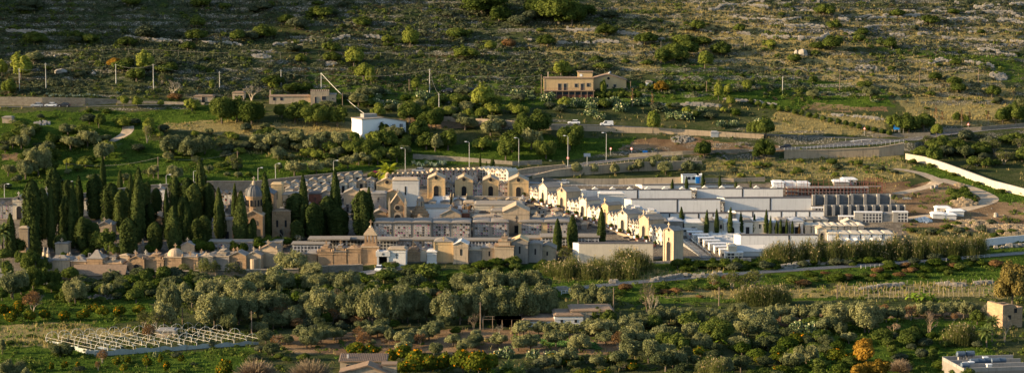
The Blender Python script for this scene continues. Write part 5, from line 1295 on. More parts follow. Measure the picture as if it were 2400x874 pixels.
wall_run('terrace_wall', [(968, 372), (1080, 378), (1200, 386)], [11, 10, 8], 'dry_stone', 'rough stone wall above the agaves, left of the road bend')
wall_run('terrace_wall', [(1200, 388), (1270, 385)], [10, 10], 'dry_stone', 'short stone wall below the bright green meadow')
wall_run('terrace_wall', [(1040, 283), (1200, 296), (1262, 300)], [10, 13, 11], 'retaining', 'crumbling brown bank wall right of the white farmhouse')
wall_run('terrace_wall', [(858, 286), (935, 292)], [14, 12], 'dry_stone', 'stone wall standing behind the white farmhouse')
wall_run('terrace_wall', [(2045, 322), (2110, 322), (2180, 318)], [8, 9, 8], 'dry_stone', 'low stone wall behind the blue road sign')
wall_run('terrace_wall', [(2210, 312), (2300, 306), (2420, 296)], [9, 9, 9], 'dry_stone', 'stone wall beside the road at the right edge')
wall_run('rail_wall', [(1438, 668), (1560, 657), (1685, 645)], [9, 9, 9], 'rubble_stone', 'tumbled dry stone wall beside the railway, middle stretch')
wall_run('rail_wall', [(1250, 690), (1330, 680)], [7, 7], 'rubble_stone', 'short tumbled stone wall where the railway vanishes behind olives')
wall_run('rail_wall', [(1786, 635), (1900, 622), (2010, 616)], [7, 7, 6], 'rubble_stone', 'low stone bank between railway and tall reeds')
wall_run('rail_wall', [(2250, 594), (2330, 586), (2420, 580)], [6, 7, 6], 'rubble_stone', 'loose stone wall between railway and white wall at right edge')
wall_run('boundary_wall', [(2292, 580), (2345, 572), (2420, 563)], [18, 17, 14], 'panel_white', 'streaked white wall at the right edge above the railway')
wall_run('terrace_wall', [(1520, 246), (1640, 248), (1690, 250)], [4, 5, 4], 'rubble_stone', 'thin pale wall right of the flowering agave stalks')
wall_run('terrace_wall', [(870, 240), (900, 242)], [7, 7], 'dry_stone', 'stub of wall right of the old two-storey farmhouse')
wall_run('terrace_wall', [(1700, 232), (1780, 243), (1880, 262), (2070, 285)], [2.5, 2.5, 3, 3], 'rubble_stone', 'long thin pale kerb sloping down across the green upper right field')
k = 0
for xs in ([(290, 87), (350, 92), (480, 100), (590, 108)], [(640, 108), (760, 92), (850, 90), (900, 95)], [(1240, 96), (1330, 104), (1460, 104), (1560, 100)], [(1990, 78), (2100, 82), (2240, 92)], [(2260, 92), (2330, 98), (2420, 102)], [(1970, 52), (2090, 44), (2200, 28)], [(2100, 22), (2240, 30), (2420, 42)], [(1330, 78), (1420, 72), (1500, 82)], [(0, 74), (60, 80), (130, 78)], [(1600, 68), (1720, 78), (1800, 84)], [(1640, 24), (1740, 14), (1800, 22)], [(1800, 60), (1900, 66), (2000, 72)], [(2020, 68), (2140, 60), (2260, 70), (2340, 74)], [(1880, 30), (1990, 36), (2080, 33)], [(2150, 48), (2300, 54), (2420, 58)], [(1720, 44), (1800, 50), (1880, 46)], [(2200, 112), (2300, 122), (2380, 126)], [(1800, 92), (1880, 98), (1950, 92)], [(1690, 6), (1800, 10), (1920, 8)], [(2160, 142), (2240, 146), (2330, 158)], [(2240, 12), (2340, 16), (2420, 14)]):
    w_ = wall_run('terrace_wall', xs, [4 + (k % 3)] * len(xs), 'rubble_stone', '', th=1.2); LABELED.append((w_, sum(a for a, b in xs) / len(xs), xs[1][1])); k += 1
for i, (w_, x, y) in enumerate(LABELED):
    side_ = 'upper left' if x < 800 else ('upper middle' if x < 1600 else 'upper right')
    q = [l for l in LABELED if ('upper left' if l[1] < 800 else ('upper middle' if l[1] < 1600 else 'upper right')) == side_]; q.sort(key=lambda l: -l[2]); j = [l[0] for l in q].index(w_)
    w_['label'] = f"{ORD[j]} grey dry stone terrace wall up from the {side_} fields" ; w_['group'] = 'dry stone terrace walls of the mountainside'

# ---------------------------------------------------------------- houses
t = site(1275, 1390, 225); w = t.w / 2; s_ = t.s; zf = lambda y: pxm(225 - y, t); xf = lambda x: (x - t.px) / s_
o = thing('farmhouse', 'long ochre two-storey farmhouse with roof tower and glazed porch', 'house', t.loc, 0)
MB().box(-w, w, 0, 8, -FD, zf(183)).build('walls', 'golden_plaster', o); MB().box(-w - .15, w + .15, -.2, 8.15, zf(183), zf(183) + .35).build('parapet', 'terracotta', o)
MB().box(xf(1355), xf(1389), 3, 7, zf(183), zf(169)).build('roof_tower', 'golden_plaster', o); MB().box(xf(1355) - .3, xf(1389) + .3, 2.7, 7.3, zf(169), zf(169) + .3).build('tower_roof', 'terracotta', o)
MB().box(xf(1359), xf(1365), 2.93, 3.05, zf(179), zf(173)).build('tower_window', 'white_paint', o)
for x, a, b_ in ((1311, 193, 210), (1324, 193, 210), (1350, 193, 203), (1364, 193, 210), (1378, 192, 202)):
    f = MB().box(xf(x) - .75, xf(x) + .75, -.06, .05, zf(b_), zf(a)).build('window', 'pale_stone', o); MB().box(xf(x) - .5, xf(x) + .5, -.1, .04, zf(b_) + .1, zf(a) - .2).build('pane', 'glass', f)
MB().box(-w, w + .5, -2.6, -.02, zf(211), zf(210) + .1).build('balcony', 'terracotta', o)
m = MB()
for i in range(9): x = -w + i * 2 * w / 8; MB().box(x - .12, x + .12, -2.5, -2.3, -FD, zf(211)).build('porch_post', 'pole_wood', o)
MB().box(-w + .3, w - .3, -1.9, -1.8, .3, zf(212)).build('porch_glazing', 'glass', o); MB().box(-w, w, -1.95, -1.7, -FD, .9).build('porch_wall', 'brick_red', o)
m = MB(); m.tube((-w, -2.5, zf(211) + 1.1), (w, -2.5, zf(211) + 1.1), .05)
for i in range(24): x = -w + i * 2 * w / 23; m.tube((x, -2.5, zf(211)), (x, -2.5, zf(211) + 1.1), .03, .03, 4)
m.build('railing', 'rusty_steel', o); MB().box(xf(1283), xf(1286), 2, 2.6, zf(183), zf(168)).build('chimney', 'pale_stone', o)
t = site(1390, 1468, 212); w = t.w / 2; zf = lambda y: pxm(212 - y, t); xf = lambda x: (x - t.px) / t.s
o = thing('farmhouse_wing', 'ochre gabled barn wing with small round window, right of the farmhouse', 'house', t.loc, 0)
poly = [(-w, -FD), (w, -FD), (w, zf(193)), (-w * .05, zf(180)), (-w, zf(190))]
MB().prism(poly, 0, 9).build('walls', 'golden_plaster', o)
MB().prism([(-w - .3, zf(190) + .0), (-w * .05, zf(180)), (w + .4, zf(193) - .05), (w + .4, zf(193) + .25), (-w * .05, zf(180) + .35), (-w - .3, zf(190) + .3)][::1], -.3, 9.2).build('roof', 'terracotta', o)
MB().tube((xf(1426), -.08, zf(188)), (xf(1426), .05, zf(188)), .5, .5, 12).build('round_window', 'void', o)
for x in (1423, 1441): f = MB().box(xf(x) - .7, xf(x) + .7, -.06, .05, zf(209), zf(201)).build('window', 'pale_stone', o); MB().box(xf(x) - .45, xf(x) + .45, -.1, .04, zf(208), zf(202)).build('pane', 'glass', f)
MB().tube((0, 4, zf(180)), (.3, 3.5, zf(180) + .9), .5, .4, 10).build('dish', 'grey_metal', o)
t = site(838, 935, 318); w = (962 - 850) / t.s / 2 * 1.0; zf = lambda y: pxm(318 - y, t)
o = thing('white_farmhouse', 'bluish white farmhouse with two small windows and sunlit side wall', 'house', t.loc + Vector((2.0, 0, 0)), R(27))
MB().prism([(-w, -FD), (w, -FD), (w, zf(287)), (0, zf(277)), (-w, zf(279))], 0, 9).build('walls', 'white_paint', o)
MB().prism([(-w - .2, zf(279) - .0), (0, zf(277) - .0), (w + .3, zf(287) - .0), (w + .3, zf(287) + .25), (0, zf(277) + .3), (-w - .2, zf(279) + .3)], -.2, 9.2).build('roof', 'roof_slab', o)
for x in (w * .45, w * .78): f = MB().box(x - .55, x + .55, -.05, .05, 2.4, 3.9).build('window', 'dark_paint', o); MB().box(x - .07, x + .07, -.09, .04, 2.4, 3.9).build('mullion', 'white_paint', f)
MB().box(-w * .5, -w * .2, -2, .02, -FD, .8).build('step', 'concrete', o)
MB().box(-w * .7, -w * .1, 4, 7, zf(279), zf(268)).build('roof_room', 'concrete', o)
t = site(728, 788, 247); w = t.w / 2; zf = lambda y: pxm(247 - y, t)
o = thing('old_farmhouse', 'old grey two-storey farmhouse with crenellated parapet', 'house', t.loc, R(4))
MB().box(-w, w * .45, 0, 8, -FD, zf(215)).build('walls', 'pale_stone', o); MB().box(w * .45, w, .3, 7, -FD, zf(224)).build('side_room', 'pale_stone', o)
m = MB()
for i in range(9): x = -w + i * w * 1.45 / 9; m.box(x, x + .5, -.05, .4, zf(215), zf(215) + .6)
m.build('parapet', 'terracotta', o); MB().box(w * .43, w + .2, .2, 7.2, zf(224), zf(224) + .25).build('roof', 'roof_slab', o)
for x, z0, z1, q in ((.05 * w, 1.6, 3.2, .9), (-w * .6, .2, 3.0, .5), (w * .75, 1.8, 2.6, .4)): f = MB().box(x - q, x + q, -.1 if x < w * .4 else .2, .4, z0, z1).build('window', 'pale_stone', o); MB().box(x - q + .2, x + q - .2, -.15 if x < w * .4 else .12, .4, z0 + .15, z1 - .15).build('pane', 'dark_paint', f)
t = site(631, 727, 243); w = t.w / 2; zf = lambda y: pxm(243 - y, t)
o = thing('farm_outbuilding', 'low crumbling outbuilding left of the old two-storey farmhouse', 'house', t.loc, R(2))
MB().box(-w, w, 0, 5, -FD, zf(227)).build('walls', 'pale_stone', o); MB().frus(-w - .2, w + .2, -.3, 5.2, zf(227), zf(224), .8).build('roof', 'terracotta', o)
for x in (-w * .75, -w * .4): MB().box(x - .45, x + .45, -.06, .05, 1, 2.1).build('window', 'dark_paint', o)
MB().box(-w, -w + .5, 2, 2.5, zf(227), zf(213)).build('chimney', 'pale_stone', o)
chapel(454, 500, 221, 238, 'flat', 'pale_stone', 'terracotta', 5, 'd', 'ruined low stone hut with dark doorway at the upper left', name='ruined_hut', cat='ruin')
chapel(545, 572, 214, 236, 'flat', 'pale_stone', 'terracotta', 5, 'w', 'small broken stone hut beside the pale leafless tree', name='ruined_hut', cat='ruin')
chapel(5, 28, 272, 289, 'flat', 'pale_stone', 'roof_slab', 4, '', 'tiny stone hut at the left edge below the parked cars', name='hut', cat='hut')
chapel(1666, 1684, 308, 322, 'flat', 'grey_metal', 'grey_metal', 3, '', 'small grey utility box on the bare brown field', name='utility_box', cat='utility box')
chapel(1514, 1529, 190, 202, 'flat', 'panel_white', 'roof_slab', 3, '', 'small pale blue hut behind the dark hedge', name='hut', cat='hut')
chapel(367, 411, 770, 790, 'flat', 'pale_stone', 'concrete', 4, '', 'low concrete cistern block behind the greenhouse hoops', name='cistern', cat='cistern')
# cabin and toilet
t = site(1599, 1634, 430); w = t.w / 2; o = thing('site_cabin', 'white portable cabin with two windows on the cemetery lane', 'cabin', t.loc, R(6))
MB().box(-w, w, 0, 2.5, .1, 2.7).build('walls', 'white_plaster', o); MB().box(-w - .05, w + .05, -.05, 2.55, 2.7, 2.85).build('roof', 'grey_metal', o)
for x in (-w * .1, w * .55): MB().box(x - .45, x + .45, -.05, .02, 1.2, 2.1).build('window', 'dark_paint', o)
MB().box(-w, w, 0, 2.4, -1, .1).build('plinth', 'concrete', o)
t = site(1632, 1639, 430); o = thing('portable_toilet', 'bright blue portable toilet at the right end of the cabin', 'toilet', t.loc, R(5))
MB().box(-.6, .6, 0, 1.2, -.5, 2.2).build('cabin', 'blue_plastic', o); MB().frus(-.65, .65, -.05, 1.25, 2.2, 2.45, .3).build('roof', 'white_paint', o); MB().box(-.4, .4, -.04, .02, .1, 2.0).build('door', 'sign_blue', o)
chapel(1640, 1648, 408, 429, 'flat', 'panel_white', 'white_paint', 1, '', 'tall narrow pale cupboard right of the blue toilet', name='cabinet', cat='cabinet')
t = site(1508, 1516, 363); o = thing('waste_bin', 'light blue waste container beside the upper road', 'bin', t.loc, R(5)); MB().frus(-.7, .7, -.5, .5, 0, 1.2, -.1).build('body', 'blue_plastic', o); MB().frus(-.82, .82, -.62, .62, 1.2, 1.4, .2).build('lid', 'sign_blue', o)
for px, py, nm_, l in ((2101, 312, 'sign_blue', 'large square blue road sign beside the upper right junction'), (2113, 315, 'white_paint', 'small white road sign right of the blue one')):
    p = G(px, py); o = thing('road_sign', l, 'sign', p, R(-8)); W_ = 1.0 if nm_ == 'sign_blue' else .8; Hh = 1.8 if nm_ == 'sign_blue' else .7
    m = MB(); m.tube((-W_ * .7, 0, -.5), (-W_ * .7, 0, 3.0), .06); m.tube((W_ * .7, 0, -.5), (W_ * .7, 0, 3.0), .06); m.build('posts', 'pole_metal', o); MB().box(-W_, W_, -.1, -.06, 3.0 - Hh, 3.0).build('panel', nm_, o)
for i, (px, py, l) in enumerate(((1331, 388, 'red-rimmed road sign in front of the road bend'), (1431, 366, 'small red round sign at the roadside near the last lamp'), (1480, 366, 'red round sign above the road left of the blue bin'), (2026, 318, 'white triangular road sign left of the junction'), (2269, 308, 'red triangular sign beside the right-hand road'))):
    p = G(px, py); o = thing('road_sign', l, 'sign', p, R(-20)); MB().tube((0, 0, -.5), (0, 0, 2.6), .05).build('post', 'pole_metal', o)
    if i < 3: MB().tube((0, -.06, 2.5), (0, -.02, 2.5), .45, .45, 14).build('plate', 'red_plastic', o); MB().tube((0, -.09, 2.5), (0, -.05, 2.5), .3, .3, 14).build('plate_centre', 'white_paint', o)
    else: MB().prism([(-.55, 2.1), (.55, 2.1), (0, 3.05)], -.06, -.02).build('plate', 'red_plastic', o); MB().prism([(-.33, 2.22), (.33, 2.22), (0, 2.8)], -.09, -.05).build('plate_centre', 'white_paint', o)
p = G(1376, 392); o = thing('solar_panel', 'tilted solar panel on a pole beside the road bend', 'solar panel', p, 0); MB().tube((0, 0, -.5), (0, 0, 3.8), .08).build('pole', 'pole_metal', o); MB().prismx([(-.8, 3.5), (.8, 4.4), (.8, 4.5), (-.8, 3.6)], -1.1, 1.1).build('panel', 'tank_blue', o)

# bottom house
t = site(797, 905, 872); w = t.w / 2; zf = lambda y: pxm(872 - y, t)
o = thing('stone_cottage', 'stone cottage with long tan tiled roof and white chimney at the bottom edge', 'house', t.loc, 0)
MB().box(-w, w, 0, 5, -FD, zf(846)).build('walls', 'pale_stone', o); MB().prismx([(-.5, zf(846) - .1), (5.3, zf(846) + .55), (5.3, zf(846) + .8), (-.5, zf(846) + .15)], -w - .3, w + .3).build('roof', 'terracotta', o)
m = MB()
for i in range(26): x = -w + i * 2 * w / 25; m.tube((x, -.5, zf(846) + .16), (x, 5.3, zf(846) + .82), .1, .1, 5)
m.build('roof_tiles', 'terracotta', o)
f = MB().box(-w * .74, -w * .6, -.05, .05, zf(866), zf(853)).build('window', 'pale_stone', o); MB().box(-w * .73, -w * .61, -.08, .04, zf(865), zf(854)).build('shutters', 'dark_paint', f)
MB().box(-w * .72, -w * .65, 1.5, 2.1, zf(846), zf(834)).build('chimney', 'white_plaster', o)
t = site(797, 928, 893); w = t.w / 2; o = thing('stone_barn', 'lower gabled barn roof with brown panels in front of the cottage', 'barn', t.loc, 0); zf = lambda y: pxm(893 - y, t)
MB().prism([(-w, -1), (w * .75, -1), (w * .75, 1.6), (0, zf(856)), (-w, 1.8)], 0, 5).build('walls', 'pale_stone', o)
MB().prism([(-w - .3, 1.6), (0, zf(856) - .1), (w * .8, 1.4), (w * .8, 1.65), (0, zf(856) + .2), (-w - .3, 1.9)], -.3, 5.2).build('roof', 'terracotta', o); MB().box(w * .5, w, 2.5, 5.5, -1, zf(860)).build('side_room', 'pale_stone', o); MB().box(w * .45, w + .1, 2.3, 5.7, zf(860), zf(857)).build('side_roof', 'terracotta', o)
# farm sheds in the middle
for x0, x1, yt, yb, r_, l in ((1224, 1310, 740, 765, 'flat', 'low white-walled farm shed with stone-weighted roof, left of three'), (1300, 1366, 728, 765, 'flat', 'middle farm shed with flat rusty roof, stepping up to the right'), (1338, 1437, 717, 760, 'flat', 'highest farm shed with flat brown roof and stone wall, right of three')):
    c_ = chapel(x0, x1, yt, yb, 'flat', 'white_plaster' if x0 < 1320 else 'pale_stone', 'terracotta', 9, 'w' if x0 < 1320 else 'd', l, name='farm_shed', cat='shed', group='three stepped farm sheds', turn=.05)
    m = MB(); w = c_.w / 2; h = c_.H - .2
    for i in range(9): x = -w + .5 + i * (2 * w - 1) / 8; m.box(x - .2, x + .2, .3 + (i * 37 % 5) * 1.4, .7 + (i * 37 % 5) * 1.4, h, h + .5)
    m.build('roof_stones', 'rubble_stone', c_.o)
t = site(1132, 1222, 775); w = t.w / 2; o = thing('net_shelter', 'dark shade-net shelter on posts left of the farm sheds', 'shelter', t.loc, 0); m = MB()
for x in (-w, -w * .5, 0, w * .5, w):
    for y in (0, 4): MB().tube((x, y, -1), (x, y, 2.8), .08).build('post', 'pole_wood', o)
for y in (0, 4): MB().tube((-w, y, 2.8), (w, y, 2.8), .06).build('beam', 'pole_wood', o); MB().box(-w * .4, w, -.2, 4.4, 2.82, 2.9).build('net_roof', 'dark_paint', o); MB().box(-w * .3, w * .9, 4.1, 4.15, 0, 2.8).build('net_side', 'dark_paint', o)
# ruined tower at the right
t = site(2345, 2400, 768); w = t.w / 2; o = thing('ruined_tower', 'ruined stone tower with jagged top and sunlit left wall', 'ruin', t.loc, R(22)); H = pxm(768 - 712, t)
m = MB(); m.prism([(-w, -1), (w, -1), (w, H * .86), (w * .6, H * .8), (w * .2, H * .95), (-w * .3, H), (-w, H * .97)], 0, .8); m.box(-w, -w + .8, .8, 6.5, -1, H * .98); m.box(w - .8, w, .8, 6.5, -1, H * .85); m.box(-w + .8, w - .8, 5.7, 6.5, -1, H * .9)
m.build('walls', 'sandstone', o)
for x, z in ((w * .3, H * .62), (-w * .3, H * .35)): MB().box(x - .4, x + .4, -.06, .1, z, z + 1.1).build('window', 'void', o)

# rooftop with water tanks at the lower right
t = site(2255, 2430, 893); w = t.w / 2; o = thing('flat_roofed_building', 'grey flat-roofed building with stepped parapets at the lower right corner', 'building', t.loc, R(8)); H = pxm(893 - 868, t)
MB().box(-w, w, 0, 14, -FD, H).build('walls', 'grey_stone', o); m = MB()
for y in (0, 4.6, 9.2, 13.6): m.box(-w, w, y, y + .35, H, H + .8)
m.box(-w, -w + .3, .36, 13.5, H, H + .7); m.build('parapet', 'concrete', o)
TZ = t.loc.z + H
def on_roof(x, y, z=0): c_, s__ = math.cos(R(8)), math.sin(R(8)); return t.loc + Vector((x * c_ - y * s__, x * s__ + y * c_, H + z))
tk = [(2294, 0), (2316, 0), (2334, 0), (2376, 0)]
for i, (x, y) in enumerate(((-w + 3.4, 11.6), (-w + 5.6, 11.8), (-w + 1.2, 2.6), (-w + 4.6, 6.6), (-w + 6.2, 6.8), (-w + 7.8, 7.0), (-w + 9.4, 6.6), (-w + 11, 6.9))):
    l = ['left of the two high blue-grey tanks at the back of the roof', 'right of the two high blue-grey tanks at the back of the roof', 'lone blue-grey tank at the front left of the roof'][i] if i < 3 else f"{nth(i - 3, 5)} blue-grey tank in the middle row of the roof"
    q = thing('water_tank', l, 'water tank', on_roof(x, y), R(8), 'blue-grey water tanks'); hh = 1.0 if i < 2 else .25
    m = MB(); m.tube((-.85, 0, .7 + hh), (.85, 0, .7 + hh), .62, .62, 14); m.tube((-1.0, 0, .7 + hh), (-.85, 0, .7 + hh), .35, .62, 14); m.tube((.85, 0, .7 + hh), (1.0, 0, .7 + hh), .62, .35, 14); m.build('barrel', 'tank_blue', q)
    MB().box(-.6, -.45, -.45, .45, 0, .4 + hh).build('cradle', 'concrete', q); MB().box(.45, .6, -.45, .45, 0, .4 + hh).build('cradle', 'concrete', q)
for i, (x, y) in enumerate(((-w + 2.2, 4.9), (-w + 3.6, 5.4), (-w + 6.4, 2.2), (-w + 8.6, 10.5))):
    q = thing('vent_block', f"{nth(i, 4)} pale square vent block on the flat roof", 'vent', on_roof(x, y), R(8), 'vent blocks on the flat roof'); MB().box(-.5, .5, -.4, .4, 0, 1.0).build('body', 'white_plaster', q); MB().box(-.6, .6, -.5, .5, 1.0, 1.15).build('cap', 'white_paint', q)

# greenhouse hoop frame
A, B, C_ = G(142, 800), G(606, 806), G(222, 834)
A0, B0 = G(222, 834), G(606, 806); ex = (B0 - A0); ex.z = 0; Lx = ex.length; ex.normalize(); ey = Vector((-ex.y, ex.x, 0)); dep = 26.0
o = thing('greenhouse_frame', 'long greenhouse of bare white hoops over torn plastic sheeting', 'greenhouse', A0, math.atan2(ex.y, ex.x)); nb = 13
NBW = Lx / nb
for r_, (yy, sh_) in enumerate(((0, 0), (6.5, -3), (13, -6), (19, -9))):
    for i in range(nb):
        m = MB(); x = (i + .5) * NBW + sh_ * .9; a = NBW / 2 * .96
        hh = rng.uniform(1.25, 1.7); ln = rng.uniform(-.3, .3); pts = [(x - a * math.cos(q) + ln * math.sin(q), yy + .6 * ln * math.sin(q), 1.7 + hh * math.sin(q)) for q in np.linspace(0, math.pi, 9)]; m.path(pts, .055, 5); m.tube((x - a, yy, -.4), (x - a, yy, 1.75), .09)
        m.tube((x, yy, 1.8), (x, yy, 3.3), .03)
        m.build('hoop', 'ivory_pipe', o)
m = MB()
for i in range(nb + 1):
    for k in range(3): x = i * NBW; m.tube((x + (-3 * k) * .9, 6.4 * k, 1.75), (x + (-3 * (k + 1)) * .9, 6.4 * (k + 1), 1.75), .03, .03, 4)
m.build('purlins', 'ivory_pipe', o)
V = []; 
m = MB()
for i in range(nb * 2):
    x = i * NBW / 2; z = 1.2 + .25 * math.sin(i * 1.9); m.quadv((x, -.1, -.6), (x + NBW / 2, -.12, -.6), (x + NBW / 2, -.1, 1.2 + .25 * math.sin((i + 1) * 1.9)), (x, -.1, z))
m.build('front_sheet', 'plastic_sheet', o); m = MB()
for k in range(3): m.quadv((-2.7 * k, 6.4 * k, -.6), (-2.7 * (k + 1), 6.4 * (k + 1), -.6), (-2.7 * (k + 1), 6.4 * (k + 1), 1.1), (-2.7 * k, 6.4 * k, 1.3))
m.build('side_sheet', 'plastic_sheet', o); m = MB()
for i in range(nb * 2):
    for k in range(6):
        if rng.random() < .42: x = i * NBW / 2 - 1.4 * k; m.quadv((x, 3.2 * k + .2, .25), (x + NBW * .45, 3.2 * k, .3), (x + NBW * .45 - 1.2, 3.2 * k + 3, .28 + rng.random() * .3), (x - 1.2, 3.2 * k + 3, .3))
m.build('ground_sheet', 'plastic_sheet', o)

# ---------------------------------------------------------------- cars
def car(px, py, ang, paint, label, kind='car'):
    p = G(px, py); p.z += .02; o = thing('van' if kind == 'van' else 'car', label, 'van' if kind == 'van' else 'car', p, ang)
    o['group'] = 'parked cars'; W_ = .86; L = 2.25 if kind == 'van' else 2.1
    if kind == 'van': body = [(-L, .35), (L, .35), (L, .8), (L - .15, 1.0), (L - 1.0, 1.12), (L - 1.55, 1.75), (-L + .05, 1.8), (-L, 1.0)]; cab = [(L - 1.08, 1.12), (L - 1.6, 1.68), (L - 2.3, 1.68), (L - 2.3, 1.12)]
    else: body = [(-L, .35), (L, .35), (L, .75), (L - .2, .9), (L - 1.1, 1.0), (-L + .2, 1.05), (-L, .85)]; cab = None
    MB().prism(body, -W_, W_).build('body', paint, o)
    if cab: MB().prism(cab, -W_ - .015, W_ + .015).build('window', 'glass', o)
    else:
        m = MB(); k = len(m.v); x = [-L + .25, L - 1.1, L - 1.75, -L + .75]
        m.v += [(x[0], -W_ + .03, 1.03), (x[1], -W_ + .03, 1.0), (x[2], -W_ + .2, 1.5), (x[3], -W_ + .2, 1.52), (x[0], W_ - .03, 1.03), (x[1], W_ - .03, 1.0), (x[2], W_ - .2, 1.5), (x[3], W_ - .2, 1.52)]
        m.f += [(0, 1, 2, 3), (7, 6, 5, 4), (1, 5, 6, 2), (0, 3, 7, 4), (3, 2, 6, 7)]; m.build('window', 'glass', o)
        MB().frus(x[3] - .05, x[2] + .05, -W_ + .18, W_ - .18, 1.5, 1.58, .1).build('roof', paint, o)
        m = MB()
        for xx in (x[3] + .5, x[2] - .7):
            for sy in (-1, 1): m.tube((xx, sy * (W_ - .04), 1.03), (xx, sy * (W_ - .19), 1.52), .045, .045, 4)
        m.build('pillars', paint, o)
    for sx in (-1, 1):
        for sy in (-1, 1):
            wh = MB().wheel(sx * (L - .75), sy * (W_ - .08), .33, .34, .24).build('wheel', 'rubber', o); MB().wheel(sx * (L - .75), sy * (W_ + .03), .33, .18, .05, 8).build('rim', 'grey_metal', wh)
    for sy in (-1, 1): MB().box(L - .08, L + .03, sy * .62 - .18, sy * .62 + .18, .62, .8).build('headlight', 'white_paint', o); MB().box(-L - .03, -L + .08, sy * .68 - .12, sy * .68 + .12, .65, .9).build('tail_light', 'red_plastic', o)
    return o
car(87, 251, R(180), 'silver_paint', 'silver off-road car, leftmost of three parked below the stone wall')
car(119, 251, R(182), 'white_paint', 'white car between a silver and a black one below the stone wall')
car(150, 251, R(178), 'dark_paint', 'black car, rightmost of three parked below the stone wall')
car(1345, 292, R(180), 'white_paint', 'white car on the terrace road, left of the white van')
car(1422, 296, R(180), 'white_paint', 'white delivery van parked on the terrace road', 'van')
car(1319, 432, R(178), 'silver_paint', 'silver hatchback parked on the cemetery lane')
car(888, 635, R(-95), 'white_paint', 'white car seen from the front outside the cemetery gate')
car(1049, 217, R(180), 'dark_paint', 'dark blue car behind the bushes left of the leafy tree')
car(1104, 217, R(180), 'dark_paint', 'dark car half hidden behind the large leafy tree')
car(981, 404, R(180), 'silver_paint', 'silver car whose roof shows behind the rear niche rows')
car(1841, 349, R(185), 'dark_paint', 'dark red-lit car driving on the road behind the tall retaining wall')
car(112, 668, R(170), 'silver_paint', 'pale car among trees below the front wall at left')

# ---------------------------------------------------------------- lamps, poles, wires
LP = [(11, 476, 431), (160, 462, 425), (390, 446, 409), (454, 441, 400), (605, 440, 393), (646, 428, 383), (782, 412, 376), (950, 402, 347), (1100, 392, 332), (1216, 390, 323), (1331, 390, 318), (1421, 376, 311)]
for i, (px, yb, yt) in enumerate(LP):
    p = G(px, yb); s = sc(p); H = (yb - yt) / s; o = thing('street_lamp', f"{nth(i, 12)} tall grey street lamp along the road behind the cemetery", 'street lamp', p, R(180) if px < 1000 and i not in (0, 1) else R(180), 'street lamps along the road')
    o.rotation_euler.z = R(180) if i > 6 else 0
    if i in (0, 1, 3, 6): o.rotation_euler.z = 0
    MB().tube((0, 0, -.5), (0, 0, H - .35), .13, .075, 8).build('pole', 'pole_metal', o); MB().path([(0, 0, H - .35), (.3, 0, H - .08), (.9, 0, H)], .06, 6).build('arm', 'pole_metal', o); MB().frus(.8, 1.6, -.17, .17, H - .06, H + .12, .08).build('lamp_head', 'white_paint', o)
UP = [(46, 213, 160), (108, 211, 148), (272, 196, 150), (360, 211, 150), (515, 212, 168), (659, 208, 163), (753, 208, 170), (803, 266, 218), (898, 340, 305), (1007, 218, 162), (959, 214, 186), (1029, 268, 219), (1269, 226, 175), (1834, 222, 180), (1656, 216, 190), (1968, 216, 165), (2155, 200, 165), (2293, 196, 162), (371, 419, 367), (557, 391, 354), (156, 406, 381), (1438, 740, 672), (1685, 716, 671), (1962, 702, 665), (864, 762, 718), (428, 760, 717), (590, 782, 727), (1301, 724, 692), (1126, 775, 707), (1478, 212, 190), (1546, 205, 188)]
WOOD = {7, 12, 15, 16, 17, 18, 19, 20, 21, 22, 23, 24, 25, 26, 27, 28, 29, 30, 10, 14}
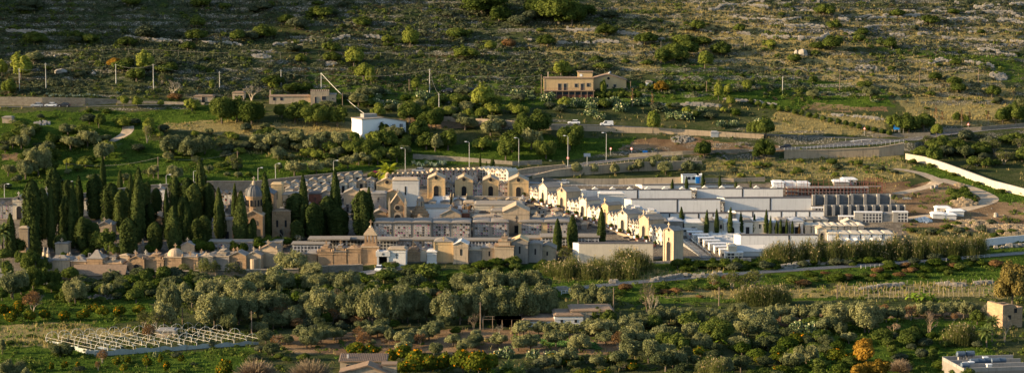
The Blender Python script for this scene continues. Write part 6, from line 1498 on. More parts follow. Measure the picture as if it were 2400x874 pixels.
LM += [(98, 250, 'the three parked cars'), (278, 320, 'the winding dirt track'), (490, 236, 'the ruined stone hut'), (760, 246, 'the old two-storey farmhouse'), (900, 316, 'the white farmhouse'), (1330, 226, 'the ochre farmhouse'), (1430, 212, 'the gabled barn wing'), (1345, 292, 'the white car on the terrace road'), (1422, 296, 'the white van'),
    (1675, 322, 'the grey utility box'), (1512, 362, 'the blue bin'), (1618, 430, 'the white cabin'), (2101, 312, 'the blue road sign'), (1980, 350, 'the guard-railed road'), (2270, 420, 'the sunlit boundary wall'), (1875, 130, 'the two big boulders'), (770, 140, 'the pale scree patch'), (610, 130, 'the small rock heap'), (1320, 50, 'the dark thicket at the top'),
    (240, 478, 'the left stone wall'), (593, 560, 'the lead-domed chapel'), (110, 545, 'the memorial column'), (222, 640, 'the pyramid-roofed tomb'), (405, 637, 'the pale-domed mausoleum'), (866, 620, 'the lantern tower tomb'), (930, 628, 'the bright white chapel'), (1080, 618, 'the slot-windowed mausoleum'), (1285, 615, 'the cypress pair'), (1440, 615, 'the plain beige wall block'), (1575, 615, 'the tower-like chapel'),
    (1700, 560, 'the open grave field'), (1820, 585, 'the nearest long white block'), (2010, 565, 'the pale cube tombs'), (2110, 520, 'the empty niche frames'), (2225, 505, 'the white slabs on the dirt yard'), (908, 418, 'the yellow palm'), (1020, 465, 'the broad pale stair'), (930, 525, 'the gothic church'),
    (390, 820, 'the greenhouse hoops'), (180, 740, 'the green citrus terrace'), (60, 700, 'the palm at the left edge'), (850, 872, 'the stone cottage'), (1175, 772, 'the net shelter'), (1330, 762, 'the farm sheds'), (1340, 810, 'the vegetable patch'), (1440, 738, 'the tall pole near the sheds'), (1685, 714, 'the lone pole in the dry strip'), (1962, 702, 'the pole before the vineyard'), (2160, 690, 'the vineyard posts'), (2370, 768, 'the ruined tower'), (2330, 860, 'the rooftop water tanks'), (2030, 860, 'the golden autumn tree'), (600, 870, 'the twiggy domed bush'), (1520, 735, 'the pale bare tree by the railway'), (1000, 800, 'the brown earth orchard'), (1300, 690, 'the hidden end of the railway'), (1800, 700, 'the bright reed stand'), (650, 690, 'the big round olives'), (2200, 560, 'the long reed bed'), (1130, 740, 'the dead tree'),
    (450, 365, 'the bushy bank above the lamps'), (700, 320, 'the straw-coloured terrace'), (1150, 255, 'the large leafy tree'), (1930, 250, 'the mown green terrace'), (2300, 230, 'the dry slope'), (2100, 60, 'the stony top terraces'), (200, 60, 'the shaded slope'), (700, 60, 'the dark upper slope'), (1600, 60, 'the top middle slope')]
def near(px, py): return min(LM, key=lambda l: abs(l[0] - px) + 2 * abs(l[1] - py))
PT = {}; pl = []
for i, (px, yb, yt) in enumerate(UP):
    p = G(px, yb); s = sc(p); H = (yb - yt) / s; l = near(px, yb); wood = i in WOOD
    o = thing('utility_pole', '', 'utility pole', p, 0, 'utility poles'); MB().tube((0, 0, -.8), (0, 0, H), .17, .1, 7).build('pole', 'pole_wood' if wood else 'pole_metal', o)
    m = MB(); m.box(-.5, .5, -.05, .05, H - .5, H - .4); m.build('crossarm', 'pole_wood' if wood else 'pole_metal', o)
    PT[i] = Vector((p.x, p.y, p.z + H - .3)); pl.append((o, px, yb, l[2], wood, l[0]))
for o, px, yb, l, wood, lx in pl:
    q = sorted([z for z in pl if z[3] == l], key=lambda z: z[1]); j = [z[0] for z in q].index(o); n = nth(j, len(q))
    o['label'] = f"{n + ' ' if n else ''}{'dark wooden' if wood else 'pale grey'} utility pole near {l}"
def cable(name, a, b, sag, r, mat, label, group=None):
    m = MB(); pts = [a.lerp(b, t_) - Vector((0, 0, sag * 4 * t_ * (1 - t_))) for t_ in np.linspace(0, 1, 9)]; m.path([q - a for q in pts], r, 4)
    o = m.build(name, mat, None); o.location = a; tag(o, label, 'cable', group); return o
seqs = [(0, 1), (1, 2), (2, 3), (3, 4), (4, 5), (5, 6), (6, 9), (9, 11), (20, 18), (18, 19), (9, 12)]
for k, (a, b_) in enumerate(seqs): cable('power_line', PT[a], PT[b_], 1.0 + .006 * (PT[b_] - PT[a]).length * 3, .03, 'concrete', f"{nth(k, len(seqs))} thin power line strung between the hillside poles", 'thin power lines')
cable('thick_cable', PT[6], G(900, 308) + Vector((0, 0, 1.5)), 1.5, .09, 'ivory_pipe', 'thick pale cable sagging down past the white farmhouse')

# ---------------------------------------------------------------- fences, guard rails, vineyard, boulders
def posts(name, pts, hpx, n, label, cat, mat, rails, r=.06, group=None):
    P = smooth(densify([G(a, b) for a, b in pts], 4), 2); s = sc(P[0]); H = hpx / s; o = thing(name, label, cat, P[0], 0, group)
    idx = np.linspace(0, len(P) - 1, n); q = [P[int(i)].lerp(P[min(len(P) - 1, int(i) + 1)], i - int(i)) - P[0] for i in idx]
    for a in q: MB().tube(a - Vector((0, 0, .5)), a + Vector((0, 0, H * rng.uniform(.96, 1.04))), r, r, 5).build('post', mat, o)
    if rails:
        m = MB()
        for f in rails: m.path([a + Vector((0, 0, H * f)) for a in q], r * .8, 4)
        m.build('rails', mat, o)
    return o
posts('guard_rail', [(1838, 353), (1950, 347), (2050, 341), (2118, 334)], 7, 30, 'galvanised guard rail on top of the tall retaining wall', 'guard rail', 'grey_metal', [.55, .95], .07)
posts('guard_rail', [(1262, 410), (1330, 396), (1420, 385), (1500, 377), (1600, 369)], 6, 34, 'low pale guard rail along the road bend', 'guard rail', 'pale_stone', [.6, 1], .08)
posts('railing', [(2018, 629), (2120, 622), (2200, 614), (2320, 603)], 8, 26, 'long pale metal railing beside the railway', 'railing', 'grey_metal', [.5, .95], .08)
posts('wire_fence', [(1700, 322), (1840, 325), (1980, 330), (2060, 334)], 6, 24, 'thin wire fence along the upper right side road', 'fence', 'pole_metal', [.9], .035)
posts('wire_fence', [(1460, 345), (1500, 352), (1540, 362)], 6, 9, 'thin green wire fence beside the bare brown field', 'fence', 'pole_metal', [.5, .9], .03)
posts('wire_fence', [(60, 135), (300, 128), (560, 140), (800, 135), (1000, 140), (1180, 128)], 14, 20, 'tall faint wire fence crossing the shaded upper slope', 'fence', 'grey_stone', [.95], .04)
posts('wire_fence', [(1420, 125), (1630, 98), (1800, 112), (1960, 108)], 10, 9, 'sparse post fence crossing the upper right slope', 'fence', 'pale_bark', [], .09)
posts('wire_fence', [(1340, 436), (1500, 438), (1700, 434)], 4, 30, 'low railing beside the cemetery lane', 'fence', 'grey_metal', [.95], .04)
P = [G(1318, 690), G(1360, 686)]
posts('railing', [(1316, 690), (1365, 686)], 10, 6, 'short white rail fragment where the railway ends behind olives', 'railing', 'white_paint', [.3, .6, .95], .06)
# rails on the ballast
P, w_ = ROADS['railway']; Pd = densify(P, 2)
for k, of in enumerate((-1.6, -.15, .9, 2.3)):
    m = MB(); m.path([Vector((q.x, q.y, max(float(gh(q.x, q.y)), q.z - .2) + .15)) + side(Pd, i) * of - Pd[0] for i, q in enumerate(Pd)], .07, 4)
    o = m.build('rail', 'grey_metal', None); o.location = Pd[0]; structure(o)
# vineyard posts
vp = 0; rows_ = [((1962, 684), (2335, 668)), ((1985, 692), (2335, 682)), ((2030, 699), (2335, 694))]
for r_, (a, b_) in enumerate(rows_):
    n = [24, 32, 26][r_]
    for i in range(n):
        x = a[0] + (b_[0] - a[0]) * (i + .5) / n + rng.uniform(-2, 2); y = a[1] + (b_[1] - a[1]) * i / n; p = G(x, y)
        o = MB().tube((0, 0, -.4), (rng.uniform(-.16, .16), 0, rng.uniform(1.8, 2.5)), .07, .06, 5).build('vineyard_post', 'pale_bark', None); o.location = p
        tag(o, f"{nth(i, n)} pale stake in the {['rear', 'middle', 'front'][r_]} row of the vineyard", 'stake', 'vineyard stakes')
wall_run('terrace_wall', [(2010, 676), (2100, 672), (2200, 668), (2330, 664)], [6, 6, 6, 6], 'rubble_stone', 'broken stone wall behind the vineyard stakes')
def boulder(px, py, wp, hp, label, mat='rubble_stone', group=None, name='boulder'):
    p = G(px, py); s = sc(p); m = MB(); n = 9; r = wp / s / 2; h = hp / s
    prof = [(r * .9, -.4), (r, h * .25), (r * .95, h * .55), (r * .7, h * .85), (r * .25, h)]; m.lathe(0, 0, prof, n, .8)
    m.v = [(x * rng.uniform(.82, 1.15), y * rng.uniform(.82, 1.15), z * rng.uniform(.88, 1.1)) for x, y, z in m.v]
    o = m.build(name, mat, None); o.location = p; o.rotation_euler.z = rng.random() * 6; tag(o, label, 'boulder', group); return o
boulder(1866, 130, 13, 12, 'smaller pale boulder left of the big grey one'); boulder(1881, 133, 26, 18, 'big grey boulder on the dry upper right slope')
boulder(2334, 508, 12, 10, 'tan boulder on the earth bank at right'); boulder(1005, 190, 8, 5, 'white stone among shrubs on the dark middle slope')
boulder(128, 134, 7, 5, 'white stone on the shaded slope at upper left'); boulder(220, 178, 14, 9, 'grey rock left of the third pale pole'); boulder(143, 171, 40, 9, 'flat grey rock outcrop on the shaded left slope'); boulder(305, 165, 22, 14, 'rough grey rock beside the rusty bush')
def heap(name, px, py, wp, hp, mat, label, n=140, sz=.5):
    p = G(px, py); s = sc(p); r = wp / s / 2; h = hp / s
    m = MB()
    for i in range(n):
        q = math.sqrt(rng.random()) ; a = rng.random() * 6.28; x, y = math.cos(a) * q * r, math.sin(a) * q * r * .7; z = float(gh(p.x + x, p.y + y)) - p.z + h * (1 - q) * rng.uniform(.3, 1); u = sz * rng.uniform(.4, 1.3)
        m.frus(x - u / 2, x + u / 2, y - u / 2, y + u / 2, z - u * .4, z + u * .6, u * .25)
    o = m.build(name, mat, None); o.location = p; tag(o, label, 'rock heap', None, 'stuff'); return o
heap('scree', 770, 150, 44, 5, 'rubble_stone', 'pale grey scree patch on the dark slope', 420, .55); heap('scree', 612, 132, 46, 4, 'rubble_stone', 'small pale rock heap on the dark slope', 240, .6)
heap('debris', 2165, 516, 40, 8, 'panel_white', 'white building debris beside the empty niche frames', 130, .5); heap('debris', 2125, 466, 24, 4, 'concrete', 'small heap of debris at the edge of the dirt yard', 60, .4)
heap('earth_bank', 2290, 530, 120, 7, 'sand_heap', 'sandy earth and rock bank left of the far right edge', 500, 1.1); heap('earth_bank', 2370, 540, 110, 9, 'sand_heap', 'sandy rocky bank at the right edge above the white wall', 450, 1.2)
heap('earth_bank', 2250, 436, 26, 6, 'sand_heap', 'small sand heap on the dirt track', 90, .8); heap('rubble', 1600, 328, 60, 6, 'rubble_stone', 'scattered pale stones beside the bare brown field', 120, .6)
heap('rubble', 2030, 160, 60, 3, 'rubble_stone', 'scattered stones on the dry upper right slope', 120, .8); heap('rubble', 2340, 178, 40, 3, 'rubble_stone', 'pile of grey stones on the slope at the right', 160, .8)
heap('rubble', 245, 696, 80, 6, 'rubble_stone', 'pale stones along the edge of the green citrus terrace', 120, .5); heap('rubble', 100, 290, 40, 5, 'concrete', 'grey slabs lying on the meadow below the cars', 50, .8)
heap('earth_bank', 2260, 480, 60, 14, 'sand_heap', 'brown earthy mound under the bushes on the dirt yard', 260, 1.3)
# ---------------------------------------------------------------- planting
def pts(kind, L, group=None):
    for r in L: plant(kind, *r, group=group)
# cypresses of the old cemetery: (x, foot, width, height)
pts('cypress', [(122, 582, 27, 150), (86, 602, 30, 94), (170, 582, 36, 154), (186, 512, 26, 101), (26, 602, 30, 103), (242, 442, 17, 78), (281, 446, 15, 48), (306, 470, 18, 64), (322, 562, 40, 170), (392, 562, 20, 121), (441, 568, 31, 109), (476, 506, 36, 136), (478, 508, 17, 83), (517, 560, 32, 120), (549, 532, 20, 102), (564, 572, 40, 124), (612, 502, 11, 41), (628, 552, 33, 149), (713, 502, 24, 94), (789, 545, 34, 148), (843, 552, 26, 106), (862, 552, 26, 113)])
pts('cypress_round', [(78, 584, 44, 162), (125, 524, 40, 129), (224, 514, 38, 105), (264, 534, 44, 104), (284, 545, 40, 101), (324, 570, 32, 157), (304, 602, 46, 91), (368, 505, 28, 64), (364, 588, 33, 68), (408, 592, 43, 106), (439, 505, 38, 88), (411, 505, 32, 90), (492, 516, 28, 88), (470, 574, 57, 70), (690, 545, 48, 92), (697, 564, 31, 48), (734, 560, 41, 85), (792, 555, 58, 68), (762, 552, 30, 62), (853, 556, 48, 108), (143, 594, 36, 49), (208, 590, 57, 82), (60, 560, 26, 60), (340, 520, 26, 90), (455, 520, 40, 90), (345, 478, 22, 52), (160, 480, 26, 58), (300, 520, 24, 80)])
pts('cypress_round', [(100, 560, 34, 120), (150, 560, 32, 100), (350, 560, 30, 84), (590, 572, 28, 60), (425, 560, 30, 100), (715, 552, 34, 80), (770, 550, 40, 90)])
pts('cypress', [(1306, 588, 25, 76), (1341, 582, 30, 80), (1410, 571, 23, 84)])
pts('small_cypress', [(1597, 536, 14, 51), (1655, 550, 13, 58), (1680, 550, 13, 60), (1710, 550, 14, 64), (1738, 549, 12, 52), (1766, 548, 11, 46), (1795, 549, 13, 57), (1805, 550, 9, 44), (1820, 550, 9, 33), (1829, 551, 9, 38), (1843, 551, 9, 37), (1857, 551, 9, 34), (1575, 444, 9, 24), (1609, 444, 10, 30), (1648, 444, 11, 40), (1687, 444, 9, 34), (1724, 444, 7, 20), (1759, 444, 6, 22), (1125, 394, 7, 34), (1154, 394, 13, 25), (1140, 396, 5, 18)])
pts('brown_cypress', [(1873, 551, 8, 27)])
# gnarled evergreens and shrubs among the tombs
pts('broad', [(245, 595, 60, 60), (265, 602, 40, 38), (40, 598, 46, 40), (8, 612, 40, 30), (70, 640, 62, 60), (104, 640, 40, 40), (48, 622, 40, 36)])
pts('citrus', [(463, 594, 46, 36), (420, 598, 26, 24), (548, 594, 26, 30), (570, 594, 26, 26), (607, 590, 40, 36), (350, 598, 30, 26), (205, 606, 26, 24), (630, 585, 40, 34), (655, 580, 45, 26), (490, 592, 26, 30), (150, 606, 20, 16), (670, 575, 36, 22)])
pts('pale_bare', [(665, 562, 46, 34), (700, 570, 30, 22)])
pts('bougainvillea', [(1117, 416, 30, 17), (880, 412, 24, 12)]); pts('sunny', [(873, 424, 26, 22), (893, 428, 22, 18), (1087, 414, 12, 11)])
pts('yellow_palm', [(910, 430, 64, 56)]); pts('palm', [(5, 602, 64, 88), (2325, 800, 44, 66), (2312, 815, 40, 55)]); pts('young_palm', [(1190, 880, 52, 50), (1218, 884, 40, 40)])
pts('banana', [(1905, 862, 34, 26), (1925, 866, 30, 22), (1944, 868, 24, 20), (1978, 852, 34, 26), (1900, 884, 26, 20), (1950, 886, 30, 18), (1690, 806, 46, 26), (1715, 806, 30, 20), (2140, 704, 48, 24), (2165, 706, 50, 28), (2185, 706, 36, 22), (1155, 880, 30, 20), (2060, 868, 30, 24), (2098, 858, 26, 20)])
pts('agave', [(a + rng.uniform(-2, 2), 226 + rng.uniform(-3, 3), 12, 8) for a in range(108, 240, 8)] + [(275, 222, 12, 10), (460, 220, 12, 10), (812, 226, 16, 10)])
pts('agave', [(970 + i * 10, 386 + (i % 3) * 3, 17, 13) for i in range(8)] + [(1032, 388, 20, 14), (1042, 384, 18, 13), (1290, 380, 10, 7)])
pts('broad', [(899, 322, 34, 36), (870, 326, 30, 18), (940, 326, 34, 20)])
pts('green_shrub', [(2240, 884, 36, 22), (2262, 890, 30, 20), (2270, 905, 50, 40), (2300, 908, 44, 34), (2180, 392, 20, 10), (2230, 412, 24, 9), (2290, 432, 20, 8), (2345, 452, 26, 10), (2140, 384, 22, 12)])
pts('cactus', [(1440, 248, 36, 24), (1456, 262, 34, 26), (1418, 250, 30, 20), (1385, 250, 36, 24), (1350, 252, 30, 22), (1330, 252, 30, 22), (1600, 280, 44, 22), (1575, 278, 30, 18), (1690, 298, 26, 18), (1720, 296, 24, 16), (1550, 262, 26, 16), (900, 222, 30, 14), (915, 250, 34, 18), (880, 246, 32, 18), (860, 238, 30, 14), (1210, 222, 30, 14), (1236, 224, 30, 14), (1000, 232, 30, 14), (238, 640, 40, 20), (260, 650, 44, 24), (1187, 836, 42, 26), (1165, 838, 30, 20), (1250, 838, 36, 22), (1290, 838, 30, 18), (1870, 775, 46, 26), (1905, 780, 40, 30), (365, 836, 14, 14), (1780, 290, 28, 16), (915, 640, 30, 16), (905, 648, 24, 14), (1645, 262, 24, 14), (2050, 240, 20, 8)])
pts('bare', [(170, 380, 1, 1)][:0] + [(1130, 758, 56, 66), (1110, 772, 34, 40), (1520, 742, 60, 88), (2178, 792, 40, 70), (2095, 788, 44, 34), (785, 730, 56, 60), (1563, 240, 1, 1)][:6])
pts('pale_bare', [(405, 226, 52, 40), (590, 236, 54, 36), (1527, 745, 40, 60), (2355, 800, 40, 70), (2320, 748, 60, 46), (730, 640, 44, 34), (1170, 780, 40, 22), (2086, 385, 1, 1)][:7])
pts('twig_dome', [(600, 893, 118, 62), (728, 902, 128, 72), (2030, 850, 1, 1), (2110, 868, 66, 38), (78, 728, 58, 48), (1015, 864, 30, 16)][:2] + [(2110, 872, 66, 38), (2020, 360, 1, 1)][:1])
pts('sparse', [(78, 732, 56, 52), (850, 822, 50, 52), (840, 798, 34, 34), (652, 818, 40, 38), (780, 758, 40, 36), (2135, 750, 36, 40), (1450, 818, 40, 44), (985, 808, 34, 30), (240, 850, 30, 32), (230, 868, 16, 26), (350, 800, 40, 42), (1030, 700, 20, 20), (2070, 746, 40, 34), (1210, 740, 40, 30), (1255, 738, 50, 34), (900, 810, 20, 20), (2236, 752, 22, 20), (660, 752, 60, 44), (1705, 660, 30, 20)])
pts('ochre', [(2372, 716, 96, 112), (2408, 708, 70, 104)])
pts('sparse_olive', [(365, 775, 46, 52), (338, 770, 40, 44), (1672, 676, 34, 40), (1716, 678, 40, 44), (1766, 676, 54, 46), (1740, 680, 30, 34), (1475, 830, 40, 40), (1460, 645, 30, 30), (1945, 760, 30, 30), (480, 655, 50, 50), (505, 650, 30, 40), (545, 652, 44, 42), (470, 646, 40, 30), (570, 650, 26, 22), (1322, 612, 44, 34), (430, 645, 36, 28), (345, 335, 26, 46), (380, 200, 24, 30), (550, 396, 40, 34), (2270, 402, 40, 16), (2290, 390, 36, 26), (2330, 360, 40, 34), (2390, 352, 40, 30)])
pts('autumn', [(2030, 858, 66, 66), (2055, 890, 70, 50), (2012, 892, 52, 44), (1325, 605, 34, 28), (1550, 216, 38, 26), (268, 160, 40, 24), (1900, 30, 1, 1)][:6])
pts('rust', [(1190, 112, 36, 22), (410, 236, 34, 18), (490, 690, 40, 26), (560, 690, 36, 24), (610, 700, 36, 26), (1062, 622, 1, 1)][:5] + [(245, 690, 30, 22), (280, 690, 30, 24), (1640, 698, 20, 8), (840, 760, 40, 24), (700, 770, 50, 26), (1010, 650, 40, 18), (1850, 695, 1, 1)][:6])
# olives below the cemetery
OL = [(688, 640, 90, 58), (650, 664, 60, 44), (735, 652, 70, 42), (657, 685, 82, 54), (736, 682, 80, 46), (814, 684, 82, 50), (775, 668, 50, 30), (561, 705, 96, 55), (495, 700, 80, 52), (525, 680, 60, 34), (600, 672, 60, 36),
 (503, 772, 112, 92), (560, 760, 90, 80), (605, 748, 100, 76), (655, 748, 70, 66), (755, 752, 92, 84), (730, 740, 60, 60), (829, 757, 90, 84), (873, 762, 80, 90), (916, 760, 85, 92), (955, 755, 80, 90), (975, 748, 60, 70), (800, 735, 50, 50),
 (1082, 690, 72, 54), (1146, 688, 88, 62), (1207, 685, 66, 54), (1245, 682, 54, 54), (1110, 700, 50, 40), (1000, 752, 64, 62), (1047, 762, 84, 84), (1078, 760, 60, 70), (1111, 756, 92, 90), (1145, 752, 60, 80), (1172, 756, 85, 90), (1222, 756, 90, 92), (1255, 744, 60, 72), (1276, 740, 78, 78),
 (1355, 714, 52, 50), (1390, 720, 48, 56), (1419, 722, 46, 54), (1372, 722, 40, 40), (401, 758, 66, 112), (385, 770, 60, 70), (177, 712, 66, 62), (195, 700, 40, 40), (30, 700, 60, 66), (50, 690, 50, 60), (27, 898, 74, 62), (60, 900, 40, 40), (5, 830, 20, 40), (250, 700, 40, 40), (450, 720, 60, 44), (430, 700, 40, 40)]
pts('olive', OL)
pts('olive', [(1227, 786, 56, 38), (1262, 786, 40, 34), (1290, 787, 60, 36), (1335, 788, 60, 36), (1396, 786, 86, 44), (1430, 784, 50, 36), (1372, 782, 40, 36), (1006, 797, 60, 36), (985, 800, 40, 30), (1062, 812, 42, 32), (1097, 816, 62, 26), (1117, 792, 30, 22), (1168, 813, 52, 34), (1214, 822, 60, 36), (1244, 820, 60, 40), (1303, 812, 58, 42), (1358, 822, 68, 42), (1330, 855, 60, 44), (1300, 862, 40, 34), (1275, 858, 36, 30), (707, 795, 50, 34), (728, 812, 66, 44), (752, 806, 50, 40), (788, 800, 40, 34), (800, 794, 30, 24), (865, 795, 40, 36), (885, 790, 40, 34), (940, 806, 40, 34), (912, 804, 28, 36), (955, 814, 40, 34), (868, 812, 34, 18),
 (1510, 768, 80, 40), (1480, 778, 56, 36), (1542, 760, 54, 44), (1568, 760, 48, 42), (1626, 756, 62, 36), (1600, 762, 44, 30), (1672, 752, 48, 34), (1700, 766, 50, 36), (1733, 738, 62, 30), (1755, 768, 60, 44), (1774, 762, 60, 42), (1803, 760, 52, 44), (1830, 748, 66, 40), (1873, 752, 54, 38), (1911, 757, 40, 36), (1789, 794, 90, 60), (1740, 788, 56, 40), (1510, 812, 62, 40), (1545, 800, 50, 36), (1466, 800, 50, 34), (1420, 808, 50, 34), (1481, 846, 60, 54), (1520, 850, 60, 60), (1560, 846, 60, 44), (1577, 862, 66, 50), (1643, 822, 62, 46), (1620, 800, 44, 36), (1455, 862, 60, 44), (1700, 876, 36, 46), (1402, 862, 50, 34)])
pts('olive', [(1929, 742, 60, 40), (1958, 772, 76, 66), (2000, 760, 60, 56), (2027, 778, 90, 78), (2060, 752, 50, 40), (2077, 756, 46, 36), (2102, 754, 44, 40), (2155, 742, 46, 32), (2180, 742, 46, 36), (2208, 742, 55, 36), (2231, 742, 46, 38), (2259, 746, 52, 44), (2280, 738, 40, 32), (1905, 740, 40, 30), (1940, 782, 60, 44), (1890, 852, 66, 50), (1860, 866, 50, 44), (2140, 735, 40, 26), (2296, 742, 30, 30)])
pts('olive_dark', [(870, 790, 40, 22), (540, 780, 60, 50), (640, 770, 60, 40), (900, 775, 60, 30), (1560, 870, 80, 50), (1660, 880, 60, 40), (1610, 842, 40, 34), (1800, 820, 60, 36), (1850, 800, 50, 34), (1930, 812, 60, 36), (1740, 820, 56, 32), (110, 840, 1, 1)][:11] + [(140, 836, 60, 34), (160, 832, 40, 26)])
pts('broad', [(1681, 805, 100, 66), (1655, 800, 50, 50), (1571, 822, 74, 52), (1590, 830, 50, 50), (1425, 760, 44, 36), (1395, 758, 40, 40), (78, 680, 64, 62), (128, 678, 42, 50), (100, 668, 50, 40), (15, 660, 40, 50), (2070, 805, 60, 36), (2130, 812, 60, 40), (2290, 760, 40, 34), (920, 630, 60, 16), (970, 636, 80, 18), (540, 770, 40, 30)])
pts('citrus', [(698, 712, 44, 30), (829, 704, 40, 28), (1003, 690, 42, 32), (1041, 692, 42, 34), (1070, 784, 26, 20), (1650, 778, 1, 1)][:5] + [(760, 764, 50, 34), (920, 772, 40, 24), (750, 700, 40, 30), (1180, 702, 60, 36), (1245, 700, 50, 30), (650, 712, 50, 30), (600, 720, 50, 30), (480, 715, 60, 30), (540, 720, 50, 30)])
pts('orange', [(28, 758, 32, 30), (6, 742, 34, 34), (40, 740, 34, 30), (67, 754, 32, 32), (48, 725, 30, 26), (103, 750, 30, 28), (154, 752, 32, 28), (198, 750, 34, 28), (240, 742, 30, 26), (283, 742, 36, 30), (327, 737, 34, 26), (225, 730, 26, 20), (215, 728, 22, 16), (977, 868, 56, 52), (1010, 876, 44, 50), (1041, 872, 40, 48), (1085, 876, 60, 60), (1123, 884, 60, 66), (1152, 872, 40, 46), (835, 834, 50, 38), (870, 836, 40, 30), (945, 848, 50, 42), (960, 880, 60, 40), (915, 850, 30, 34), (275, 858, 20, 24), (344, 862, 22, 32), (392, 872, 20, 32), (376, 854, 14, 26), (425, 850, 16, 20), (121, 868, 14, 20), (152, 866, 16, 22), (290, 872, 22, 20), (183, 866, 14, 20), (528, 884, 40, 44), (515, 880, 20, 30), (300, 852, 16, 22)])
def scatter(kinds, poly, n, wr, hr, mind=14, tries=40, group=None, clump=0):
    xs = [p[0] for p in poly]; ys = [p[1] for p in poly]; placed = []; k = 0
    while len(placed) < n and k < n * tries:
        k += 1; x, y = rng.uniform(min(xs), max(xs)), rng.uniform(min(ys), max(ys))
        if not inpoly(np.array([x]), np.array([y]), poly)[0]: continue
        if any(abs(x - a) < mind and abs(y - b_) < mind * .35 for a, b_ in placed): continue
        if clump and vnoise(x / 70, y / 22, 8) < clump: continue
        placed.append((x, y)); w = wr[0] + (wr[1] - wr[0]) * rng.random() ** (2 if clump else 1); plant(rng.choice(kinds), x, y, w, w * rng.uniform(*hr), group=group)
scatter(['olive_dark', 'olive', 'green_shrub', 'citrus'], [(480, 670), (900, 655), (1290, 660), (1290, 700), (480, 715)], 34, (36, 64), (.5, .75), 22)
scatter(['olive', 'olive_dark'], [(480, 745), (1290, 735), (1290, 755), (480, 770)], 18, (40, 66), (.7, .95), 26)
scatter(['olive_dark', 'broad', 'green_shrub', 'shrub'], [(150, 655), (640, 655), (620, 700), (400, 708), (150, 700)], 40, (28, 56), (.5, .75), 16)
scatter(['olive', 'olive_dark', 'green_shrub', 'olive'], [(1440, 760), (2000, 735), (2060, 790), (1900, 830), (1450, 830)], 36, (36, 60), (.55, .8), 22)
scatter(['green_shrub', 'citrus', 'shrub'], [(1700, 625), (2300, 598), (2300, 612), (1700, 640)], 34, (20, 40), (.4, .6), 14)
scatter(['olive', 'green_shrub', 'sunny', 'shrub', 'olive_dark'], [(0, 262), (400, 262), (640, 300), (620, 420), (0, 450)], 46, (18, 42), (.45, .75), 20)
scatter(['broad', 'olive_dark', 'citrus'], [(0, 655), (480, 655), (480, 710), (0, 715)], 22, (30, 54), (.5, .75), 18)
scatter(['olive', 'olive_dark'], [(600, 765), (1250, 762), (1250, 840), (620, 840)], 16, (32, 52), (.6, .8), 26)
scatter(['green_shrub', 'shrub'], [(0, 780), (640, 800), (640, 874), (0, 874)], 16, (18, 34), (.4, .6), 22)
# lower right jungle
scatter(['citrus', 'broad', 'orange', 'olive_dark', 'green_shrub', 'citrus'], [(1640, 830), (1900, 790), (2000, 800), (2010, 900), (1580, 900)], 44, (30, 56), (.5, .8), 20)
scatter(['green_shrub', 'citrus', 'broad', 'shrub', 'sunny'], [(2060, 775), (2320, 780), (2300, 840), (2240, 868), (2080, 872)], 34, (20, 40), (.5, .8), 14)
scatter(['citrus', 'olive_dark', 'orange', 'shrub', 'sparse_olive'], [(1200, 840), (1480, 845), (1500, 895), (1190, 895)], 26, (26, 46), (.5, .8), 16)
scatter(['olive', 'citrus', 'olive_dark'], [(660, 690), (1280, 690), (1270, 710), (700, 715)], 16, (30, 54), (.5, .7), 22)
scatter(['citrus', 'broad', 'green_shrub', 'olive_dark'], [(150, 668), (400, 662), (700, 672), (640, 690), (380, 705), (200, 690)], 26, (30, 54), (.5, .7), 16)
scatter(['sparse', 'olive_dark', 'shrub'], [(560, 770), (760, 765), (900, 780), (640, 790)], 10, (30, 50), (.5, .7), 18)
scatter(['green_shrub', 'green_shrub', 'citrus'], [(620, 815), (800, 850), (640, 880), (560, 850)], 8, (20, 34), (.5, .7), 18)
# bushes below the right hand walls, reeds
scatter(['green_shrub', 'broad', 'citrus'], [(1540, 625), (1760, 618), (1800, 628), (1560, 640)], 16, (24, 40), (.4, .6), 14)
scatter(['green_shrub', 'citrus', 'broad'], [(1000, 625), (1300, 620), (1300, 640), (1010, 640)], 12, (30, 50), (.35, .5), 20)
scatter(['green_shrub', 'citrus', 'green_shrub', 'citrus', 'rust'], [(1850, 645), (2330, 612), (2340, 640), (1860, 672)], 34, (24, 44), (.3, .5), 16)
scatter(['green_shrub', 'citrus', 'green_shrub', 'citrus', 'rust'], [(1430, 682), (1680, 668), (1700, 680), (1440, 698)], 14, (20, 40), (.3, .5), 14)
pts('reed', [(1290 + i * 17, 642 + (i % 3) * 5, 46, 28 + (i * 5 % 4) * 6) for i in range(12)] + [(1470, 632, 60, 50), (1490, 634, 50, 50), (1455, 630, 50, 46), (1510, 632, 40, 42)])
pts('reed', [(1800 + i * 13.5, 612 + (i % 3) * 4 - i * .45, 36, 36 + (i * 7 % 5) * 5) for i in range(38)])
pts('reed', [(1745, 712, 44, 40), (1765, 714, 44, 46), (1785, 714, 44, 48), (1805, 714, 44, 46), (1825, 712, 44, 42), (1842, 710, 30, 34), (2235, 808, 46, 50), (2255, 808, 46, 54), (2275, 806, 40, 46), (1660, 884, 50, 46), (1680, 890, 40, 50)])
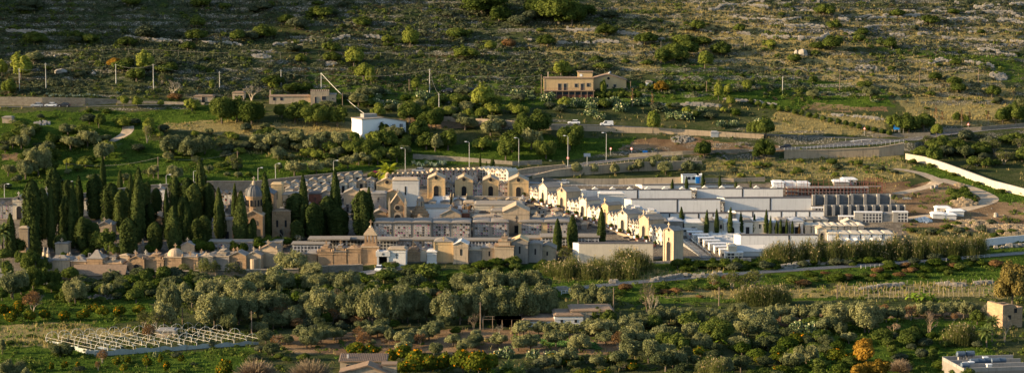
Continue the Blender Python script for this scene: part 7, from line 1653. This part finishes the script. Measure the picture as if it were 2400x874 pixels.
# hillside trees
pts('sunny', [(50, 188, 62, 66), (20, 222, 46, 38), (5, 180, 30, 40), (340, 168, 44, 50), (830, 156, 50, 46), (852, 192, 54, 44), (962, 112, 46, 48), (1092, 138, 62, 28), (1150, 118, 32, 22), (910, 102, 34, 20), (706, 148, 30, 22), (930, 310, 1, 1)][:11] + [(1652, 162, 46, 42), (1135, 258, 72, 64), (1530, 312, 40, 52), (290, 250, 28, 26), (322, 252, 30, 26), (450, 260, 40, 30), (352, 322, 40, 46), (378, 250, 20, 16), (870, 200, 30, 40), (495, 212, 18, 22), (2195, 322, 30, 32), (730, 300, 1, 1)][:11] + [(1684, 235, 26, 44), (1706, 222, 26, 26), (1712, 248, 30, 24), (1750, 214, 30, 26), (1740, 248, 1, 1), (2242, 288, 22, 26), (2262, 290, 20, 22), (1450, 200, 1, 1)][:4] + [(2242, 288, 22, 26), (2262, 290, 20, 22), (1315, 180, 50, 40), (1414, 222, 18, 36), (977, 214, 30, 32), (120, 422, 36, 30), (255, 358, 40, 30), (1130, 352, 50, 30), (640, 210, 26, 20)])
pts('broad', [(520, 290, 72, 68), (590, 294, 78, 66), (555, 286, 60, 60), (692, 290, 60, 50), (742, 296, 80, 58), (790, 298, 60, 52), (660, 278, 40, 34), (1130, 36, 130, 60), (1170, 52, 60, 40), (1310, 56, 130, 80), (1340, 62, 90, 60), (1260, 40, 80, 50), (1580, 145, 80, 48), (1610, 135, 60, 40), (1550, 148, 50, 34), (1690, 132, 56, 34), (1515, 104, 60, 28), (1950, 118, 54, 34), (1930, 40, 60, 30), (1630, 75, 50, 28), (1730, 78, 34, 22), (2180, 60, 44, 26), (2090, 115, 40, 26), (232, 300, 34, 34), (1235, 328, 76, 66), (1265, 318, 60, 60), (1335, 352, 70, 64), (1345, 330, 50, 40), (1280, 372, 64, 50), (1200, 356, 60, 50), (1185, 376, 50, 50), (1050, 352, 60, 50), (985, 330, 60, 54), (1010, 300, 70, 50), (960, 292, 60, 56), (1000, 350, 60, 40), (900, 350, 60, 50), (870, 372, 70, 50), (830, 366, 70, 46), (930, 380, 50, 40), (2130, 312, 60, 46), (2165, 308, 56, 42), (2100, 308, 50, 42), (2380, 292, 64, 56), (2350, 290, 50, 40), (2325, 230, 44, 30), (2200, 352, 70, 30), (2240, 358, 70, 36), (2190, 385, 44, 46), (2300, 362, 60, 30), (2160, 372, 44, 30), (1795, 322, 56, 50), (1768, 318, 40, 34), (1790, 376, 62, 56), (1650, 370, 46, 42), (80, 102, 70, 30), (180, 98, 50, 26), (460, 66, 50, 26), (620, 92, 60, 34), (560, 100, 50, 30), (300, 110, 50, 24), (670, 60, 50, 26), (750, 44, 60, 30), (440, 120, 40, 22), (640, 200, 60, 24), (900, 330, 1, 1)][:66] + [(690, 218, 70, 26), (720, 216, 40, 24), (320, 190, 60, 34), (1070, 246, 60, 26), (1030, 246, 50, 24), (780, 210, 1, 1)][:5] + [(2245, 218, 50, 26), (2190, 190, 40, 20), (1905, 195, 26, 18), (1955, 70, 40, 22)])
pts('olive', [(860, 232, 50, 30), (840, 250, 54, 34), (1060, 270, 50, 24), (980, 262, 44, 30), (90, 412, 70, 74), (60, 420, 50, 50), (75, 380, 46, 34), (205, 346, 60, 44), (240, 378, 50, 44), (165, 352, 60, 36), (50, 350, 44, 36), (110, 365, 50, 34), (30, 348, 40, 30), (70, 330, 50, 34), (160, 316, 50, 26), (400, 366, 60, 50), (450, 370, 76, 54), (480, 362, 50, 50), (420, 350, 50, 34), (640, 352, 60, 46), (600, 350, 50, 40), (700, 348, 60, 46), (740, 358, 60, 46), (790, 352, 60, 46), (660, 376, 40, 20), (690, 412, 58, 36), (742, 406, 52, 32), (776, 400, 48, 30), (815, 394, 40, 30), (655, 402, 30, 20), (245, 372, 44, 40), (410, 424, 50, 40), (360, 418, 34, 34), (290, 430, 40, 26), (1245, 350, 60, 50), (1020, 355, 50, 40), (1090, 305, 60, 34), (1150, 320, 60, 40), (1170, 300, 40, 24), (1351, 410, 30, 30), (1393, 407, 28, 26), (1442, 410, 30, 28), (1480, 404, 24, 20), (1497, 402, 30, 28), (1525, 398, 36, 32), (1560, 410, 40, 34), (1612, 410, 44, 34), (1540, 386, 40, 24), (1585, 390, 30, 26), (1640, 408, 34, 26), (2080, 235, 1, 1)][:50] + [(2040, 232, 44, 30), (1906, 232, 34, 22), (1850, 330, 1, 1)][:2] + [(2395, 260, 40, 34), (80, 150, 50, 30)])
pts('green_shrub', [(1760 + i * 17, 246 + i * 3.9 + rng.uniform(-2, 2), 15, 16) for i in range(20)] + [(1505 + i * 12, 212 + (i % 2) * 2, 16, 15) for i in range(14)] + [(1400 + i * 14, 230, 18, 16) for i in range(8)])
# dry agave stalks
for i, (x, yb, yt) in enumerate(((1482, 250, 206), (1528, 262, 216), (2193, 290, 248), (2208, 292, 262), (2254, 294, 258), (2272, 294, 262), (2316, 292, 260))):
    p = G(x, yb); s = sc(p); H = (yb - yt) / s; o = thing('agave_stalk', f"{nth(i, 7)} tall dry branching flower stalk on the hillside", 'plant', p, rng.random(), 'dry agave stalks')
    MB().tube((0, 0, -.3), (0, 0, H), .1, .05, 5).build('stem', 'pale_bark', o); n = 60; z = NR.uniform(.35, 1, n) * H; r = (1.05 - z / H) * 1.3 + .15; a = NR.uniform(0, 6.28, n)
    V, Fc = leaf_quads(np.stack([np.cos(a) * r * NR.random(n), np.sin(a) * r * NR.random(n), z], -1), NR.normal(size=(n, 3)), .35); add_mesh('seed_heads', V, Fc, ['rust_leaf'], o)
def hs_scatter():
    scatter(['olive', 'broad', 'olive', 'green_shrub', 'sunny'], [(600, 325), (960, 330), (960, 385), (880, 390), (640, 375)], 34, (30, 52), (.5, .8), 20)
    scatter(['broad', 'green_shrub', 'sunny', 'olive'], [(640, 255), (1260, 262), (1260, 285), (1000, 300), (780, 262)], 30, (24, 46), (.5, .8), 18)
    scatter(['green_shrub', 'shrub', 'cactus', 'sunny', 'citrus'], [(800, 222), (1260, 225), (1720, 262), (1740, 285), (1300, 282), (820, 250)], 50, (20, 38), (.5, .7), 16)
    scatter(['olive', 'green_shrub', 'broad'], [(0, 300), (230, 310), (230, 400), (0, 420)], 22, (24, 46), (.5, .8), 16)
    scatter(['sunny', 'green_shrub', 'shrub'], [(360, 300), (620, 310), (620, 400), (380, 380)], 16, (20, 36), (.5, .8), 18)
    scatter(['shrub', 'green_shrub', 'broad', 'sparse_olive', 'olive_dark'], [(2150, 330), (2400, 325), (2400, 400), (2300, 400), (2200, 370)], 26, (26, 50), (.5, .8), 16)
    scatter(['green_shrub', 'broad', 'shrub', 'green_shrub', 'shrub'], [(0, 12), (1450, 8), (1700, 100), (1480, 175), (1250, 165), (0, 205)], 84, (16, 62), (.4, .6), 10, clump=.5)
    scatter(['green_shrub', 'shrub', 'sunny', 'broad', 'broad'], [(1450, 30), (2400, 20), (2400, 250), (2150, 270), (1500, 180)], 44, (13, 44), (.4, .65), 8, clump=.5)
    scatter(['green_shrub', 'citrus'], [(2190, 478), (2290, 480), (2270, 452), (2240, 445)], 12, (18, 34), (.5, .8), 8)
    scatter(['green_shrub', 'shrub', 'sunny'], [(1660, 385), (2100, 372), (2110, 425), (1660, 420)], 22, (14, 32), (.35, .6), 14)
    scatter(['shrub', 'green_shrub'], [(2100, 535), (2380, 520), (2380, 565), (2120, 565)], 20, (16, 32), (.35, .6), 12)
hs_scatter()

# ---------------------------------------------------------------- ground cover nobody could count
def region_pts(n, fn, x0=-235, x1=235, y0=470, y1=960):
    x = NR.uniform(x0, x1, n * 6); y = NR.uniform(y0, y1, n * 6) ; z = gh(x, y); px, py = proj(x, y, z)
    m = (px > -160) & (px < 2560) & (py > -90) & (py < 960) & (fn(x, y, px, py) > NR.random(n * 6))
    m &= ~inpoly(px, py, CEM) ; x, y, z = x[m][:n], y[m][:n], z[m][:n]
    for nm in ROADS:
        P, w = ROADS[nm]; d_, _ = seg_d(x, y, P); k = d_ > w + .7; x, y, z = x[k], y[k], z[k]
    return x, y, z
CEM = [(60, 645), (500, 640), (1180, 614), (1560, 612), (1760, 610), (1900, 575), (2120, 570), (2100, 470), (1830, 432), (1500, 432), (1240, 412), (1190, 390), (930, 395), (840, 408), (480, 442), (-60, 472), (-60, 590)]
def gmask(M):
    def f(x, y): 
        i = np.clip(np.searchsorted(GX, x) - 1, 0, len(GX) - 2); j = np.clip(np.searchsorted(GY, y) - 1, 0, len(GY) - 2); return M[j, i]
    return f
mG, mD, mS, mR = gmask(GREEN), gmask(DRY), gmask(SOIL), gmask(STONE)
def clumps(name, pts3, rad, hgt, nl, size, mat, label, cat_):
    x, y, z = pts3; n = len(x); r = NR.uniform(.5, 1.3, n) * rad; d = unit(NR.normal(size=(n, nl, 3))); d[..., 2] = np.abs(d[..., 2])
    P = np.stack([x, y, z], -1)[:, None] + d * np.stack([r, r, r * hgt], -1)[:, None] * NR.uniform(.6, 1.05, (n, nl, 1))
    V, Fc = leaf_quads(P.reshape(-1, 3), (d + NR.normal(size=d.shape) * .45).reshape(-1, 3), size * NR.uniform(.6, 1.4, n * nl))
    o = add_mesh(name, V, Fc, [mat]); tag(o, label, cat_, None, 'stuff'); return o
n1 = lambda x, y, s, sd: fbm(x / s, y / s, sd)
hillm = lambda x, y, px, py: (py < 215) * 1.0
P1 = region_pts(15000, lambda x, y, px, py: (py < 225) * sstep(.22, .5, n1(x, y, 14, 61)) * (1 - .35 * (px > 1450)) * (1 - .5 * mG(x, y)))
clumps('scrub', P1, .95, .8, 22, .42, 'scrub_leaf', 'low grey-green scrub covering the mountainside', 'scrub')
P1 = region_pts(1500, lambda x, y, px, py: (py < 225) * sstep(.4, .62, n1(x, y, 24, 63)) * (1 - .25 * (px > 1500)))
clumps('thicket', P1, 1.9, .75, 60, .5, 'scrub_leaf', 'larger rounded grey-green bushes merging into thickets on the slope', 'thicket')
P1 = region_pts(1400, lambda x, y, px, py: (py < 235) * sstep(.45, .62, n1(x, y, 20, 66)))
clumps('thicket', P1, 1.6, .8, 60, .45, 'broad_leaf', 'dark green bushes scattered through the grey thickets', 'thicket')
P1 = region_pts(6500, lambda x, y, px, py: (py < 240) * sstep(.42, .7, n1(x, y, 20, 67)) * (1 - .5 * (px > 1450)))
clumps('heath', P1, .8, .7, 18, .36, 'scrub_brown', 'brownish heath between the grey scrub', 'scrub')
P1 = region_pts(5200, lambda x, y, px, py: .5 * mG(x, y) * sstep(.4, .65, n1(x, y, 10, 71)) + .25 * (py > 640) * sstep(.45, .65, n1(x, y, 9, 73)))
clumps('weeds', P1, .6, .7, 16, .32, 'green_weed', 'fresh green weeds on meadows and banks', 'weeds')
P1 = region_pts(6000, lambda x, y, px, py: (py > 225) * (py < 640) * .6 * sstep(.5, .7, n1(x, y, 8, 77)) + (py > 640) * .7 * (1 - .8 * mS(x, y)) * sstep(.4, .6, n1(x, y, 8, 79)))
clumps('undergrowth', P1, 1.0, .8, 22, .36, 'broad_leaf', 'dark green undergrowth along walls and banks', 'undergrowth')
x, y, z = region_pts(26000, lambda x, y, px, py: mD(x, y) * sstep(.3, .6, n1(x, y, 7, 81)) + (.05 * (py < 330) * (px > 1300) + .03) * (1 - mG(x, y)) ** 3)
B = np.repeat(np.stack([x, y, z - .1], -1), 4, 0) + NR.normal(size=(len(x) * 4, 3)) * [.3, .3, 0]
V, Fc = blades(B, NR.uniform(.5, 1.15, len(B)), .22, .35); tag(add_mesh('dry_grass', V, Fc, ['straw']), 'straw-coloured dry grass tufts on the slopes and field edges', 'grass', None, 'stuff')
x, y, z = region_pts(20000, lambda x, y, px, py: mG(x, y) * .8)
B = np.repeat(np.stack([x, y, z - .1], -1), 4, 0) + NR.normal(size=(len(x) * 4, 3)) * [.35, .35, 0]
V, Fc = blades(B, NR.uniform(.25, .6, len(B)), .3, .4); tag(add_mesh('grass', V, Fc, ['green_weed']), 'short bright green grass on meadows and terraces', 'grass', None, 'stuff')
# loose stones on the terraces
x, y, z = region_pts(9000, lambda x, y, px, py: mR(x, y) * sstep(.42, .62, n1(x, y, 9, 91)) + .12 * (py < 210) * sstep(.55, .7, n1(x, y, 12, 93)))
n = len(x); s_ = NR.uniform(.25, .75, n); C = np.stack([x, y, z], -1); cu = np.array([(-1, -1, -.5), (1, -1, -.5), (1, 1, -.5), (-1, 1, -.5), (-.6, -.6, .8), (.7, -.5, .7), (.5, .6, .8), (-.6, .7, .6)])
V = (C[:, None] + cu[None] * (s_[:, None, None] * NR.uniform(.7, 1.3, (n, 8, 3)) * .5)).reshape(-1, 3)
fq = np.array([(4, 5, 6, 7), (0, 1, 5, 4), (1, 2, 6, 5), (2, 3, 7, 6), (3, 0, 4, 7)]); Fc = (fq[None] + (np.arange(n) * 8)[:, None, None]).reshape(-1, 4)
tag(add_mesh('loose_stones', V, Fc, ['rubble_stone']), 'loose pale stones littering the old terraces', 'stones', None, 'stuff')
# cabbages in the vegetable patch
xy = []
for r_ in range(6):
    for i in range(34):
        p = G(1262 + i * 4 + r_ * 3, 796 + r_ * 2.6 + i * .28); xy.append(p)
clumps('vegetables', (np.array([p.x for p in xy]), np.array([p.y for p in xy]), np.array([p.z for p in xy])), .5, .7, 14, .34, 'cabbage_leaf', 'rows of bright green vegetables between two olives', 'vegetables')
label_plants()
# ---------------------------------------------------------------- camera, sun, sky
cam = bpy.data.objects.new('camera', bpy.data.cameras.new('camera')); COL.objects.link(cam)
cam.location = (0, 0, CAMZ); cam.rotation_euler = (R(90) - PITCH, 0, 0)
cam.data.sensor_width = 36; cam.data.lens = 36 * F / 2400; cam.data.clip_start = 1; cam.data.clip_end = 6000
S.camera = cam
sun = bpy.data.objects.new('sun', bpy.data.lights.new('sun', 'SUN')); COL.objects.link(sun)
d = Vector((math.cos(SUN_AZ) * math.cos(SUN_EL), math.sin(SUN_AZ) * math.cos(SUN_EL), math.sin(SUN_EL)))
sun.rotation_euler = d.to_track_quat('Z', 'Y').to_euler()
sun.data.energy = 5.0; sun.data.angle = R(.5); sun.data.color = (1, .74, .44)
W = bpy.data.worlds.new('World'); S.world = W; W.use_nodes = True
nt = W.node_tree; sk = nt.nodes.new('ShaderNodeTexSky'); sk.sky_type = 'NISHITA'; sk.sun_disc = False
sk.sun_elevation = SUN_EL; sk.sun_rotation = math.atan2(d.x, d.y)
bg = nt.nodes['Background']; nt.links.new(sk.outputs[0], bg.inputs[0]); bg.inputs[1].default_value = .12
S.view_settings.view_transform = 'Standard'; S.view_settings.look = 'None'; S.view_settings.gamma = 1; S.view_settings.exposure = 1.2
S.cycles.max_bounces = 5; S.cycles.diffuse_bounces = 2; S.cycles.transmission_bounces = 3; S.cycles.use_denoising = True
S.render.use_persistent_data = False
